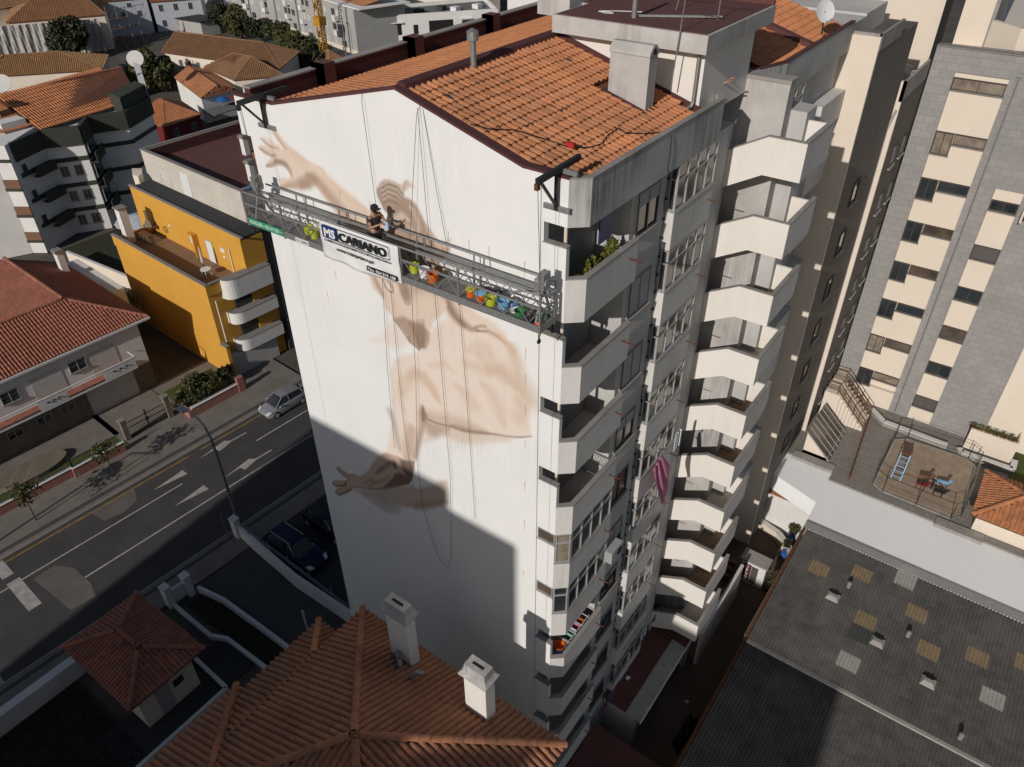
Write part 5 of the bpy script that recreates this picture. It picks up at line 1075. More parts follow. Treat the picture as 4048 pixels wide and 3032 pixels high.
b = MB(SF); b.path([(-31.0, 12.5, 7.5), (-31.0, 12.5, 3.5)], .06, 8); b.build('downpipe', 'cream', YB)
b = MB(SF); b.box(-31.25, -30.6, 12.4, 16.9, .0, 2.1); b.build('ground_floor', 'facade', YB)
# barbecue, parasol, table, hose on the terrace
BQ = root('barbecue', tuple(P(-44.5, 14.5)), 'brick barbecue with tiled counters at the left end of the ochre terrace', 'barbecue')
b = MB(SF); b.box(-46.0, -45.2, 12.9, 13.6, 8.02, 11.3); q = b.build('chimney', 'white', BQ)
b = MB(SF); b.box(-46.1, -45.1, 12.8, 13.7, 11.3, 11.42); b.build('cap', 'kerb', q)
b = MB(SF); b.box(-45.9, -44.7, 14.9, 15.6, 8.9, 9.0); b.box(-45.4, -43.6, 14.0, 14.6, 8.7, 8.8); b.build('counter', 'wood', BQ)
b = MB(SF)
for x in (-45.3, -44.7, -44.1, -43.7): b.box(x, x+.1, 14.05, 14.5, 8.02, 8.7)
b.build('leg', 'stone', BQ)
b = MB(SF); b.lathe([(.5, 9), (.3, 9.5), (.14, 9.6), (.14, 10.4), (.2, 10.45)], (-45.3, 15.2, 0), 4); b.build('hood', 'stone', BQ)
q = P(-35.3, 14.4); PS = root('folded_parasol', (q.x, q.y, 8.02), 'folded white parasol on a black foot on the ochre terrace', 'parasol')
MB().lathe([(.03, 8.7), (.13, 8.9), (.1, 9.6), (.05, 10.2), (.01, 10.35)], (q.x, q.y, 0), 8).build('canopy', 'blinds', PS); MB().lathe([(.3, 8.03), (.28, 8.12), (.05, 8.14), (.03, 8.8)], (q.x, q.y, 0), 12).build('foot', 'black', PS)
q = P(-34.3, 14.0); TB = root('plastic_table', (q.x, q.y, 8.02), 'small white plastic table on the ochre terrace', 'table')
MB().lathe([(.45, 8.68), (.45, 8.72)], (q.x, q.y, 0), 16).build('top', 'plastic_w', TB)
for i in range(4): a = .8+i*1.57; MB().bar((q.x+.3*math.cos(a), q.y+.3*math.sin(a), 8.7), (q.x+.4*math.cos(a), q.y+.4*math.sin(a), 8.02), .06).build('leg', 'plastic_w', TB)
q = P(-43.4, 15.72); b = MB(); b.path([(q.x+.25*math.cos(t), q.y-.03, 9.0+.3*math.sin(t)) for t in [i*.5 for i in range(14)]], .03, 5); b.build('garden_hose', 'leaf2', None, 'coiled green hose hanging on the ochre terrace wall', 'hose')
# ---- cream clad block behind
CB = root('cream_block', tuple(P(-40, 20)), 'cream clad flat roofed block rising behind the ochre building', 'building')
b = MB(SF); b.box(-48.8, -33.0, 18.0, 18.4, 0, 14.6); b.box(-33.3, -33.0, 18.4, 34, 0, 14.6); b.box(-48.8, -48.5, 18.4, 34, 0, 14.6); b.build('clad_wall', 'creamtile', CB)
b = MB(SF); b.box(-48.5, -33.3, 18.4, 34, 0, 13.6); b.build('roof', 'membrane' if False else 'redroof', CB)
b = MB(SF); b.box(-48.5, -48.3, 18.4, 34, 13.6, 14.5); b.box(-48.5, -33.3, 33.8, 34, 13.6, 14.5); b.build('parapet_inside', 'darkred', CB)
b = MB(SF); b.box(-48.9, -32.9, 17.95, 18.3, 14.6, 14.68); b.box(-33.35, -32.9, 18.3, 34, 14.6, 14.68); b.box(-48.9, -48.5, 18.3, 34, 14.6, 14.68); b.box(-48.9, -32.9, 33.7, 34.1, 14.6, 14.68); b.build('coping', 'kerb', CB)
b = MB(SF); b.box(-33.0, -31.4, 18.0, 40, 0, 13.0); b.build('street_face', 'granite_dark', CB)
for z in (1.5, 4.3, 7.1, 9.9): window(CB, X(-31.37, 19, z), R3 @ Vector((0, 1, 0)), 2.4, 1.2, R3 @ Vector((1, 0, 0)), 2, 'alum_dark', 'glass', 'alum'); window(CB, X(-31.37, 23, z), R3 @ Vector((0, 1, 0)), 2.4, 1.2, R3 @ Vector((1, 0, 0)), 2, 'alum_dark', 'glass', 'alum')
b = MB(SF); b.box(-47, -46.2, 17.96, 18.0, 12.0, 12.9); b.box(-44.6, -44.4, 17.97, 18.0, 11.9, 13.0); b.build('shutter', 'blinds', CB); b = MB(SF); b.box(-42.5, -41.2, 17.97, 18.0, 11.95, 14.0); b.build('door', 'plastic_w', CB)
b = MB(SF); b.prism([(-50.4, 17.4), (-48.8, 16.6), (-48.0, 16.7), (-48.4, 17.3), (-49.6, 18.0)], 11.0, 12.6); b.build('curved_parapet', 'cream', CB)
for x, y, w_ in ((-43, 27.5, 2.2), (-42.5, 25, .6), (-36.5, 21.5, .6)): simple_chimney(CB, x, y, 13.6, 15.2, w_, .6, SF)
b = MB(SF); b.box(-40, -34.2, 24, 29, 13.6, 14.6); b.slab_y([(-40, 14.6), (-34.2, 14.6), (-37, 15.8)], 24, 29); b.build('skylight_house', 'brick', CB)
b = MB(SF); b.slab_y([(-38.6, 14.7), (-35.6, 14.7), (-37, 15.5)], 23.97, 23.999); b.build('glazing', 'glass', CB)
sp_ = MB(SF); sp_.box(-30.9, -30.5, 18, 30, .1, 3.0); sp_.build('shop_front', 'asphalt_dark', CB)
# ================================================================ lower left: yard walls, pillars, lawn, pavilion
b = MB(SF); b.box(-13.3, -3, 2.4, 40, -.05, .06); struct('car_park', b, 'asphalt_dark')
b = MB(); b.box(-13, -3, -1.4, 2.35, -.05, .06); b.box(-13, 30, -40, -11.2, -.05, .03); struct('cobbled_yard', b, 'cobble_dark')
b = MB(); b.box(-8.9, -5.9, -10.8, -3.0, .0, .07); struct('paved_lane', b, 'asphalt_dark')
def lwall(name, pts, h, lab, mat='white', t=.16, z=0, cat='wall'):
    b = MB()
    for (x0, y0), (x1, y1) in zip(pts[:-1], pts[1:]):
        d = Vector((x1-x0, y1-y0, 0)); n_ = Vector((-d.y, d.x, 0)).normalized()*t/2; b.prism([(x0+n_.x, y0+n_.y), (x1+n_.x, y1+n_.y), (x1-n_.x, y1-n_.y), (x0-n_.x, y0-n_.y)], z, z+h)
    o = b.build(name, mat, None, lab, cat)
    b = MB()
    for (x0, y0), (x1, y1) in zip(pts[:-1], pts[1:]):
        d = Vector((x1-x0, y1-y0, 0)); n_ = Vector((-d.y, d.x, 0)).normalized()*(t/2+.03); b.prism([(x0+n_.x, y0+n_.y), (x1+n_.x, y1+n_.y), (x1-n_.x, y1-n_.y), (x0-n_.x, y0-n_.y)], z+h, z+h+.05)
    b.build('coping', 'rail', o); return o
lwall('boundary_wall', [(-14.3, 2.75), (-8.0, 2.15), (-2.6, 2.2)], 1.2, 'long weathered white boundary wall between car park and cobbled yard')
lwall('boundary_wall', [(-12.8, -1.7), (-10.7, -1.35), (-6.5, -1.3), (-3.6, -1.3)], .5, 'low white wall edging the cobbled yard below the car park')
lwall('boundary_wall', [(-13.3, -2.2), (-13.4, -3.3)], 1.1, 'short white wall between the two gate pillars')
lwall('boundary_wall', [(-13.3, -3.3), (-12.0, -3.35), (-9.3, -3.4), (-8.3, -2.95), (-5.6, -2.9), (-3, -2.9)], .35, 'thin bent white kerb wall around the strip of grass')
lwall('boundary_wall', [(-5.7, -5.0), (-5.7, -12)], .35, 'thin white kerb wall along the lane beside the pavilion')
lwall('boundary_wall', [(-9.0, -4.85), (-5.7, -5.0)], .35, 'short thin kerb wall behind the pavilion')
lwall('boundary_wall', [(-13.7, -20), (-13.5, -9.0), (-13.4, -4.6)], 1.3, 'white garden wall running along the pavement beside the dark lawn', 'white', .5)
for (x, y, lab) in ((-13.3, -3.35, 'slim white gate pillar nearest the pavilion'), (-13.1, -2.1, 'white gate pillar beside the cobbled entrance'), (-14.5, 2.7, 'white pillar at the road end of the boundary wall')):
    b = MB(); b.box(x-.25, x+.25, y-.2, y+.2, 0, 1.75); o = b.build('gate_pillar', 'white', None, lab, 'pillar'); MB().box(x-.3, x+.3, y-.25, y+.25, 1.75, 1.83).build('cap', 'rail', o)
b = MB(); b.path([(-14, 2.7, 1.5), (-2.8, 2.2, 1.5)], .02, 4).path([(-14, 2.7, 1.75), (-2.8, 2.2, 1.75)], .02, 4)
for i in range(6): x = -13+i*2; b.tube((x, 2.62-.04*i*.9, 1.2), (x, 2.62-.04*i*.9, 1.95), .03)
b.build('wire_fence', 'metal', None, 'wire fence on posts along the top of the long boundary wall', 'fence')
for (x, y, lab) in ((-5.2, .4, 'pale slim bollard post standing in the cobbled yard'),): MB().box(x-.06, x+.06, y-.04, y+.04, 0, 1.7).build('post', 'rail', None, lab, 'post')
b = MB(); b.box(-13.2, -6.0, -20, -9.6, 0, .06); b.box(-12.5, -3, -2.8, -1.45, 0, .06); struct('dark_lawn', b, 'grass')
rg = np.random.RandomState(1)
def grass_stuff(x0, x1, y0, y1, n, h, mat, lab):
    p = rg.rand(n, 2)*[x1-x0, y1-y0]+[x0, y0]; a = rg.rand(n)*6.28; V = []; Fc = []
    for i in range(n):
        dx, dy = math.cos(a[i])*.025, math.sin(a[i])*.025; hh = h*(.5+rg.rand()); V += [(p[i, 0]-dx, p[i, 1]-dy, .05), (p[i, 0]+dx, p[i, 1]+dy, .05), (p[i, 0]+rg.randn()*.04, p[i, 1]+rg.randn()*.04, .05+hh)]; Fc.append((3*i, 3*i+1, 3*i+2))
    me = bpy.data.meshes.new('grass'); me.from_pydata(V, [], Fc); me.update(); me.materials.append(M[mat]); o = bpy.data.objects.new('grass', me); COL.objects.link(o); o['kind'] = 'stuff'; o['label'] = lab
grass_stuff(-13.1, -6.1, -16, -9.7, 9000, .12, 'leaf', 'rough dark grass in the corner garden'); grass_stuff(-12.4, -3, -2.75, -1.5, 2500, .1, 'leaf', 'strip of grass beside the cobbled yard')
def hip_roof(T_, x0, x1, y0, y1, ze, sl_, mat, n_ind, tw=.235, tl=.37, over=0, skip=None, deck='claydeck', name='roof'):
    w_, d_ = x1-x0, y1-y0; h = min(w_, d_)/2; zr = ze+h*sl_
    if w_ >= d_: A, B = (x0+h, (y0+y1)/2, zr), (x1-h, (y0+y1)/2, zr)
    else: A, B = ((x0+x1)/2, y0+h, zr), ((x0+x1)/2, y1-h, zr)
    m_ = MB(); c = [(x0, y0, ze), (x1, y0, ze), (x1, y1, ze), (x0, y1, ze)]
    if w_ >= d_: fs = [[c[0], c[1], B, A], [c[1], c[2], B], [c[2], c[3], A, B], [c[3], c[0], A]]
    else: fs = [[c[0], c[1], A], [c[1], c[2], B, A], [c[2], c[3], B], [c[3], c[0], A, B]]
    for f in fs: m_.plate(f, .08)
    r = m_.build(name, deck, T_); s = math.sqrt(1+sl_*sl_)*h; zz = ze+.05
    if w_ >= d_: pol = [[(0, 0), (w_, 0), (w_-h, s), (h, s)], [(0, 0), (d_, 0), (h, s)]]
    else: pol = [[(0, 0), (w_, 0), (h, s)], [(0, 0), (d_, 0), (d_-h, s), (h, s)]]
    G = [((x0, y0, zz), (1, 0, 0), (0, 1, sl_), pol[0]), ((x1, y0, zz), (0, 1, 0), (-1, 0, sl_), pol[1]), ((x1, y1, zz), (-1, 0, 0), (0, -1, sl_), pol[0]), ((x0, y1, zz), (0, -1, 0), (1, 0, sl_), pol[1])]
    lay_tiles(r, G, tw, tl, mat, n_ind, skip)
    e = lambda p: (p[0], p[1], p[2]+.1)
    for a, b2 in ((c[0], A), (c[3], A), (c[1], B), (c[2], B)) if w_ >= d_ else ((c[0], A), (c[1], A), (c[3], B), (c[2], B)): ridge_caps(r, e(a), e(b2), mat)
    if (Vector(A)-Vector(B)).length > .4: ridge_caps(r, e(A), e(B), mat)
    return r
PV = root('garden_pavilion', (-9.8, -7.2, 0), 'small cream pavilion with square hipped dark red tile roof', 'pavilion')
b = MB(); b.box(-12.2, -7.3, -8.8, -5.6, 0, 2.95); b.build('wall', 'cream', PV)
hip_roof(PV, -13.05, -6.7, -9.4, -4.9, 3.0, .38, 'clay_red', 300)
b = MB(); b.box(-7.29, -7.26, -7.9, -7.1, .1, 2.2); b.build('door', 'alum', PV)
MB().box(-7.28, -7.24, -6.9, -6.3, 1.4, 1.9).build('window', 'glass', PV)
# ================================================================ the tiled house in the foreground
FH = root('foreground_house', (9.8, -7.7, 0), 'tall house in front with broad hipped clay tile roof and two flared chimneys', 'house')
b = MB(); b.box(5.3, 14.3, -12.2, -3.2, 0, 13.3); b.box(3.8, 14, -30, -4.2, 0, 12.4); b.build('wall', 'cream', FH)
SLP = .54
ctop = lambda P: (8.4 < P.x < 9.5 and -4.6 < P.y < -3.8) and False
hip_roof(FH, 4.93, 14.73, -12.6, -2.87, 13.2, SLP, 'clay_fg', 300)
# lower eaves extending on the left
b = MB(); b.plate([(3.33, -20, 12.34), (3.33, -3.95, 12.34), (4.95, -5.55, 13.2), (4.95, -20, 13.2)], .08); b.plate([(3.33, -3.95, 12.34), (4.9, -3.95, 12.34), (4.95, -5.55, 13.2)], .08)
lr = b.build('lower_roof', 'claydeck', FH); sq = math.sqrt(1+SLP*SLP)
lay_tiles(lr, [((3.33, -3.95, 12.4), (0, -1, 0), (1, 0, SLP), [(0, 0), (16, 0), (16, 1.62*sq), (1.62, 1.62*sq)]), ((4.95, -3.95, 12.4), (-1, 0, 0), (0, -1, SLP), [(0, 0), (1.6, 0), (0, 1.6*sq)])], .235, .37, 'clay_fg', 120)
ridge_caps(lr, (3.33, -3.95, 12.45), (4.95, -5.55, 13.3), 'clay')
wing = hip_roof(FH, 2.85, 9.6, -14.5, -7.8, 12.2, SLP, 'clay_fg', 200, name='wing_roof')
def flared_chimney(x0, x1, y0, y1, z0, z1):
    b = MB(); b.box(x0, x1, y0, y1, z0, z1); c = b.build('chimney', 'offwhite', FH)
    cx, cy, a, d = (x0+x1)/2, (y0+y1)/2, (x1-x0)/2, (y1-y0)/2; b = MB(); prof = [(1.0, 1.0, -.12), (1.28, 1.5, 0), (1.3, 1.52, .08), (1.02, 1.05, .22), (.94, .95, .45), (.94, .95, .55)]
    vs = [(cx+sx*a*p, cy+sy*d*q_, z1+z) for p, q_, z in prof for sx, sy in ((-1, -1), (1, -1), (1, 1), (-1, 1))]; fs = [(j*4+i, j*4+(i+1) % 4, j*4+4+(i+1) % 4, j*4+4+i) for j in range(5) for i in range(4)]+[(20, 21, 22, 23), (3, 2, 1, 0)]
    b.add(vs, fs); q_ = b.build('flared_cap', 'chimneyc', c); MB().box(cx-a*.5, cx+a*.5, cy-.05, cy+.05, z1+.551, z1+.56).build('smoke_slot', 'dark', c)
    b = MB(); b.box(x0-.04, x1+.04, y0-.04, y1+.04, z0+.02, z0+.25); b.build('lead_flashing', 'metal_dark', c)
flared_chimney(7.62, 8.62, -3.95, -3.5, 13.3, 16.45)
flared_chimney(11.33, 12.25, -4.1, -3.6, 13.3, 16.05)
for (x, y) in ((8.45, -4.35), (9.1, -4.45)):
    z = 13.2+(abs(y)-2.87)*SLP; b = MB(); d_ = -.3 if x < 9 else .3; b.path([(x, y, z), (x, y, z+.25), (x+d_*.4, y+.12, z+.42), (x+d_*1.3, y+.3, z+.4)], .09, 10); b.build('bent_vent', 'metal', FH)
# ================================================================ off-frame apartment block whose shadow falls on the gable (behind the camera)
OB = root('neighbour_block', (0, -48, 0), 'plain apartment block behind the viewpoint that shades the lower wall', 'building')
b = MB(); b.box(-14.0, 10.55, -60, -45, 0, 40.7); b.box(10.55, 13.75, -60, -45, 0, 39.62); b.box(13.75, 17.0, -60, -45, 0, 33.5); b.box(17.0, 26.0, -60, -45, 0, 31.2); b.build('wall', 'white', OB)
b = MB(); b.plate([(-14.1, -60, 40.95), (-14.1, -44.95, 41.0), (10.6, -44.95, 40.45), (10.6, -60, 40.4)], .3); b.build('roof', 'redroof', OB)
# ================================================================ cars
def car(name, loc, rot, paint, label, grp=None, L_=4.2, W_=1.75, H_=1.48, est=False, cat='car', detail=True):
    r = root(name, loc, label, cat, grp); r.rotation_euler = (0, 0, rot)
    # nose towards +X; stations give half width, sill, belt, roof
    hl = L_/2; st = [(-hl, .62, .35, .72), (-hl+.12, .78, .22, .88), (-hl+.7, .85, .2, .93), (0, .87, .2, .92), (hl-1.1, .86, .2, .88), (hl-.45, .80, .22, .74), (hl-.1, .66, .28, .62), (hl, .5, .36, .52)]
    def m(s, nm, mat, par, smooth=True):
        me = bpy.data.meshes.new(nm); me.from_pydata([tuple(p) for p in s.v], [], s.f); me.update(); me.materials.append(M[mat])
        o = bpy.data.objects.new(nm, me); COL.objects.link(o); o.parent = par
        if smooth:
            me.polygons.foreach_set('use_smooth', [True]*len(me.polygons)); b_ = o.modifiers.new('b', 'BEVEL'); b_.width = .05; b_.segments = 2; b_.limit_method = 'ANGLE'; b_.angle_limit = R_(40)
        return o
    def loft(secs):
        s = MB(); k = len(secs[0]); vs = [p for sc in secs for p in sc]; fs = [(j*k+i, j*k+(i+1) % k, (j+1)*k+(i+1) % k, (j+1)*k+i) for j in range(len(secs)-1) for i in range(k)]
        fs += [tuple(range(k))[::-1], tuple(range((len(secs)-1)*k, len(secs)*k))]; return s.add(vs, fs)
    w2 = W_/2/.87
    secs = [[(x, -w*w2, z0), (x, -w*w2*1.0, (z0+z1)/2), (x, -w*w2*.93, z1), (x, -w*w2*.5, z1+.03), (x, w*w2*.5, z1+.03), (x, w*w2*.93, z1), (x, w*w2, (z0+z1)/2), (x, w*w2, z0)] for x, w, z0, z1 in st]
    body_ = m(loft(secs), 'body', paint, r)
    rb = -hl+.25 if est else -hl+.35; cab = [(rb, .70, .9, 1.0), (rb+.35, .66, .9, H_-.08), (-.2, .66, .9, H_), (.35, .65, .9, H_-.03), (1.15, .72, .88, .92)]
    secs = [[(x, -w*w2*1.08, z0), (x, -w*w2*.86, z1-.05), (x, -w*w2*.5, z1), (x, w*w2*.5, z1), (x, w*w2*.86, z1-.05), (x, w*w2*1.08, z0)] for x, w, z0, z1 in cab]
    g_ = m(loft(secs), 'windows', 'glass', r)
    s = MB(); ro = [(rb+.3, .56, H_-.085), (-.2, .57, H_+.005), (.4, .55, H_-.02)]
    for (x0, wa, za), (x1, wb, zb) in zip(ro[:-1], ro[1:]): s.plate([(x0, -wa*w2, za+.02), (x1, -wb*w2, zb+.02), (x1, wb*w2, zb+.02), (x0, wa*w2, za+.02)], .04)
    for sg in (-1, 1):
        s.bar((.38, sg*.56*w2, H_-.03), (1.18, sg*.74*w2, .93), .07, .05); s.bar((rb+.3, sg*.58*w2, H_-.1), (rb+.05, sg*.72*w2, .95), .12, .08); s.bar((-.15, sg*.6*w2, H_-.05), (-.2, sg*.76*w2, .92), .06, .05)
    m(s, 'roof_panel', paint, r, False)
    for sx in (-hl+.75, hl-.8):
        for sg in (-1, 1):
            s = MB(); s.lathe([(.05, -.1), (.3, -.1), (.32, -.06), (.32, .06), (.3, .1), (.05, .1)], (0, 0, 0), 16, Matrix.Translation((sx, sg*(W_/2-.1), .32)) @ Matrix.Rotation(R_(90), 4, 'X')); wh = m(s, 'wheel', 'black', r, False)
            if detail: s = MB(); s.lathe([(.02, -.115), (.19, -.11), (.2, .11), (.02, .115)], (0, 0, 0), 10, Matrix.Translation((sx, sg*(W_/2-.1), .32)) @ Matrix.Rotation(R_(90), 4, 'X')); m(s, 'rim', 'alum', wh, False)
    if detail:
        for sg in (-1, 1):
            s = MB(); s.add([(hl-.32, sg*.5*w2, .76), (hl-.06, sg*.44*w2, .68), (hl-.0, sg*.40*w2, .62), (hl-.08, sg*.68*w2, .62), (hl-.42, sg*.80*w2, .80)], [(0, 1, 2, 3, 4)]); m(s, 'headlight', 'lamp_glass', r, False)
            s = MB(); s.box(-hl-.0, -hl+.12, sg*.62*w2-.1, sg*.62*w2+.1, .66, .84); m(s, 'tail_light', 'redwall', r, False)
            s = MB(); s.box(.75, .95, sg*.93*w2-.09, sg*.93*w2+.09, .92, 1.04); m(s, 'wing_mirror', paint, r)
        s = MB(); s.box(hl-.1, hl+.012, -.4, .4, .34, .44); m(s, 'grille', 'black', r, False)
    if est:
        s = MB()
        for sg in (-1, 1): s.bar((rb+.4, sg*.52*w2, H_-.0), (.3, sg*.52*w2, H_+.05), .04, .04)
        m(s, 'roof_rail', 'alum', r, False)
    return r
q = P(-24.0, 12.45); car('parked_car', (q.x, q.y, .0), R_(-93.9), 'silver', 'silver hatchback parked at the kerb, half hidden by the tower', None, 4.1, 1.72, 1.5)
car('parked_car', (-10.1, 4.0, .06), R_(-1.5), 'navycar', 'dark navy estate car with roof rails parked beside the boundary wall', 'dark cars in the car park', 4.7, 1.85, 1.52, True)
car('parked_car', (-9.9, 6.9, .06), R_(-2), 'blackcar', 'black car parked behind the navy estate, half hidden by the tower', 'dark cars in the car park', 4.4, 1.8, 1.46)
# ================================================================ yard beside the tower, annex, sheds
b = MB(); b.box(12.3, 17.0, -5, 30, -.05, .02); struct('yard', b, 'yard')
AN = root('lean_to_annex', (13.2, 8.3, 0), 'lean-to at the tower foot with dark red ribbed roof and pale translucent strip', 'annex')
b = MB(); b.box(12.35, 14.2, 5.2, 5.35, 0, 3.2); b.box(12.35, 14.3, 11.2, 11.35, 0, 3.2); b.box(12.3, 13.6, 5.35, 11.2, 0, 3.0); b.build('wall', 'interior', AN)
rr_ = MB(); V = []; Fc = []
def ribs(x0, x1, y0, y1, z0, z1, per, amp, wm=2):
    b = MB(); n = int((y1-y0)/per*6); vs = []; fs = []
    for i in range(n+1):
        y = y0+(y1-y0)*i/n; z = amp*(.5+.5*math.cos(2*math.pi*(y-y0)/per))**wm; vs += [(x0, y, z0+z), (x1, y, z1+z)]
    fs = [(2*i, 2*i+1, 2*i+3, 2*i+2) for i in range(n)]; b.add(vs, fs); return b
ribs(11.9, 13.72, 4.9, 11.85, 3.5, 3.35, .25, .05).build('red_sheet_roof', 'redroof', AN)
ribs(13.7, 14.5, 4.9, 10.1, 3.38, 3.28, .19, .05, 1).build('translucent_strip', 'cement_pale', AN)
ribs(13.7, 14.5, 10.12, 11.85, 3.37, 3.27, .25, .05).build('red_sheet_roof', 'redroof', AN)
b = MB(); b.box(14.5, 14.56, 4.9, 11.9, 3.18, 3.32); b.box(11.9, 14.5, 11.85, 11.97, 3.2, 3.6); b.build('gutter', 'rail', AN)
for y in (4.98, 5.1, 8, 10.8): MB().tube((14.3, y, 0), (14.3, y, 3.25), .05).build('post', 'metal', AN)
LW = lwall('yard_wall', [(14.72, 11.7), (14.72, 17.6)], 2.9, 'pale wall at the foot of the stair balconies beside the yard', 'rail', .14)
b = MB(); b.box(12.3, 14.65, 12.0, 17.5, 0, .3); b.build('sunken_patio', 'terr_tile', None, 'sunken brown tiled patio under the lowest stair balcony', 'patio')
lowr = root('low_roof_shed', (14, 1.5, 0), 'low dark red sheet roofed shed at the tower corner, bottom of the picture', 'shed')
b = MB(); b.box(12.8, 16.3, -2.5, 3.6, 0, 2.8); b.build('wall', 'interior', lowr); ribs(12.7, 16.45, -2.6, 3.75, 3.05, 2.9, .3, .04).build('roof', 'redroof', lowr)
cloth('tarpaulin', 16.1, 7.6, .02, .35, 1.3, .7, 'black', 'dark tarpaulin heap against the yard wall', 'tarpaulin')
cloth('rubbish', 15.4, 9.3, .02, .12, .12, .1, 'plastic_w', 'crumpled white litter on the yard floor', 'litter')
cloth('rubbish', 12.9, 6.6, 3.5, .12, .14, .06, 'plastic_w', 'crumpled pale litter on the dark red lean-to roof', 'litter')
b = MB(); b.bar((13.0, 8.2, 3.56), (13.35, 7.5, 3.56), .03); b.build('broomstick', 'wood', None, 'thin stick lying on the red lean-to roof', 'stick')
# laundry lines
def clothes_line(y0, y1, z, x, n, lab, mats, hh=.5, group='washing lines on the tower'):
    r = root('clothes_line', (x, y0, z), lab, 'washing line', group)
    b = MB(); b.path([(x, y0, z), (x, (y0+y1)/2, z-.06), (x, y1, z)], .008, 4); b.build('line', 'metal', r)
    for i in range(n):
        y = y0+(y1-y0)*(i+.5)/n; w_ = (y1-y0)/n*.42; h_ = hh*(.6+.7*random.random()); b = MB(); vs = []; fs = []
        for j in range(4):
            for k_ in range(5): vs.append((x+.04*math.sin(k_*2+j+i), y-w_+2*w_*k_/4*(1-.1*j), z-h_*j/3))
        for j in range(3):
            for k_ in range(4): a = j*5+k_; fs.append((a, a+1, a+6, a+5))
        b.add(vs, fs); o = b.build('garment', mats[i % len(mats)], r)
M['lav'] = plain('lavender_cloth', (.35, .33, .45), .9); M['mag'] = plain('magenta_cloth', (.30, .02, .10), .9); M['denim'] = plain('blue_denim', (.06, .09, .16), .9); M['mint'] = plain('mint_cloth', (.25, .50, .38), .9)
clothes_line(5.6, 9.0, 6.55, 13.05, 14, 'long washing line of small shirts on the lowest bay of the tower', ['lav', 'plastic_w', 'black', 'lav', 'mag', 'denim', 'plastic_w'])
clothes_line(3.4, 5.4, 4.9, 12.95, 6, 'short washing line with trousers and a crimson towel low on the tower', ['denim', 'mag', 'black', 'denim'], .8)
tw = root('pink_towel', (13.05, 6.9, 16), 'large pink sheet blowing from a window line on the tower', 'sheet')
b = MB(); vs = []; fs = []; NX = 14
for j in range(12):
    t = j/11
    for i in range(NX+1):
        u = i/NX; y = 5.85+1.5*u*(.45+.75*t)+.5*t*.6; sp_ = abs(u-.48)*2; z = 18.75+.25*u-2.5*t*(.75+.35*math.sin(u*3.1)); x = 12.98+.07*math.sin(u*17+t*2)*(1-.4*t)+.35*t*math.sin(1.5*t+u*2); vs.append((x, y, z))
for j in range(11):
    for i in range(NX): a = j*(NX+1)+i; fs.append((a, a+1, a+NX+2, a+NX+1))
b.add(vs, fs); b.build('sheet', 'pinkcloth', tw, smooth=True)
b = MB(); vs = []; fs = []
for j in range(5):
    for i in range(7): u, t = i/6, j/4; vs.append((13.0+.05*math.sin(u*14), 7.55+.5*u, 19.3-.9*t))
for j in range(4):
    for i in range(6): a = j*7+i; fs.append((a, a+1, a+8, a+7))
b.add(vs, fs); b.build('striped_shirt', 'plastic_w', None, 'pale shirt hanging next to the pink sheet', 'shirt')
AC = root('air_conditioner', (12.5, 3.5, 15.6), 'white air conditioner hung on the tower wall beside a balcony', 'air conditioner')
b = MB(); b.box(12.6, 12.92, 3.1, 3.95, 15.7, 16.3); q_ = b.build('casing', 'alum', AC); MB().lathe([(.2, 0), (.2, .01)], (0, 0, 0), 16, Matrix.Translation((12.92, 3.7, 16.0)) @ Matrix.Rotation(R_(90), 4, 'Y')).build('fan_grille', 'black', AC); MB().box(12.35, 12.6, 3.2, 3.25, 15.6, 15.7).box(12.35, 12.6, 3.8, 3.85, 15.6, 15.7).build('bracket', 'metal', AC)
# balcony things
def flo_floor(k): return flo(k+1)+.15
cl = MB(); vs = []
b = MB(); b.box(12.2, 12.24, 1.6, 2.3, flo(0)-1.1, flo(0)-.35); b.build('hanging_towel', 'navy', None, 'dark towel hung in the top corner balcony', 'towel')
for i, (y, s) in enumerate(((2.35, .5), (1.5, .32), (1.15, .28), (.6, .2), (2.0, .25))):
    r = root('balcony_plant', (12.2, y, flo_floor(0)), ['tall leafy plant in the top corner balcony', 'round shrub in the middle of the top balcony', 'small shrub beside the round one on the top balcony', 'little plant at the front corner of the top balcony', 'bushy plant beside the tall one on the top balcony'][i], 'plant', 'plants on the top balcony')
    MB().lathe([(.1, 0), (.14, .25)], (12.2, y, flo_floor(0)), 10).build('pot', 'pot', r); foliage('leaves', 'leaf_y', r, (12.2, y, flo_floor(0)+.8+s*.6), (.22, s*.7, s), 260, .07, seed=i)
AI = root('clothes_airer', (12.1, 2, flo_floor(6)), 'folding clothes airer with laundry on a low balcony', 'clothes airer'); b = MB(); z = flo_floor(6)+1.25
for y in (1.0, 1.5, 2.0, 2.5): b.bar((11.8, y, z), (12.45, y, z), .025)
b.bar((11.8, .9, z), (11.8, 2.6, z), .025); b.bar((12.4, .9, z), (12.4, 2.6, z), .025); b.build('frame', 'plastic_w', AI)
for i in range(5): MB().box(11.9, 12.35, 1.05+i*.3, 1.08+i*.3, z-.45, z).build('garment', ['lav', 'mint', 'plastic_w', 'pinkcloth', 'orange'][i], AI)
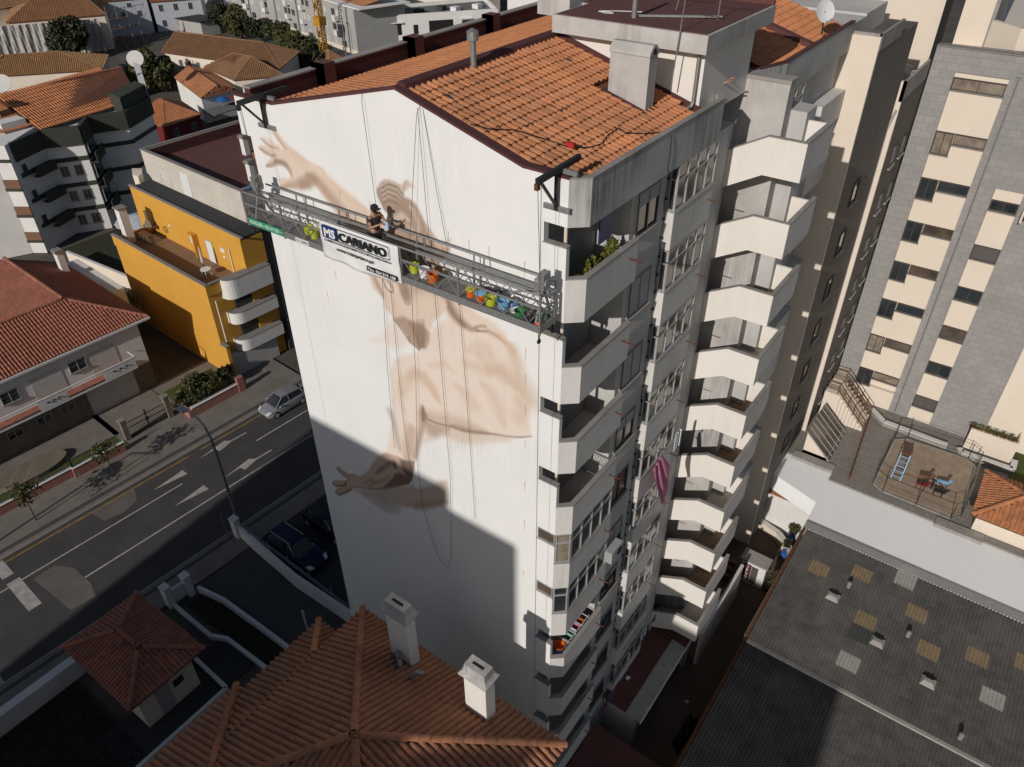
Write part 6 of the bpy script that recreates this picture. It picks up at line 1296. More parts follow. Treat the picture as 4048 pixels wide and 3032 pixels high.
b = root('laundry_tub', (12.1, .8, flo_floor(6)), 'blue and orange laundry tubs stacked on a low balcony', 'tub'); MB().lathe([(.2, flo_floor(6)+.9), (.3, flo_floor(6)+1.15), (.27, flo_floor(6)+1.14), (.18, flo_floor(6)+.95)], (12.15, .75, 0), 18).build('outer_tub', 'blueb', b); MB().lathe([(.18, flo_floor(6)+.95), (.25, flo_floor(6)+1.2), (.22, flo_floor(6)+1.2), (.15, flo_floor(6)+1.0)], (12.15, .75, 0), 18).build('inner_tub', 'orange', b)
b = MB(); z = flo_floor(4)+0; 
AR = root('wire_rack', (12.1, 2.6, flo_floor(3)), 'wire airing rack at the far end of a middle balcony', 'rack'); m_ = MB(); z = flo_floor(3)+1.05
for i in range(8): m_.bar((11.75+i*.1, 2.2, z), (11.75+i*.1, 3.1, z+.05), .012)
m_.bar((11.7, 2.2, z), (12.5, 2.2, z), .025); m_.bar((11.7, 3.1, z+.05), (12.5, 3.1, z+.05), .025); m_.bar((11.8, 2.2, z), (12.3, 3, flo_floor(3)), .02); m_.build('frame', 'metal', AR)
# ================================================================ corrugated sheds
def corr_sheet(w_=1.06, l_=1.02, waves=6, amp=.028):
    n = waves*6; vs = []; fs = []
    for i in range(n+1):
        x = w_*i/n; z = amp*math.sin(2*math.pi*waves*i/n); vs += [(x, -.08, z), (x, l_, z+.012)]
    fs = [(2*i, 2*i+2, 2*i+3, 2*i+1) for i in range(n)]; return vs, fs
cv_, cf_ = corr_sheet(); CS = {}
for mt in ('cement', 'cement_tan', 'cement_pale', 'cement_dark'):
    me = bpy.data.meshes.new('corrugated_sheet'); me.from_pydata(cv_, [], cf_); me.update(); me.materials.append(M[mt]); me.polygons.foreach_set('use_smooth', [True]*len(me.polygons)); CS[mt] = me
WS = root('corrugated_shed', (22, 16, 0), 'long workshop roofed in grey corrugated cement sheets with ridge caps and patched panels', 'shed')
b = MB(); b.box(17.1, 34, 12.2, 21.2, 0, 3.7); b.box(17.15, 34, -20, 12.2, 0, 3.2); b.build('wall', 'stone', WS)
def sheets(nm, x0, nx_, y0, ny, z0, dz, tans):
    d = MB(); d.plate([(x0, y0, z0-.06), (x0+nx_*1.06, y0, z0-.06), (x0+nx_*1.06, y0+ny*1.0, z0-.06+dz*ny), (x0, y0+ny*1.0, z0-.06+dz*ny)], .05); r = d.build(nm, 'cement_dark', WS); o0 = wloc(r)
    sl_ = math.atan(dz)
    for i in range(nx_):
        for j in range(ny):
            mt = tans.get((i, j), 'cement'); o = bpy.data.objects.new('corrugated_sheet', CS[mt]); COL.objects.link(o); o.parent = r
            o.location = Vector((x0+i*1.06, y0+j*1.0, z0+j*dz+random.uniform(-.006, .006)))-o0; o.rotation_euler = (sl_, 0, random.uniform(-.003, .003))
    return r
sheets('upper_roof', 17.05, 15, 12.15, 9, 4.0, .04, {(1, 6): 'cement_tan', (3, 7): 'cement_tan', (5, 8): 'cement_pale', (6, 6): 'cement_tan', (4, 4): 'cement_tan', (9, 5): 'cement_tan', (7, 4): 'cement_tan', (4, 3): 'cement_dark', (4, 1): 'cement_pale', (11, 6): 'cement_tan', (10, 3): 'cement_pale'})
sheets('lower_roof', 17.05, 15, -4.0, 16, 3.1, .035, {(5, 6): 'cement_tan', (8, 6): 'cement_tan', (8, 7): 'cement_pale', (5, 8): 'cement_dark', (11, 9): 'cement_tan', (3, 3): 'cement_tan'})
b = MB(); b.bar((17.05, 12.08, 3.78), (33, 12.08, 3.78), .2, .12); b.build('ridge_flashing', 'cement_pale', WS)
b = MB(); b.box(16.85, 17.05, -4, 21.3, 3.9, 4.15) if False else b.bar((16.95, 12.2, 4.0), (16.95, 21.3, 4.35), .14, .08).bar((16.95, -4, 3.1), (16.95, 12.2, 3.75), .14, .08); b.build('clay_coping', 'rust', WS)
for x, y in ((19.9, 17.1), (22.7, 15.6), (25.4, 14.7)):
    b = MB(); z = 4.05+(y-12.15)*.04; b.add([(x-.35, y-.3, z+.04), (x+.35, y-.3, z+.04), (x+.35, y+.35, z+.04), (x-.35, y+.35, z+.04), (x-.22, y-.1, z+.22), (x+.22, y-.1, z+.22), (x+.2, y+.2, z+.2), (x-.2, y+.2, z+.2)], [(0, 1, 5, 4), (1, 2, 6, 5), (2, 3, 7, 6), (3, 0, 4, 7), (4, 5, 6, 7)]); c = b.build('roof_vent', 'cement_tan' if False else 'coping', WS); MB().box(x-.18, x+.18, y+.1, y+.22, z+.2, z+.205).build('opening', 'dark', c)
for x, y in ((20.4, 18.3), (23.9, 16.9), (27.3, 12.6)):
    z = 4.05+(y-12.15)*.04; b = MB(); b.lathe([(.12, 0), (.1, .3), (.14, .32), (.05, .42)], (x, y, z), 10); b.build('vent_cowl', 'kerb', WS)
# white coated roof between the courtyard and the shed
WR = root('white_roof_building', (22, 23, 0), 'single storey building with a brilliant white coated flat roof', 'building')
b = MB(); b.prism([(16.9, 21.25), (34, 21.25), (34, 25.6), (16.85, 25.6), (16.85, 26.6), (11.5, 26.6), (11.5, 24.6), (12.8, 24.5), (16.85, 23.2)], 3.6, 4.85); b.build('roof', 'membrane', WR)
b = MB(); b.box(17.1, 34, 21.3, 25.5, 0, 3.59); b.build('wall', 'white', WR)
b = MB(); b.box(23.2, 25.8, 25.3, 26.0, 4.86, 5.1); b.box(14.2, 16.85, 26.3, 27.0, 4.86, 5.1); b.build('roof_upstand', 'coping', WR)
b = MB(); b.box(16.9, 34, 21.2, 21.32, 4.4, 4.95); b.build('edge_flashing', 'metal', WR)
PT = root('patio_wall', (15, 23, 0), 'patio wall topped by a perforated terracotta brick band below the white roof', 'wall')
b = MB(); b.box(11.5, 16.8, 24.3, 24.45, 0, 3.0); b.build('wall', 'white', PT)
LB = MB(); n_ = 0
bk = bpy.data.meshes.new('perforated_brick'); m_ = MB()
m_.box(0, .26, 0, .1, 0, .03); m_.box(0, .26, 0, .1, .2, .23); m_.box(0, .03, 0, .1, .03, .2); m_.box(.23, .26, 0, .1, .03, .2); m_.box(.11, .15, 0, .1, .03, .2); m_.box(.03, .23, 0, .1, .1, .13)
bk.from_pydata(m_.v, [], m_.f); bk.update(); bk.materials.append(M['pot']); o0 = wloc(PT)
for i in range(19):
    for j in range(3):
        o = bpy.data.objects.new('brick', bk); COL.objects.link(o); o.parent = PT; o.location = Vector((11.7+i*.27, 24.32, 3.03+j*.24))-o0
b = MB(); b.box(11.7, 16.8, 24.43, 24.5, 3.0, 3.76); b.build('backing', 'dark', PT)
b = MB(); b.box(16.8, 16.95, 12.3, 24.4, 0, 3.85); b.build('side_wall', 'stone', PT)
lwall('curved_low_wall', [(12.0, 23.9), (13.8, 24.0), (15.2, 23.6), (16.2, 22.8), (16.7, 21.8)], .7, 'low curved cream wall in the back corner of the patio', 'cream', .3)
KS = root('cafe_kiosk', (15, 19.3, 0), 'small white kiosk with a maroon cafe sign and mossy slab roof', 'kiosk')
b = MB(); b.box(14.3, 15.85, 19.02, 19.75, 0, 1.9); b.build('wall', 'white', KS); b = MB(); b.box(14.2, 15.95, 18.9, 19.9, 1.9, 2.02); b.build('roof', 'coping', KS)
MB().box(14.5, 14.98, 18.98, 19.015, .2, 1.66).build('sign_board', 'maroon', KS); MB().box(15.0, 15.42, 18.99, 19.015, .15, 1.62).build('roller_shutter', 'shutter_dark', KS)
text('lettering', 'Café O RE', 'wht', KS, (14.64, 18.976, 1.58), (0, 0, -1), (1, 0, 0), .2, 1.28, .01)
for x, y, c, lab, col in ((15.98, 24.0, 1, 'blue pot with a small bushy tree in the patio', 'blueb'), (16.1, 22.4, 0, 'blue barrel pot near the brown wall coping', 'blueb'), (16.2, 19.2, 1, 'dark pot plant beside the kiosk', 'black')):
    r = root('potted_plant', (x, y, 0), lab, 'potted plant', 'potted plants in the patio'); MB().lathe([(.16, .02), (.24, .25), (.2, .5)], (x, y, 0), 12).build('pot', col, r); MB().tube((x, y, .4), (x, y, 1.2), .02).build('stem', 'bark', r); foliage('leaves', 'leaf2' if c else 'leaf', r, (x, y, 1.3), (.35, .35, .45), 320, .09, seed=int(x*10))
b = MB()
for i in range(3): b.box(13.4, 13.95, 18.3+i*.45, 18.6+i*.45, .0, .55+.2*i)
b.build('wooden_crate', 'wood', None, 'dark wooden crate and shelves stacked beside the kiosk', 'crate')
# ================================================================ courtyard on its podium
b = MB(); b.box(11, 16.85, 26.61, 60, 0, 4.98); b.box(16.851, 40, 25.61, 60, 0, 4.98); struct('courtyard', b, 'paving')
oct_ = [(19.25, 26.75), (19.95, 26.35), (23.9, 26.3), (24.35, 26.9), (24.3, 32.2), (23.7, 32.7), (19.95, 32.55), (19.25, 31.95)]
b = MB(); b.prism(oct_, 4.99, 5.10); b.build('sandpit_kerb', 'coping', None, 'octagonal concrete kerb of the playground sandpit', 'kerb')
cx, cy = 21.8, 29.5; b = MB(); b.prism([(cx+(x-cx)*.955, cy+(y-cy)*.955) for x, y in oct_], 5.0, 5.105); struct('playground_sand', b, 'sand')
FN = root('playground_fence', (21.8, 29.5, 5), 'dark green wire fence around the octagonal sandpit', 'fence')
for i in range(8):
    a, c = Vector((*oct_[i], 5)), Vector((*oct_[(i+1) % 8], 5)); n = max(1, int((c-a).length/1.9)); b = MB()
    for j in range(n): p0 = a.lerp(c, j/n); MB().tube(p0, p0+Vector((0, 0, 1.35)), .025, None, 6).build('post', 'gatepaint', FN)
    for z in (.12, .45, .8, 1.3): b.bar(a+Vector((0, 0, z)), c+Vector((0, 0, z)), .022 if z in (.12, 1.3) else .01)
    b.build('rail', 'gatepaint', FN)
SL = root('playground_slide', (19.9, 28.3, 5), 'pale blue ladder slide standing in the sand', 'slide')
b = MB(); x0, y0 = 20.05, 27.9
for dx in (0, .55): b.bar((x0+dx, y0, 5.1), (x0+dx, y0+1.0, 6.5), .06)
b.build('ladder_rail', 'skyblue', SL)
for i in range(5): t = .12+i*.19; MB().bar((x0, y0+t, 5.1+1.4*t), (x0+.55, y0+t, 5.1+1.4*t), .045).build('rung', 'skyblue', SL)
b = MB(); b.box(x0, x0+.55, y0+1.0, y0+1.4, 6.42, 6.48); b.build('platform', 'orange' if False else 'wood', SL)
b = MB(); b.plate([(x0, y0+1.4, 6.45), (x0+.55, y0+1.4, 6.45), (x0+.55, y0+3.0, 5.2), (x0, y0+3.0, 5.2)], .04); b.bar((x0, y0+1.4, 6.55), (x0, y0+3.0, 5.3), .05, .12); b.bar((x0+.55, y0+1.4, 6.55), (x0+.55, y0+3.0, 5.3), .05, .12); b.build('chute', 'metal_dark', SL)
RB = root('playground_carousel', (22.3, 28.3, 5), 'small carousel of animal seats joined by black bars in the sand', 'carousel')
b = MB(); ring = [(22.35+.55*math.cos(t), 28.3+.5*math.sin(t), 5.5) for t in [i*math.pi/6 for i in range(13)]]; b.path(ring, .025, 5); b.tube((22.35, 28.3, 5.1), (22.35, 28.3, 5.8), .05)
for i in range(0, 12, 3): b.bar((22.35, 28.3, 5.55), ring[i], .04)
b.build('frame', 'black', RB)
for i, mt in enumerate(('skyblue', 'wood', 'redwall', 'black')):
    a = .9+i*1.5; x, y = 22.35+.75*math.cos(a), 28.3+.65*math.sin(a); b = MB(); b.bar((x-.3, y, 5.5), (x+.3, y+.05, 5.55), .16, .14); b.bar((x+.25, y, 5.5), (x+.38, y+.05, 5.85), .1, .12); b.bar((x+.3, y, 5.85), (x+.5, y, 5.8), .09, .09)
    for u, v in ((-.25, -.08), (-.25, .08), (.2, -.08), (.2, .08)): b.bar((x+u, y+v, 5.5), (x+u, y+v, 5.15), .05)
    b.build('animal_seat', mt, RB)
# stair and cold frame at the left of the courtyard
ST_ = root('outdoor_stair', (16, 31, 5), 'cream outdoor stair with brown railings against the grey building', 'stairs')
b = MB()
for i in range(9): b.box(15.0+i*.24, 15.26+i*.24, 31.6, 33.4, 5, 7.2-i*.24)
b.box(14.2, 15.0, 31.6, 34.9, 5, 7.2); b.build('steps', 'cream', ST_)
b = MB()
for y in (31.65, 33.35):
    for z in (.35, .65, .95): b.bar((15.0, y, 7.2+z), (17.2, y, 5.0+z), .05); b.bar((14.2, y, 7.2+z), (15.0, y, 7.2+z), .05)
    for i in range(6): b.bar((15.0+i*.44, y, 7.2-i*.44), (15.0+i*.44, y, 8.2-i*.44), .05)
b.build('railing', 'wood', ST_)
CF = root('glass_lean_to', (15.5, 29, 5), 'slanted glass roof light on a cream triangular base in the courtyard', 'roof light')
b = MB(); b.slab_x([(27.2, 5.0), (30.8, 5.0), (30.8, 5.2), (27.2, 5.2)], 14.6, 16.2); b.slab_y([(14.6, 5), (16.3, 5), (14.6, 6.6)], 27.2, 27.3); b.slab_y([(14.6, 5), (16.3, 5), (14.6, 6.6)], 30.7, 30.8); b.build('base', 'cream', CF)
for i in range(6): y = 27.2+i*.6; MB().plate([(16.35, y, 5.05), (16.35, y+.58, 5.05), (14.55, y+.58, 6.7), (14.55, y, 6.7)], .03).build('glass_panel', 'glass_b', CF)
b = MB()
for i in range(7): y = 27.18+i*.6; b.bar((16.37, y, 5.08), (14.55, y, 6.73), .04)
b.build('glazing_bar', 'alum', CF)
b = MB(); b.bar((17.15, 34.0, 5.02), (17.9, 26.3, 5.02), .1, .5); b.build('divider_rail', 'rust', None, 'low rusty divider rail crossing the courtyard paving', 'rail')
lwall('low_planter_wall', [(17.1, 34.2), (18.2, 33.2), (22.3, 33.1)], .3, 'low rounded concrete edging at the foot of the grey building', 'coping', .3, 5)
lwall('low_planter_wall', [(23.0, 33.2), (23.2, 32.9), (26.2, 33.0), (26.2, 34)], .3, 'low concrete edging in front of the planted terrace', 'coping', .3, 5)
# ================================================================ grey granite apartment building
GB = root('granite_apartment_building', (20, 36, 5), 'tall grey stone clad apartment block with cream bands and brown windows', 'building')
G = 35.0
b = MB(); b.box(14.12, 15.4, G, G+.4, 5, 28.9); b.box(18.09, 19.35, G, G+.4, 5, 28.9); b.box(20.82, 24.0, G, G+.4, 5, 28.9); b.box(15.4, 18.09, G, G+.4, 27.7, 28.9); b.box(19.35, 20.82, G, G+.4, 21.9, 28.9); b.build('stone_cladding', 'granite', GB)
b = MB(); b.box(14.3, 40, G+.41, 60, 5, 28.3); b.build('core', 'cream', GB)
b = MB(); b.box(14.1, 24.2, G-.06, G+.5, 28.9, 28.97); b.build('coping', 'kerb', GB)
b = MB(); b.prism([(15.41, G+.08), (18.08, G+.08), (18.08, G+.38), (15.41, G+.38)], 27.44, 27.7)
rows = [(24.47-2.78*i) for i in range(7)]
for i in range(7):
    zt = rows[i]; up = (26.76 if i == 0 else rows[i-1]-1.3+.0)
    b.box(16.4, 18.08, G+.08, G+.38, zt+.0, (26.76 if i == 0 else rows[i-1]-.66)); b.box(15.41, 16.4, G+.08, G+.38, zt, (26.76 if i == 0 else rows[i-1]-1.34))
b.box(15.41, 18.08, G+.08, G+.38, 5, rows[6]-1.34); b.build('cream_band', 'cream', GB)
b = MB(); r2_ = [21.21, 18.4, 15.55, 12.7, 9.88, 7.05]
b.box(19.36, 20.81, G+.08, G+.38, 21.24, 21.9)
for i in range(6): b.box(19.36, 20.81, G+.08, G+.38, (r2_[i+1] if i < 5 else 5), r2_[i]-(.64 if i == 0 else .98))
b.build('cream_band', 'cream', GB)
window(GB, (15.42, G+.05, 26.79), (1, 0, 0), 2.65, .63, (0, -1, 0), 2, 'alum_dark', 'curtain', 'kerb', 0, .05)
pn = ['curtain', 'glass', 'glass_b', 'glass', 'glass_b', 'curtain', 'glass_b']
for i, zt in enumerate(rows):
    window(GB, (15.42, G+.05, zt-1.3), (1, 0, 0), .95, 1.28, (0, -1, 0), 2, 'alum_dark', 'curtain' if i in (0, 5) else 'glass', 'kerb', 0, .05)
    window(GB, (16.42, G+.05, zt-.62), (1, 0, 0), 1.66, .6, (0, -1, 0), 1, 'alum_dark', ['curtain', 'glass', 'glass_b', 'glass_b', 'glass', 'glass_b', 'curtain'][i], 'kerb', 0, .05)
for i, zt in enumerate(r2_):
    h = .6 if i == 0 else .93
    window(GB, (19.38, G+.05, zt-h), (1, 0, 0), 1.41, h, (0, -1, 0), 2 if i not in (1,) else 1, 'alum_dark', 'shutter_dark' if i in (1, 5) else 'glass_b' if i % 2 else 'glass', 'kerb', 0, .05)
b = MB(); b.tube((18.5, G-.08, 5.2), (18.5, G-.08, 28.0), .045); b.box(18.38, 18.62, G-.14, G, 27.9, 28.1); b.build('rain_pipe', 'metal', GB)
b = MB(); b.prism([(14.3, 35.5), (19.5, 35.5), (24, 35.5), (24, 36)], 28.98, 29.0); b.build('roof_edge', 'gravel', GB)
b = MB(); b.box(13.9, 14.11, 34.9, 36, 5, 32); b.build('joint', 'dark', GB)
b = MB(); b.box(14.35, 15.9, 38.5, 39.5, 28.3, 36); b.build('stair_tower', 'cream', GB); b = MB(); b.box(15.905, 16.1, 38.5, 43, 28.3, 36); b.build('tower_side', 'granite', GB)
b = MB(); b.prism([(16.1, 37.5), (17.7, 36.2), (17.8, 36.35), (16.3, 37.8)], 28.3, 30.0); b.prism([(17.7, 36.2), (20.6, 37.6), (20.5, 37.8), (17.65, 36.4)], 28.3, 30.0); b.build('roof_terrace_wall', 'cream', GB)
b = MB(); b.box(16, 24, 35.42, 37.5, 28.3, 28.4); b.build('roof_terrace', 'gravel', GB)
def spiky(x, y, z, n, l, lab, mat='leaf2', pot='pot', pr=.2, ph=.3, grp='potted plants on the terrace', bend=.5):
    r = root('potted_plant', (x, y, z), lab, 'potted plant', grp); MB().lathe([(pr*.7, 0), (pr, ph*.8), (pr*1.05, ph)], (x, y, z), 12).build('pot', pot, r); b = MB()
    for i in range(n):
        a = i*2.4; e = .3+.9*((i*7) % n)/n; dx, dy = math.cos(a), math.sin(a); p0 = Vector((x, y, z+ph)); p1 = p0+Vector((dx*l*.5*math.cos(e), dy*l*.5*math.cos(e), l*.55*math.sin(e)+.05)); p2 = p0+Vector((dx*l*math.cos(e), dy*l*math.cos(e), l*.7*math.sin(e)*(1-bend*.5))); s = Vector((-dy, dx, 0))*.03
        b.add([p0-s, p0+s, p1+s*1.2, p1-s*1.2, p2], [(0, 1, 2, 3), (3, 2, 4)])
    b.build('leaves', mat, r); return r
spiky(18.4, 35.9, 28.4, 16, .6, 'small spiky yucca on the roof terrace', grp='roof terrace plants'); spiky(19.6, 36.3, 28.4, 26, 1.3, 'large drooping palm in a round planter on the roof terrace', 'leaf2', 'granite_dark', .55, .8, 'roof terrace plants'); spiky(18.7, 36.0, 28.4, 14, .9, 'tall thin dracaena beside the roof terrace wall', 'leaf2', 'pot', .15, .2, 'roof terrace plants')
b = MB(); b.box(20.4, 21.6, 35.6, 36.2, 28.75, 28.85); b.plate([(20.4, 36.2, 28.85), (21.6, 36.2, 28.85), (21.6, 36.6, 29.4), (20.4, 36.6, 29.4)], .06); b.box(20.45, 20.55, 35.65, 35.75, 28.4, 28.8); b.box(21.45, 21.55, 35.65, 35.75, 28.4, 28.8); b.build('sun_lounger', 'plastic_w', None, 'white lounger on the roof terrace of the granite building', 'sun lounger')
# right hand balcony stack and planted terrace
b = MB(); b.box(23.2, 26.0, 33.9, 34.05, 5, 6.6); b.box(25.9, 26.0, 34.05, 40, 5, 6.6); b.box(23.2, 26, 34.05, 40, 5, 5.5); TT = b.build('planted_terrace', 'cream', None, 'cream walled terrace full of pots right of the granite building', 'terrace')
b = MB(); b.box(23.3, 25.9, 34.1, 40, 5.504, 5.52); b.build('floor', 'granite_dark', TT); b = MB(); b.box(26.1, 40, 30, 60, 4.99, 5.0); struct('lawn', b, 'grass_lit')
for i, (x, nm) in enumerate(((23.3, 'red vase with a leafy plant at the left end of the terrace wall'), (23.75, 'round clay pot with orange flowers on the terrace'), (24.2, 'clay trough with small agaves on the terrace'), (24.65, 'clay bowl with spiky aloe on the terrace wall'), (25.1, 'small clay pot with tall stems on the terrace wall'), (25.6, 'long clay planter at the right end of the terrace wall'))):
    spiky(x, 34.25, 5.52+.7, 12, .5, nm, 'leaf2' if i != 1 else 'leaf_y', 'redwall' if i == 0 else 'pot', .2, .3)
def chair(x, y, z, rz, lab, grp='white plastic chairs on the terrace'):
    r = root('plastic_chair', (x, y, z), lab, 'chair', grp); r.rotation_euler = (0, 0, rz)
    def mm(s, nm): me = bpy.data.meshes.new(nm); me.from_pydata(s.v, [], s.f); me.update(); me.materials.append(M['plastic_w']); o = bpy.data.objects.new(nm, me); COL.objects.link(o); o.parent = r
    mm(MB().box(-.24, .24, -.23, .23, .42, .46), 'seat')
    s = MB()
    for i in range(5): a = -.22+.1*i; s.box(a, a+.06, .2, .24, .46, .86)
    s.box(-.24, .26, .2, .25, .84, .9); mm(s, 'backrest')
    for u, v in ((-.23, -.22), (.19, -.22), (-.23, .19), (.19, .19)): mm(MB().box(u, u+.04, v, v+.04, 0, .42), 'leg')
    for u in (-.27, .23): mm(MB().box(u, u+.04, -.22, .22, .62, .66).box(u, u+.04, -.22, -.18, .44, .62), 'armrest')
for i, (x, y, rz, lab) in enumerate(((24.0, 36.9, 1.8, 'white plastic chair at the back left of the terrace table'), (23.7, 35.6, 1.2, 'white plastic chair with a basket, left of the terrace table'), (23.9, 35.1, .9, 'white plastic chair close to the clay pots'), (25.5, 36.6, -.9, 'white plastic chair with dark coat on the right of the terrace'))): chair(x, y, 5.52, rz, lab)
tb = root('terrace_table', (24.6, 35.7, 5.52), 'round white garden table with a folded parasol through it', 'table'); MB().lathe([(.55, 6.2), (.55, 6.24)], (24.6, 35.7, 0), 20).build('top', 'plastic_w', tb); MB().lathe([(.3, 5.53), (.04, 5.6), (.04, 6.2)], (24.6, 35.7, 0), 12).build('foot', 'plastic_w', tb)
pa = root('folded_parasol', (24.6, 35.7, 6.3), 'closed white parasol above the round terrace table', 'parasol'); MB().lathe([(.03, 6.25), (.13, 6.6), (.09, 7.3), (.02, 7.9)], (24.6, 35.7, 0), 8).build('canopy', 'plastic_w', pa)
b = MB(); b.box(24.2, 25.1, 37.2, 38.2, 6.2, 6.25); b.box(24.25, 24.3, 37.25, 37.3, 5.52, 6.2); b.box(25.0, 25.05, 38.1, 38.15, 5.52, 6.2); b.build('set_table', 'lav', None, 'table with a checked cloth at the back of the planted terrace', 'table')
for k in range(8):
    z = 8.2+2.8*k; b = MB(); b.box(24.01, 26.2, 36.5, 36.65, z, z+1.0); b.box(24.01, 26.2, 36.65, 39, z, z+.15); o = b.build('balcony', 'cream', GB)
    b = MB(); b.bar((24.05, 36.45, z+1.3), (26.2, 36.45, z+1.3), .06); b.bar((24.05, 36.45, z+1.12), (26.2, 36.45, z+1.12), .05); b.build('handrail', 'wood', o)
# tiled canopy roofs on the right edge
for (x0, x1, y0, y1, z, lab) in ((24.75, 28, 25.9, 30.4, 6.2, 'small hipped orange tile roof at the edge of the courtyard'),):
    cp_ = root('courtyard_pavilion', (x0+1, y0+1, 5), lab, 'pavilion'); b = MB(); b.box(x0+.3, x1, y0+.3, y1-.3, 5, z); b.build('wall', 'cream', cp_); hip_roof(cp_, x0, x0+4.6, y0, y1, z, .42, 'clay', 90)
cp_ = root('tiled_canopy', (21.7, 33.9, 20.3), 'short orange tile canopy with a white end on the granite facade', 'canopy')
b = MB(); b.plate([(21.2, 34.0, 20.9), (24.5, 34.0, 20.9), (24.5, 34.98, 21.6), (21.2, 34.98, 21.6)], .08); c_ = b.build('roof', 'claydeck', cp_); lay_tiles(c_, [((21.2, 34.0, 20.95), (1, 0, 0), (0, 1, .7), [(0, 0), (3.3, 0), (3.3, 1.2), (0, 1.2)])], .235, .37, 'clay', 60)
b = MB(); b.slab_x([(34.0, 20.6), (34.98, 20.6), (34.98, 21.75), (34.0, 21.0)], 21.1, 21.2); b.build('end_wall', 'cream', cp_)
# ================================================================ stepped cream block between tower and granite building
SB = root('stepped_cream_block', (13, 28, 5), 'stepped cream apartment block with dark tiled side faces and a small terrace', 'building')
b = MB(); b.box(11.5, 13.8, 22.05, 22.25, 0, 31.6); b.box(11.5, 14.05, 29.4, 29.6, 0, 28.2); b.box(9, 13.85, 36, 36.3, 5, 44); b.build('cream_wall', 'cream', SB)
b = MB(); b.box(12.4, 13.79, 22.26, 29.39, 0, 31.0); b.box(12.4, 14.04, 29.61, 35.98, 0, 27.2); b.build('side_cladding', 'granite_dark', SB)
b = MB(); b.box(13.9, 14.05, 29.4, 36, 27.2, 28.2); b.box(12.6, 13.8, 22.2, 22.3, 31.6, 31.7); b.box(13.7, 13.82, 22.2, 26, 31.0, 31.7); b.build('terrace_parapet', 'coping', SB)
b = MB(); b.box(12.4, 13.7, 22.3, 26, 31.01, 31.1); b.build('gravel_roof', 'gravel', SB)
for k in range(9):
    z = 6.3+2.8*k
    for (x, y) in ((13.795, 24.6), (14.045, 31.2), (14.045, 33.3)):
        if z < 25: window(SB, (x+.03, y, z), (0, 1, 0), 1.1, 1.25, (1, 0, 0), 1, 'alum_dark', 'glass', 'alum', 0, .05)
b = MB(); b.tube((13.75, 29.3, 5), (13.75, 29.3, 25.8), .06); b.tube((13.75, 29.3, 25.8), (13.45, 29.3, 26.7), .06); b.tube((13.75, 29.3, 25.8), (13.95, 29.3, 26.8), .06); b.build('forked_downpipe', 'alum', SB)
b = MB(); b.tube((13.2, 29.3, 26), (13.2, 29.3, 30), .07); b.build('downpipe', 'alum', SB)
chair(13.4, 33.5, 27.21, 2.6, 'white plastic chair on the small terrace of the cream block, right one', 'chairs on the cream block terrace'); chair(12.9, 32.4, 27.21, 2.6, 'shaded white plastic chair on the small terrace of the cream block, left one', 'chairs on the cream block terrace')
# ================================================================ town behind
def poly_house(name, lab, corners, ridge, ze, zr, wallm, roofm, wins=(), cat='house', deck='claydeck', base=0, tw=.3, tl=.45, over=.35, tilen=0):
    """corners: 4 eave corners counter-clockwise; ridge: two points, first nearest corners 3/0, second nearest 1/2"""
    c = [Vector((x, y, ze)) for x, y in corners]; ce = sum(c, Vector())/4; r = root(name, (ce.x, ce.y, base), lab, cat)
    wl_ = [(p.x+(ce.x-p.x)*.04, p.y+(ce.y-p.y)*.04) for p in c]; b = MB(); b.prism(wl_, base, ze-.03); w_ = b.build('wall', wallm, r)
    A, B = Vector((*ridge[0], zr)), Vector((*ridge[1], zr)); b = MB()
    planes = [[c[0], c[1], B, A], [c[1], c[2], B], [c[2], c[3], A, B], [c[3], c[0], A]]
    for f in planes: b.plate(f, .12)
    rf = b.build('roof', deck, r); G_ = []
    for f in planes:
        U = (f[1]-f[0]).normalized(); n_ = U.cross(f[2]-f[0]).normalized()
        if n_.z < 0: n_ = -n_; U = -U; f = [f[1], f[0]]+f[2:][::-1]
        V = n_.cross(U); o = f[0]; pol = [((p-o).dot(U), (p-o).dot(V)) for p in f]; G_.append((o+n_*.05, U, V, pol))
    lay_tiles(rf, G_, tw, tl, roofm, tilen)
    for (i, t, z, w2, h2, pane) in wins:   # wall index, fraction along, sill height, size
        a, d = Vector((*wl_[i], 0)), Vector((*wl_[(i+1) % 4], 0)); U = (d-a).normalized(); W_ = Vector((U.y, -U.x, 0)); window(r, a+(d-a)*t+Vector((0, 0, z))+W_*.04, U, w2, h2, W_, 2, 'alum', pane)
    for a, b2 in ((c[0], A), (c[3], A), (c[1], B), (c[2], B), (A, B)):
        if (a-b2).length > .5: q_ = MB(); q_.bar(tuple(a+Vector((0, 0, .1))), tuple(b2+Vector((0, 0, .1))), .22, .14); q_.build('ridge', roofm, rf)
    return r
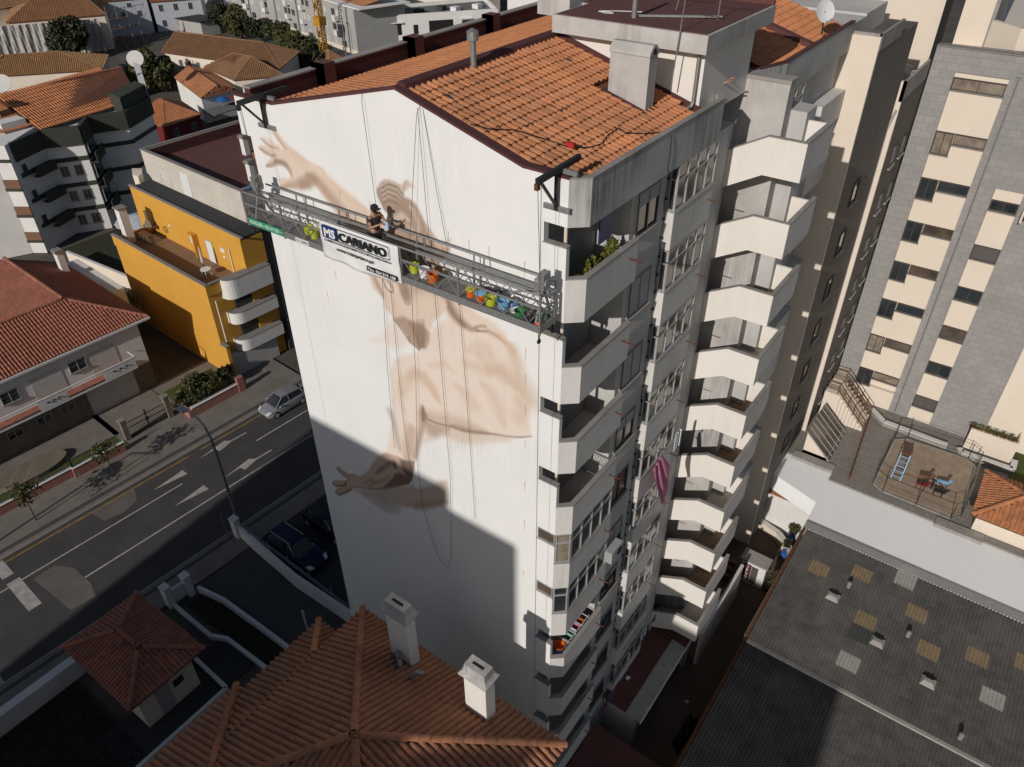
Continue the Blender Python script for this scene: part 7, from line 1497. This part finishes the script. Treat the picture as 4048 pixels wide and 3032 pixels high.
# directions: the old town grid runs about 55 degrees
h = poly_house('long_house', 'long old house with brown tile roof and cream wall behind the tower corner', [(-119.5, 68.8), (-92.0, 73.4), (-98.4, 83.6), (-126.5, 80.2)], [(-122.5, 74.5), (-101.5, 78.2)], 4.4, 6.6, 'cream', 'clay_old', [(0, .12, 1.9, .9, 1.6, 'shutter_dark'), (0, .2, 1.9, .9, 1.6, 'shutter_dark'), (0, .28, 1.9, .9, 1.6, 'shutter_dark')])
poly_house('corner_house', 'old house with hipped brown roof in front of the long one', [(-104.2, 66.8), (-93.2, 64.6), (-88.3, 71.3), (-98.5, 75.5)], [(-100.4, 70.6), (-96.0, 71.0)], 4.3, 6.4, 'cream', 'clay_old', [(1, .25, 2.2, .9, .8, 'glass'), (1, .6, 2.2, .9, .8, 'glass')])
SHs = poly_house('white_gabled_house', 'small white house with orange ribbed roof and shaded porch with parasols', [(-103.5, 60.4), (-90.0, 55.8), (-89.6, 62.2), (-103.0, 66.8)], [(-103.6, 63.6), (-89.8, 59.0)], 4.0, 5.2, 'white', 'clay', [])
b = MB(); b.box(-89.4, -86, 55, 61, 2.2, 2.35); b.build('porch_floor', 'gravel', SHs)
for (x, y, c_, lab) in ((-88.4, 58.4, 'blueb', 'blue and white parasol on the shaded porch'), (-87.8, 60.6, 'redwall', 'red parasol on the shaded porch')):
    r = root('parasol', (x, y, 2.35), lab, 'parasol', 'parasols on the porch'); MB().lathe([(1.1, 3.4), (.6, 3.75), (.02, 3.95)], (x, y, 0), 8).build('canopy', c_, r); MB().tube((x, y, 2.35), (x, y, 3.5), .04).build('pole', 'alum', r)
RH = poly_house('crimson_house', 'small crimson house with pyramid orange tile roof', [(-91.5, 44.0), (-84.8, 45.6), (-85.3, 52.2), (-93.5, 54.5)], [(-91.0, 49.6), (-90.0, 49.4)], 3.2, 5.2, 'redwall', 'clay', [(1, .2, 1.4, .8, 1.1, 'glass'), (1, .7, 1.4, .8, 1.1, 'glass')])
b = MB(); b.box(-92.0, -91.5, 46.2, 46.7, 4.0, 6.0); c_ = b.build('chimney', 'redwall', RH); MB().box(-92.1, -91.4, 46.1, 46.8, 6, 6.5).build('cap', 'white', c_)
poly_house('scaffolded_house', 'big old house with brown tile roof wrapped in plastic sheeting', [(-157.0, 59.7), (-147.8, 75.6), (-160, 83), (-170.0, 67)], [(-163.7, 70.0), (-156.6, 76.8)], 6.7, 9.0, 'cream', 'clay_old', [])
b = MB(); vs = []; fs = []; n = 46
A_, B_ = Vector((-158.5, 57.6, 0)), Vector((-148.4, 74.0, 0)); U_ = (B_-A_)/n; W_ = Vector((U_.y, -U_.x, 0)).normalized()
for j in range(6):
    for i in range(n+1): vs.append(tuple(A_+U_*i+W_*(.8+.22*math.sin(i*1.9+j*.6)+.12*math.sin(i*.7))+Vector((0, 0, 6.3-j*1.25))))
for j in range(5):
    for i in range(n): a = j*(n+1)+i; fs.append((a, a+n+1, a+n+2, a+1))
b.add(vs, fs); b.build('plastic_sheeting', 'tarp', None, 'pleated translucent plastic sheeting hung over the scaffolded facade', 'sheeting')
SCF = root('scaffolding', (-147, 76, 0), 'tubular steel scaffolding at the corner of the sheeted house', 'scaffolding'); b = MB()
for i in range(4):
    for k in range(5):
        p0 = Vector((-147.0-1.2*k*0, 75.2+i*2.2, 0)); b.tube(p0+Vector((-k*.0, 0, 0)), p0+Vector((0, 0, 8.5)), .06, None, 5) if k == 0 else b.bar(p0+Vector((0, 0, k*1.9)), p0+Vector((0, 2.2, k*1.9)), .08)
        if k: b.bar(p0+Vector((0, 0, k*1.9-1.9)), p0+Vector((0, 2.2, k*1.9)), .05)
b.build('tubes', 'metal', SCF)
for k in (1, 2, 3): MB().box(-147.8, -146.8, 75.2, 82, k*1.9, k*1.9+.08).build('deck_board', 'wood', SCF)
poly_house('mossy_roof_house', 'low old house under a wide mossy tile roof in front of the sheeted house', [(-123.5, 37.5), (-110.8, 52.5), (-119.0, 58.5), (-133, 45)], [(-124.6, 44.0), (-119.6, 50.6)], 6.0, 8.0, 'cream', 'clay_moss', [])
b = MB(); b.prism([(-128.7, 65.2), (-124.1, 72.5), (-110.7, 64.3), (-116.9, 58.5)], 0, 3.4); o = b.build('long_sheet_roof', 'cement', None, 'long grey corrugated sheet roof between the trees and the cream house', 'shed'); 
BH = poly_house('pale_blue_house', 'pale blue grey house with small dark windows and red roof edge', [(-154.5, 90.0), (-148.6, 99.2), (-160, 108), (-166, 97)], [(-159.5, 95.5), (-156, 102)], 6.3, 8.4, 'blue_wall', 'clay_red', [(0, t, z, .9, 1.4, 'glass') for t in (.12, .42, .72) for z in (1.0, 4.2)])
poly_house('dark_blue_house', 'shaded blue grey house behind scaffold tubes', [(-158.5, 81.5), (-154.6, 89.6), (-164, 96), (-170, 86)], [(-164, 87), (-161, 91)], 7.2, 9.0, 'blue_wall', 'clay_old', [(0, .3, 3.6, .9, 1.2, 'glass'), (0, .7, 3.6, .9, 1.2, 'glass'), (0, .5, 5.6, .9, .9, 'glass')])
b = MB(); b.prism([(-149.5, 92.5), (-142, 93.2), (-141.5, 97.5), (-148.5, 97.6)], 0, 3.0); o = b.build('low_shed', 'greywall', None, 'low shed with dark flat roof beside the pale blue house', 'shed'); b = MB(); b.prism([(-149.9, 92.1), (-141.6, 92.8), (-141.1, 97.9), (-148.7, 98)], 3.0, 3.2); b.build('roof', 'asphalt_dark', o)
# grey apartment row with balconies
AR2 = root('grey_apartment_row', (-125, 106, 0), 'long grey and cream apartment row with small boxy balconies and white shutters', 'apartment row')
SEG = [((-168, 111), (-136, 109.5), 15), ((-136, 109.5), (-114.5, 104.2), 13), ((-114.5, 104.2), (-101.0, 100.6), 8.7)]
for (a, c, H_) in SEG:
    A_, C_ = Vector((*a, 0)), Vector((*c, 0)); D_ = (C_-A_); ln = D_.length; U_ = D_/ln; Wn = Vector((U_.y, -U_.x, 0))
    bk_ = [(A_.x, A_.y), (C_.x, C_.y), (C_.x-Wn.x*12, C_.y-Wn.y*12), (A_.x-Wn.x*12, A_.y-Wn.y*12)]; b = MB(); b.prism(bk_, 0, H_); b.build('wall', 'greywall', AR2)
    b = MB(); X_ = Matrix((U_, -Wn, Vector((0, 0, 1)))).transposed().to_4x4(); X_.translation = A_
    bp = MB(X_)
    nb_ = int(ln/3.6)
    for i in range(nb_):
        for k in range(int(H_/2.8)):
            x = 1.0+i*3.6; z = .9+k*2.8; j = (i*3+k*5) % 7
            window(AR2, X_ @ Vector((x, -.03, z)), U_, 1.5, 1.3, Wn, 2, 'alum', 'blinds' if j in (0, 2, 3, 5) else 'glass')
            if i % 2 and k: bx = MB(X_); bx.box(x+1.7, x+3.1, -1.0, 0, z-.8, z-.65); bx.box(x+1.7, x+3.1, -1.0, -.92, z-.65, z+.2); bx.box(x+1.7, x+1.78, -1.0, 0, z-.65, z+.2); bx.box(x+3.02, x+3.1, -1.0, 0, z-.65, z+.2); bx.build('balcony', 'white', AR2); dd = MB(X_); dd.box(x+1.9, x+2.9, -.04, -.01, z-.6, z+1.3); dd.build('balcony_door', 'glass' if j % 2 else 'blinds', AR2)
    b = MB(X_); b.box(0, ln, -.012, 0, 0, .9); b.build('plinth', 'cream', AR2)
    for i in range(0, int(ln/11)+1): q_ = MB(X_); q_.box(i*11, i*11+.25, -.25, 0, 0, H_); q_.build('downpipe', 'metal', AR2)
b = MB(); b.prism([(-120, 105.9), (-110, 103.2), (-99.4, 100.6), (-96, 112), (-118, 118)], 8.7, 8.9); b.build('roof_edge', 'white', AR2)
b = MB(); b.plate([(-118, 107.5, 8.95), (-101, 103.0, 8.95), (-98, 108, 10.4), (-115, 113, 10.4)], .1); q_ = b.build('tile_roof', 'clay', AR2)
struct('back_street', MB().prism([(-170, 100), (-136, 100), (-108, 93), (-98, 92), (-99, 101), (-114, 104.5), (-136, 109.6), (-170, 111)], -.05, .02), 'asphalt')
# white modern house
WM = root('white_modern_house', (-95, 118, 0), 'white modern flat roofed house under construction with big openings', 'house')
wp = [(-101.0, 106.0), (-100.6, 111.0), (-99.0, 117.8), (-90.5, 129.0), (-85.6, 124.5), (-98, 133)]
base = [(-101.5, 106.3), (-85.0, 127.0), (-95.0, 136.0), (-109.5, 112.0)]; b = MB(); b.prism(base, 0, 5.8); b.build('wall', 'white', WM)
b = MB(); b.prism([(x+(-97-x)*.06, y+(120-y)*.06) for x, y in base], 5.8, 5.82); b.build('roof', 'gravel', WM)
for i in range(4):
    a, d = Vector((*base[i], 0)), Vector((*base[(i+1) % 4], 0)); u = (d-a).normalized(); nn = Vector((-u.y, u.x, 0))*.35; q_ = MB(); q_.prism([(a.x, a.y), (d.x, d.y), (d.x+nn.x, d.y+nn.y), (a.x+nn.x, a.y+nn.y)], 5.8, 6.5); q_.build('parapet', 'white', WM)
u = (Vector((-85.0, 127.0, 0))-Vector((-101.5, 106.3, 0))).normalized(); wn_ = Vector((u.y, -u.x, 0)); A_ = Vector((-101.5, 106.3, 0)); X_ = Matrix((u, -wn_, Vector((0, 0, 1)))).transposed().to_4x4(); X_.translation = A_
for x, w2, z, h2 in ((2.5, 3.2, 2.6, 2.2), (8.2, 1.0, 2.6, 1.8), (11.5, 5.2, 2.4, 2.6), (18.6, 1.7, 2.7, 1.9)): q_ = MB(X_); q_.box(x, x+w2, -.02, .3, z, z+h2); q_.build('opening', 'dark', WM)
for x, w2 in ((2.2, 3.8), (18.2, 2.6)): q_ = MB(X_); q_.box(x, x+w2, -.6, 0, 4.95, 5.1); q_.build('window_hood', 'white', WM)
q_ = MB(X_); q_.box(3.2, 4.2, -.03, -.01, 1.2, 1.9); q_.build('poster', 'redwall', WM)
for x, y in ((-99, 116), (-97, 121), (-94, 122), (-92, 127)): q_ = MB(); q_.box(x, x+1.6, y, y+1.6, 5.82, 6.7); q_.build('roof_unit', 'green_dark' if x < -96 else 'white', WM)
GRd = MB(); GRd.prism([(-109.3, 112.2), (-101.6, 106.9), (-103.5, 104.8), (-111, 110)], 5.0, 7.0); GRd.build('green_roof_edge', 'green_dark', WM)
# tower crane mast
CRN = root('crane_mast', (-106, 96, 0), 'yellow lattice crane mast standing in the back street', 'crane'); b = MB(); w_ = .55
for sx, sy in ((-w_, -w_), (w_, -w_), (w_, w_), (-w_, w_)): b.bar((-106+sx, 96+sy, 0), (-106+sx, 96+sy, 15), .14)
b.build('mast_leg', 'crane', CRN); b = MB(); z = 0
while z < 15:
    for (a, c) in (((-w_, -w_), (w_, -w_)), ((w_, -w_), (w_, w_)), ((w_, w_), (-w_, w_)), ((-w_, w_), (-w_, -w_))): b.bar((-106+a[0], 96+a[1], z), (-106+c[0], 96+c[1], z+1.1), .09); b.bar((-106+a[0], 96+a[1], z), (-106+c[0], 96+c[1], z), .09)
    z += 1.1
b.build('lattice', 'crane', CRN); MB().box(-106.9, -105.1, 95.1, 96.9, 6.0, 7.6).build('climbing_collar', 'crane', CRN)
l = root('street_lamp', (-102.9, 99.0, 0), 'curved street lamp in front of the grey apartment row', 'street lamp'); b = MB(); b.path([(-102.9, 99, 0), (-102.9, 99, 6.4), (-103.4, 98.7, 7.0), (-104.4, 98.3, 7.1)], .09, 6); b.build('pole', 'metal', l)
l = root('street_lamp', (-147.4, 104.3, 0), 'thin lamp post between the two pale parked cars', 'street lamp'); b = MB(); b.path([(-147.4, 104.3, 0), (-147.4, 104.3, 9.0)], .09, 6); b.build('pole', 'metal', l)
M['palecar'] = plain('pale_paint', (.55, .56, .56), .3, .2, .03)
car('parked_car', (-151.5, 105.0, .02), R_(175), 'palecar', 'pale hatchback parked in the back street, left one of two', 'cars in the back street', detail=False)
car('parked_car', (-145.4, 105.2, .02), R_(178), 'palecar', 'pale estate car parked in the back street, right one of two', 'cars in the back street', 4.5, 1.8, 1.5, True, detail=False)
car('parked_car', (-128.5, 104.4, .02), R_(168), 'blackcar', 'dark car half hidden by the tree row in the back street', 'cars in the back street', detail=False)
car('parked_car', (-119.0, 102.0, .02), R_(163), 'navycar', 'dark blue car parked under the grey apartment row', 'cars in the back street', detail=False)
car('parked_car', (-111.5, 99.3, .02), R_(160), 'blackcar', 'dark car beside the crane mast', 'cars in the back street', detail=False)
for (x, y, hh, r, n, mt, lab, s) in ((-140.0, 98.5, 6.0, (3.6, 3.2, 2.6), 3000, 'leaf', 'dense dark tree at the left end of the tree row', 1), (-134.0, 97.5, 6.2, (4.0, 3.4, 2.8), 3200, 'leaf2', 'broad olive green tree in the middle of the tree row', 2), (-127, 97.5, 5.6, (4.4, 3.2, 2.4), 3200, 'leaf', 'wide dark tree behind the long house', 3), (-119.5, 96.5, 5.0, (4.2, 3.2, 2.3), 3000, 'leaf2', 'low olive tree near the row of dark cars', 4), (-113, 94.5, 4.0, (3.6, 3, 2.0), 2400, 'leaf2', 'small bushy tree left of the crane', 5), (-104, 88, 3.5, (3.2, 3.6, 1.8), 2000, 'leaf', 'dark shrub behind the brown pyramid roof', 6),
    (-147.0, 66.5, 8.2, (4.6, 4.6, 4.0), 5200, 'leaf', 'big round dark tree in front of the plastic sheeting', 7), (-112.5, 62.0, 7.4, (4.0, 4.2, 3.8), 4200, 'leaf2', 'round glossy tree beside the grey sheet roof', 8), (-98.0, 86.5, 4.6, (3.0, 2.2, 2), 1500, 'leaf', 'dark tree behind the brown tiled corner house', 9)):
    tree(x, y, hh, r, lab, n, mt, .42, .25, 'trees in the old town', seed=s)
for x, y in ((-96.5, 88.5),): poly_house('brown_hut', 'little hut with brown pyramid roof near the tower parapet', [(-98.5, 86.8), (-95.0, 87.2), (-94.4, 90.4), (-98.2, 90.2)], [(-96.8, 88.7), (-96.2, 88.7)], 2.4, 4.0, 'stone', 'clay_old')
# ---- white block with dark green bands (left)
QB = root('banded_apartment_block', (-75, 30, 0), 'white apartment block with dark green bands, bays and orange mansard roof', 'apartment block')
def frame(p, q, W=None):
    a, c = Vector((*p, 0)), Vector((*q, 0)); u = (c-a).normalized(); X_ = Matrix((u, Vector((-u.y, u.x, 0)), Vector((0, 0, 1)))).transposed().to_4x4(); X_.translation = a; return X_, (c-a).length, u, Vector((u.y, -u.x, 0))
foot = [(-67.3, 18.0), (-68.9, 22.0), (-66.8, 25.3), (-69.2, 27.6), (-67.4, 31.2), (-70, 36), (-79, 35), (-84, 20), (-84, 10), (-72, 8)]
b = MB(); b.prism(foot, 0, 11.6); b.build('wall', 'white', QB)
def band(p, q, z0, z1, mat='green_dark', out=.12, nm='band'):
    X_, ln, u, w2 = frame(p, q); b = MB(X_); b.box(-.05, ln+.05, -out, .05, z0, z1); return b.build(nm, mat, QB)
for (p, q) in ((foot[0], foot[1]), (foot[1], foot[2]), (foot[2], foot[3]), (foot[3], foot[4]), (foot[4], foot[5])):
    for z in (2.6, 5.5, 8.4): band(p, q, z, z+.45)
    band(p, q, 10.2, 12.2, 'green_dark', .3, 'green_parapet')
    X_, ln, u, w2 = frame(p, q)
for (p, q, ts) in ((foot[1], foot[2], (.18, .55)), (foot[3], foot[4], ())):
    X_, ln, u, w2 = frame(p, q)
    for z in (1.0, 3.9, 6.8):
        for t in ts: window(QB, X_ @ Vector((ln*t, -.05, z)), u, .85, 1.15, w2, 2, 'alum', 'glass_b', 'kerb')
for (p, q) in ((foot[2], foot[3]),):
    X_, ln, u, w2 = frame(p, q)
    for z in (3.2, 6.1, 9.0): window(QB, X_ @ Vector((.25, -.25, z)), u, ln*.8, 1.6, w2, 2, 'alum', 'glass'); q_ = MB(X_); q_.box(0, ln, -.9, -.78, z-1.0, z+.1); q_.box(0, ln, -.9, 0, z-1.1, z-1.0); q_.build('balcony', 'green_dark', QB)
for (p, q) in ((foot[0], foot[1]),):
    X_, ln, u, w2 = frame(p, q)
    for z in (3.2, 6.1, 9.0): q_ = MB(X_); q_.box(ln*.35, ln, -.8, -.7, z-1.0, z+.0); q_.box(ln*.35, ln, -.8, 0, z-1.05, z-1.0); q_.build('balcony', 'green_dark', QB); window(QB, X_ @ Vector((ln*.1, -.05, z-.4)), u, .7, 1.1, w2, 1, 'alum', 'glass')
# sunlit left wing with brick bands
X_, ln, u, w2 = frame((-80, 8.6), (-66.9, 17.6)); b = MB(X_); b.box(0, ln, -.3, 6, 0, 12.2); b.build('left_wing', 'white', QB)
for z in (1.6, 4.6, 7.6): q_ = MB(X_); q_.box(0, ln+.05, -.36, -.25, z, z+.95); q_.build('brick_band', 'brick', QB); q_ = MB(X_); q_.box(0, ln+.06, -.4, -.25, z-.32, z-.01); q_.build('band', 'green_dark', QB)
q_ = MB(X_); q_.box(0, ln, -.36, -.25, 10.4, 10.75); q_.build('band', 'green_dark', QB)
# mansard roof
MR = MB(); MR.plate([(-69.0, 22.3, 12.0), (-70.6, 35.3, 12.0), (-75.0, 36.6, 14.6), (-75.6, 21.5, 14.6)], .1); mr = MR.build('mansard_roof', 'claydeck', QB)
e0, e1, t0 = Vector((-69.0, 22.3, 12.0)), Vector((-70.6, 35.3, 12.0)), Vector((-75.3, 28.6, 14.6)); U_ = (e1-e0).normalized(); n_ = U_.cross(t0-e0).normalized(); 
if n_.z < 0: n_ = -n_
V_ = n_.cross(U_)
if V_.z < 0: U_ = -U_; V_ = n_.cross(U_); e0, e1 = e1, e0
lay_tiles(mr, [(e0+n_*.06, U_, V_, [(0, 0), (13.1, 0), (13.1, 6.7), (0, 6.7)])], .33, .6, 'clay', 0)
b = MB(); b.bar((-75.1, 36.6, 14.7), (-75.6, 21.5, 14.7), .4, .3); b.build('ridge', 'clay_red', mr)
q_ = MB(); s0 = e0+U_*(9.4 if U_.y > 0 else 3.7)+V_*2.6+n_*.15; q_.plate([s0, s0+U_*1.5, s0+U_*1.5+V_*1.5, s0+V_*1.5], .12); q_.build('skylight_frame', 'alum_dark', mr)
q_ = MB(); s1 = s0+n_*.02+U_*.15+V_*.15; q_.plate([s1, s1+U_*1.2, s1+U_*1.2+V_*1.2, s1+V_*1.2], .02); q_.build('skylight_pane', 'blinds', mr)
b = MB(); b.box(-78, -74.9, 17.5, 22.0, 12.0, 14.0); b.box(-74.9, -70.5, 19.2, 21.8, 12.0, 13.2); b.build('dormer_wall', 'white', QB); b = MB(); b.plate([(-74.9, 18.8, 14.1), (-74.9, 23.4, 14.1), (-70.2, 23.4, 12.5), (-70.2, 18.8, 12.5)], .12) ; b.build('dormer_roof', 'clay', QB)
for (x, y, s) in ((-76, 19.2, 1.2), (-73.0, 19.9, 1.0)): simple_chimney(QB, x, y, 13, 15.3, s, .8)
b = MB(); b.prism([(-70.4, 31.6), (-67.6, 31.3), (-70, 36), (-72.5, 36.4)], 11.6, 13.6); b.build('attic_room', 'green_dark', QB)
b = MB(); b.prism([(-71.0, 36.05), (-69.8, 36.1), (-79.5, 41.5), (-81, 41.5)], 11.6, 13.5); b.build('gable_room', 'white', QB)
b = MB(); b.box(-84, -75.7, 10, 33, 11.6, 12.6); b.build('flat_roof', 'cement', QB)
for (x, y, z, s, lab) in ((-79.5, 24.5, 14.8, 1.0, 'pale mesh satellite dish behind the orange mansard roof'), (-99, 52, 9.3, 1.25, 'large mesh satellite dish standing between the roofs')):
    r = root('satellite_dish', (x, y, z-1), lab, 'satellite dish'); X2 = Matrix.Translation((x, y, z)) @ Vector((.6, -.5, .5)).to_track_quat('Z', 'Y').to_matrix().to_4x4(); MB(X2).lathe([(s*1.0, .32*s), (s*.7, .15*s), (s*.3, .03*s), (.02, 0), (.02, -.03), (s*.3, .0), (s*.7, .11*s), (s*1.0, .28*s)], (0, 0, 0), 20).build('reflector', 'rail', r); MB().tube((x, y, z-2.5), (x, y, z), .07).build('stand', 'metal_dark', r)
poly_house('striped_side_house', 'orange ribbed roof in the lower left corner behind the banded block', [(-83, 3.5), (-72, 5.5), (-76, 14), (-88, 12)], [(-83, 8.0), (-77, 9.0)], 8.9, 10.2, 'white', 'clay')
b = MB(); b.box(-66, -48.3, 18.6, 30, .0, .06); struct('back_garden', b, 'grass')
lwall('garden_divider', [(-62, 17.5), (-50, 18.2)], 1.5, 'ochre topped garden wall between the banded block and the ochre building', 'cream', .25)
q = root('garden_parasol', (-60.5, 25.5, 0), 'large pale parasol over the shaded garden of the banded block', 'parasol'); MB().lathe([(2.6, 2.5), (1.3, 2.95), (.05, 3.2)], (-60.5, 25.5, 0), 12).build('canopy', 'blue_wall', q); MB().tube((-60.5, 25.5, 0), (-60.5, 25.5, 2.6), .05).build('pole', 'metal', q)
# ---- upper right background
b = MB(); b.box(16, 200, 61, 300, -.05, .03); struct('park_lawn', b, 'grass_lit')
struct('park_path', MB().box(16, 200, 135, 142, .03, .06), 'cobble')
WG = root('white_gabled_villa', (20, 95, 0), 'white villa with steep gable and brown tile roof beyond the granite building', 'house')
b = MB(); b.box(9, 20.5, 90, 99, 0, 5); b.slab_x([(89.5, 5), (99.5, 5), (94.5, 10)], 20.2, 21.2); b.build('wall', 'white', WG)
b = MB(); b.plate([(5, 89, 4.9), (21.4, 89, 4.9), (21.4, 94.5, 10.4), (5, 94.5, 10.4)], .15); wr = b.build('roof', 'claydeck', WG); lay_tiles(wr, [((5, 89, 5), (1, 0, 0), (0, 1, 1), [(0, 0), (16.2, 0), (16.2, 7.7), (0, 7.7)])], .35, .55, 'clay_old', 0)
for x, y in ((8, 91), (13, 90.2), (17, 89.8)): simple_chimney(WG, x, y, 6, 8.5, .8, .8)
for i, (x, y, hh, s) in enumerate(((24, 118, 9, 11), (32, 124, 10, 12), (40, 115, 9, 13), (16, 128, 9, 14), (27, 146, 9, 15), (45, 140, 10, 16))): tree(x, y, hh, (4.6, 4.6, 3.6), ['tall dark park tree behind the villa gable', 'broad park tree above the footpath', 'dark park tree on the lawn at the picture edge', 'park tree behind the villa roof', 'distant park tree beyond the footpath', 'distant dark tree at the upper right corner'][i], 2200, 'leaf2' if i % 2 else 'leaf', .45, .3, 'park trees', seed=s)
# filler town so that reflections and side views have something behind
for i, (x, y, w_, d_, hh) in enumerate(((-60, 60, 14, 16, 9), (-45, 75, 12, 14, 7), (-70, 85, 14, 12, 8), (-30, 95, 20, 14, 9), (-60, 110, 22, 12, 10), (-75, 128, 18, 14, 9), (-5, 110, 14, 12, 8), (-190, 60, 20, 20, 9), (-185, 95, 16, 18, 9), (-130, 135, 30, 14, 12), (-100, 150, 24, 14, 10))):
    poly_house('town_house', 'background town house %s' % ['with tile roof behind the tower, nearest', 'between tower and white modern house', 'left of the tower parapet', 'behind the far end of the tower roof', 'beyond the rear parapet', 'behind the white modern house', 'behind the cream block', 'at the far left edge', 'far left behind the sheeted house', 'behind the grey apartment row', 'farthest back in the middle'][i], [(x, y), (x+w_, y), (x+w_, y+d_), (x, y+d_)], [(x+4, y+d_/2), (x+w_-4, y+d_/2)], hh-2, hh, 'cream' if i % 2 else 'white', 'clay_old', [], tw=.5, tl=.8)
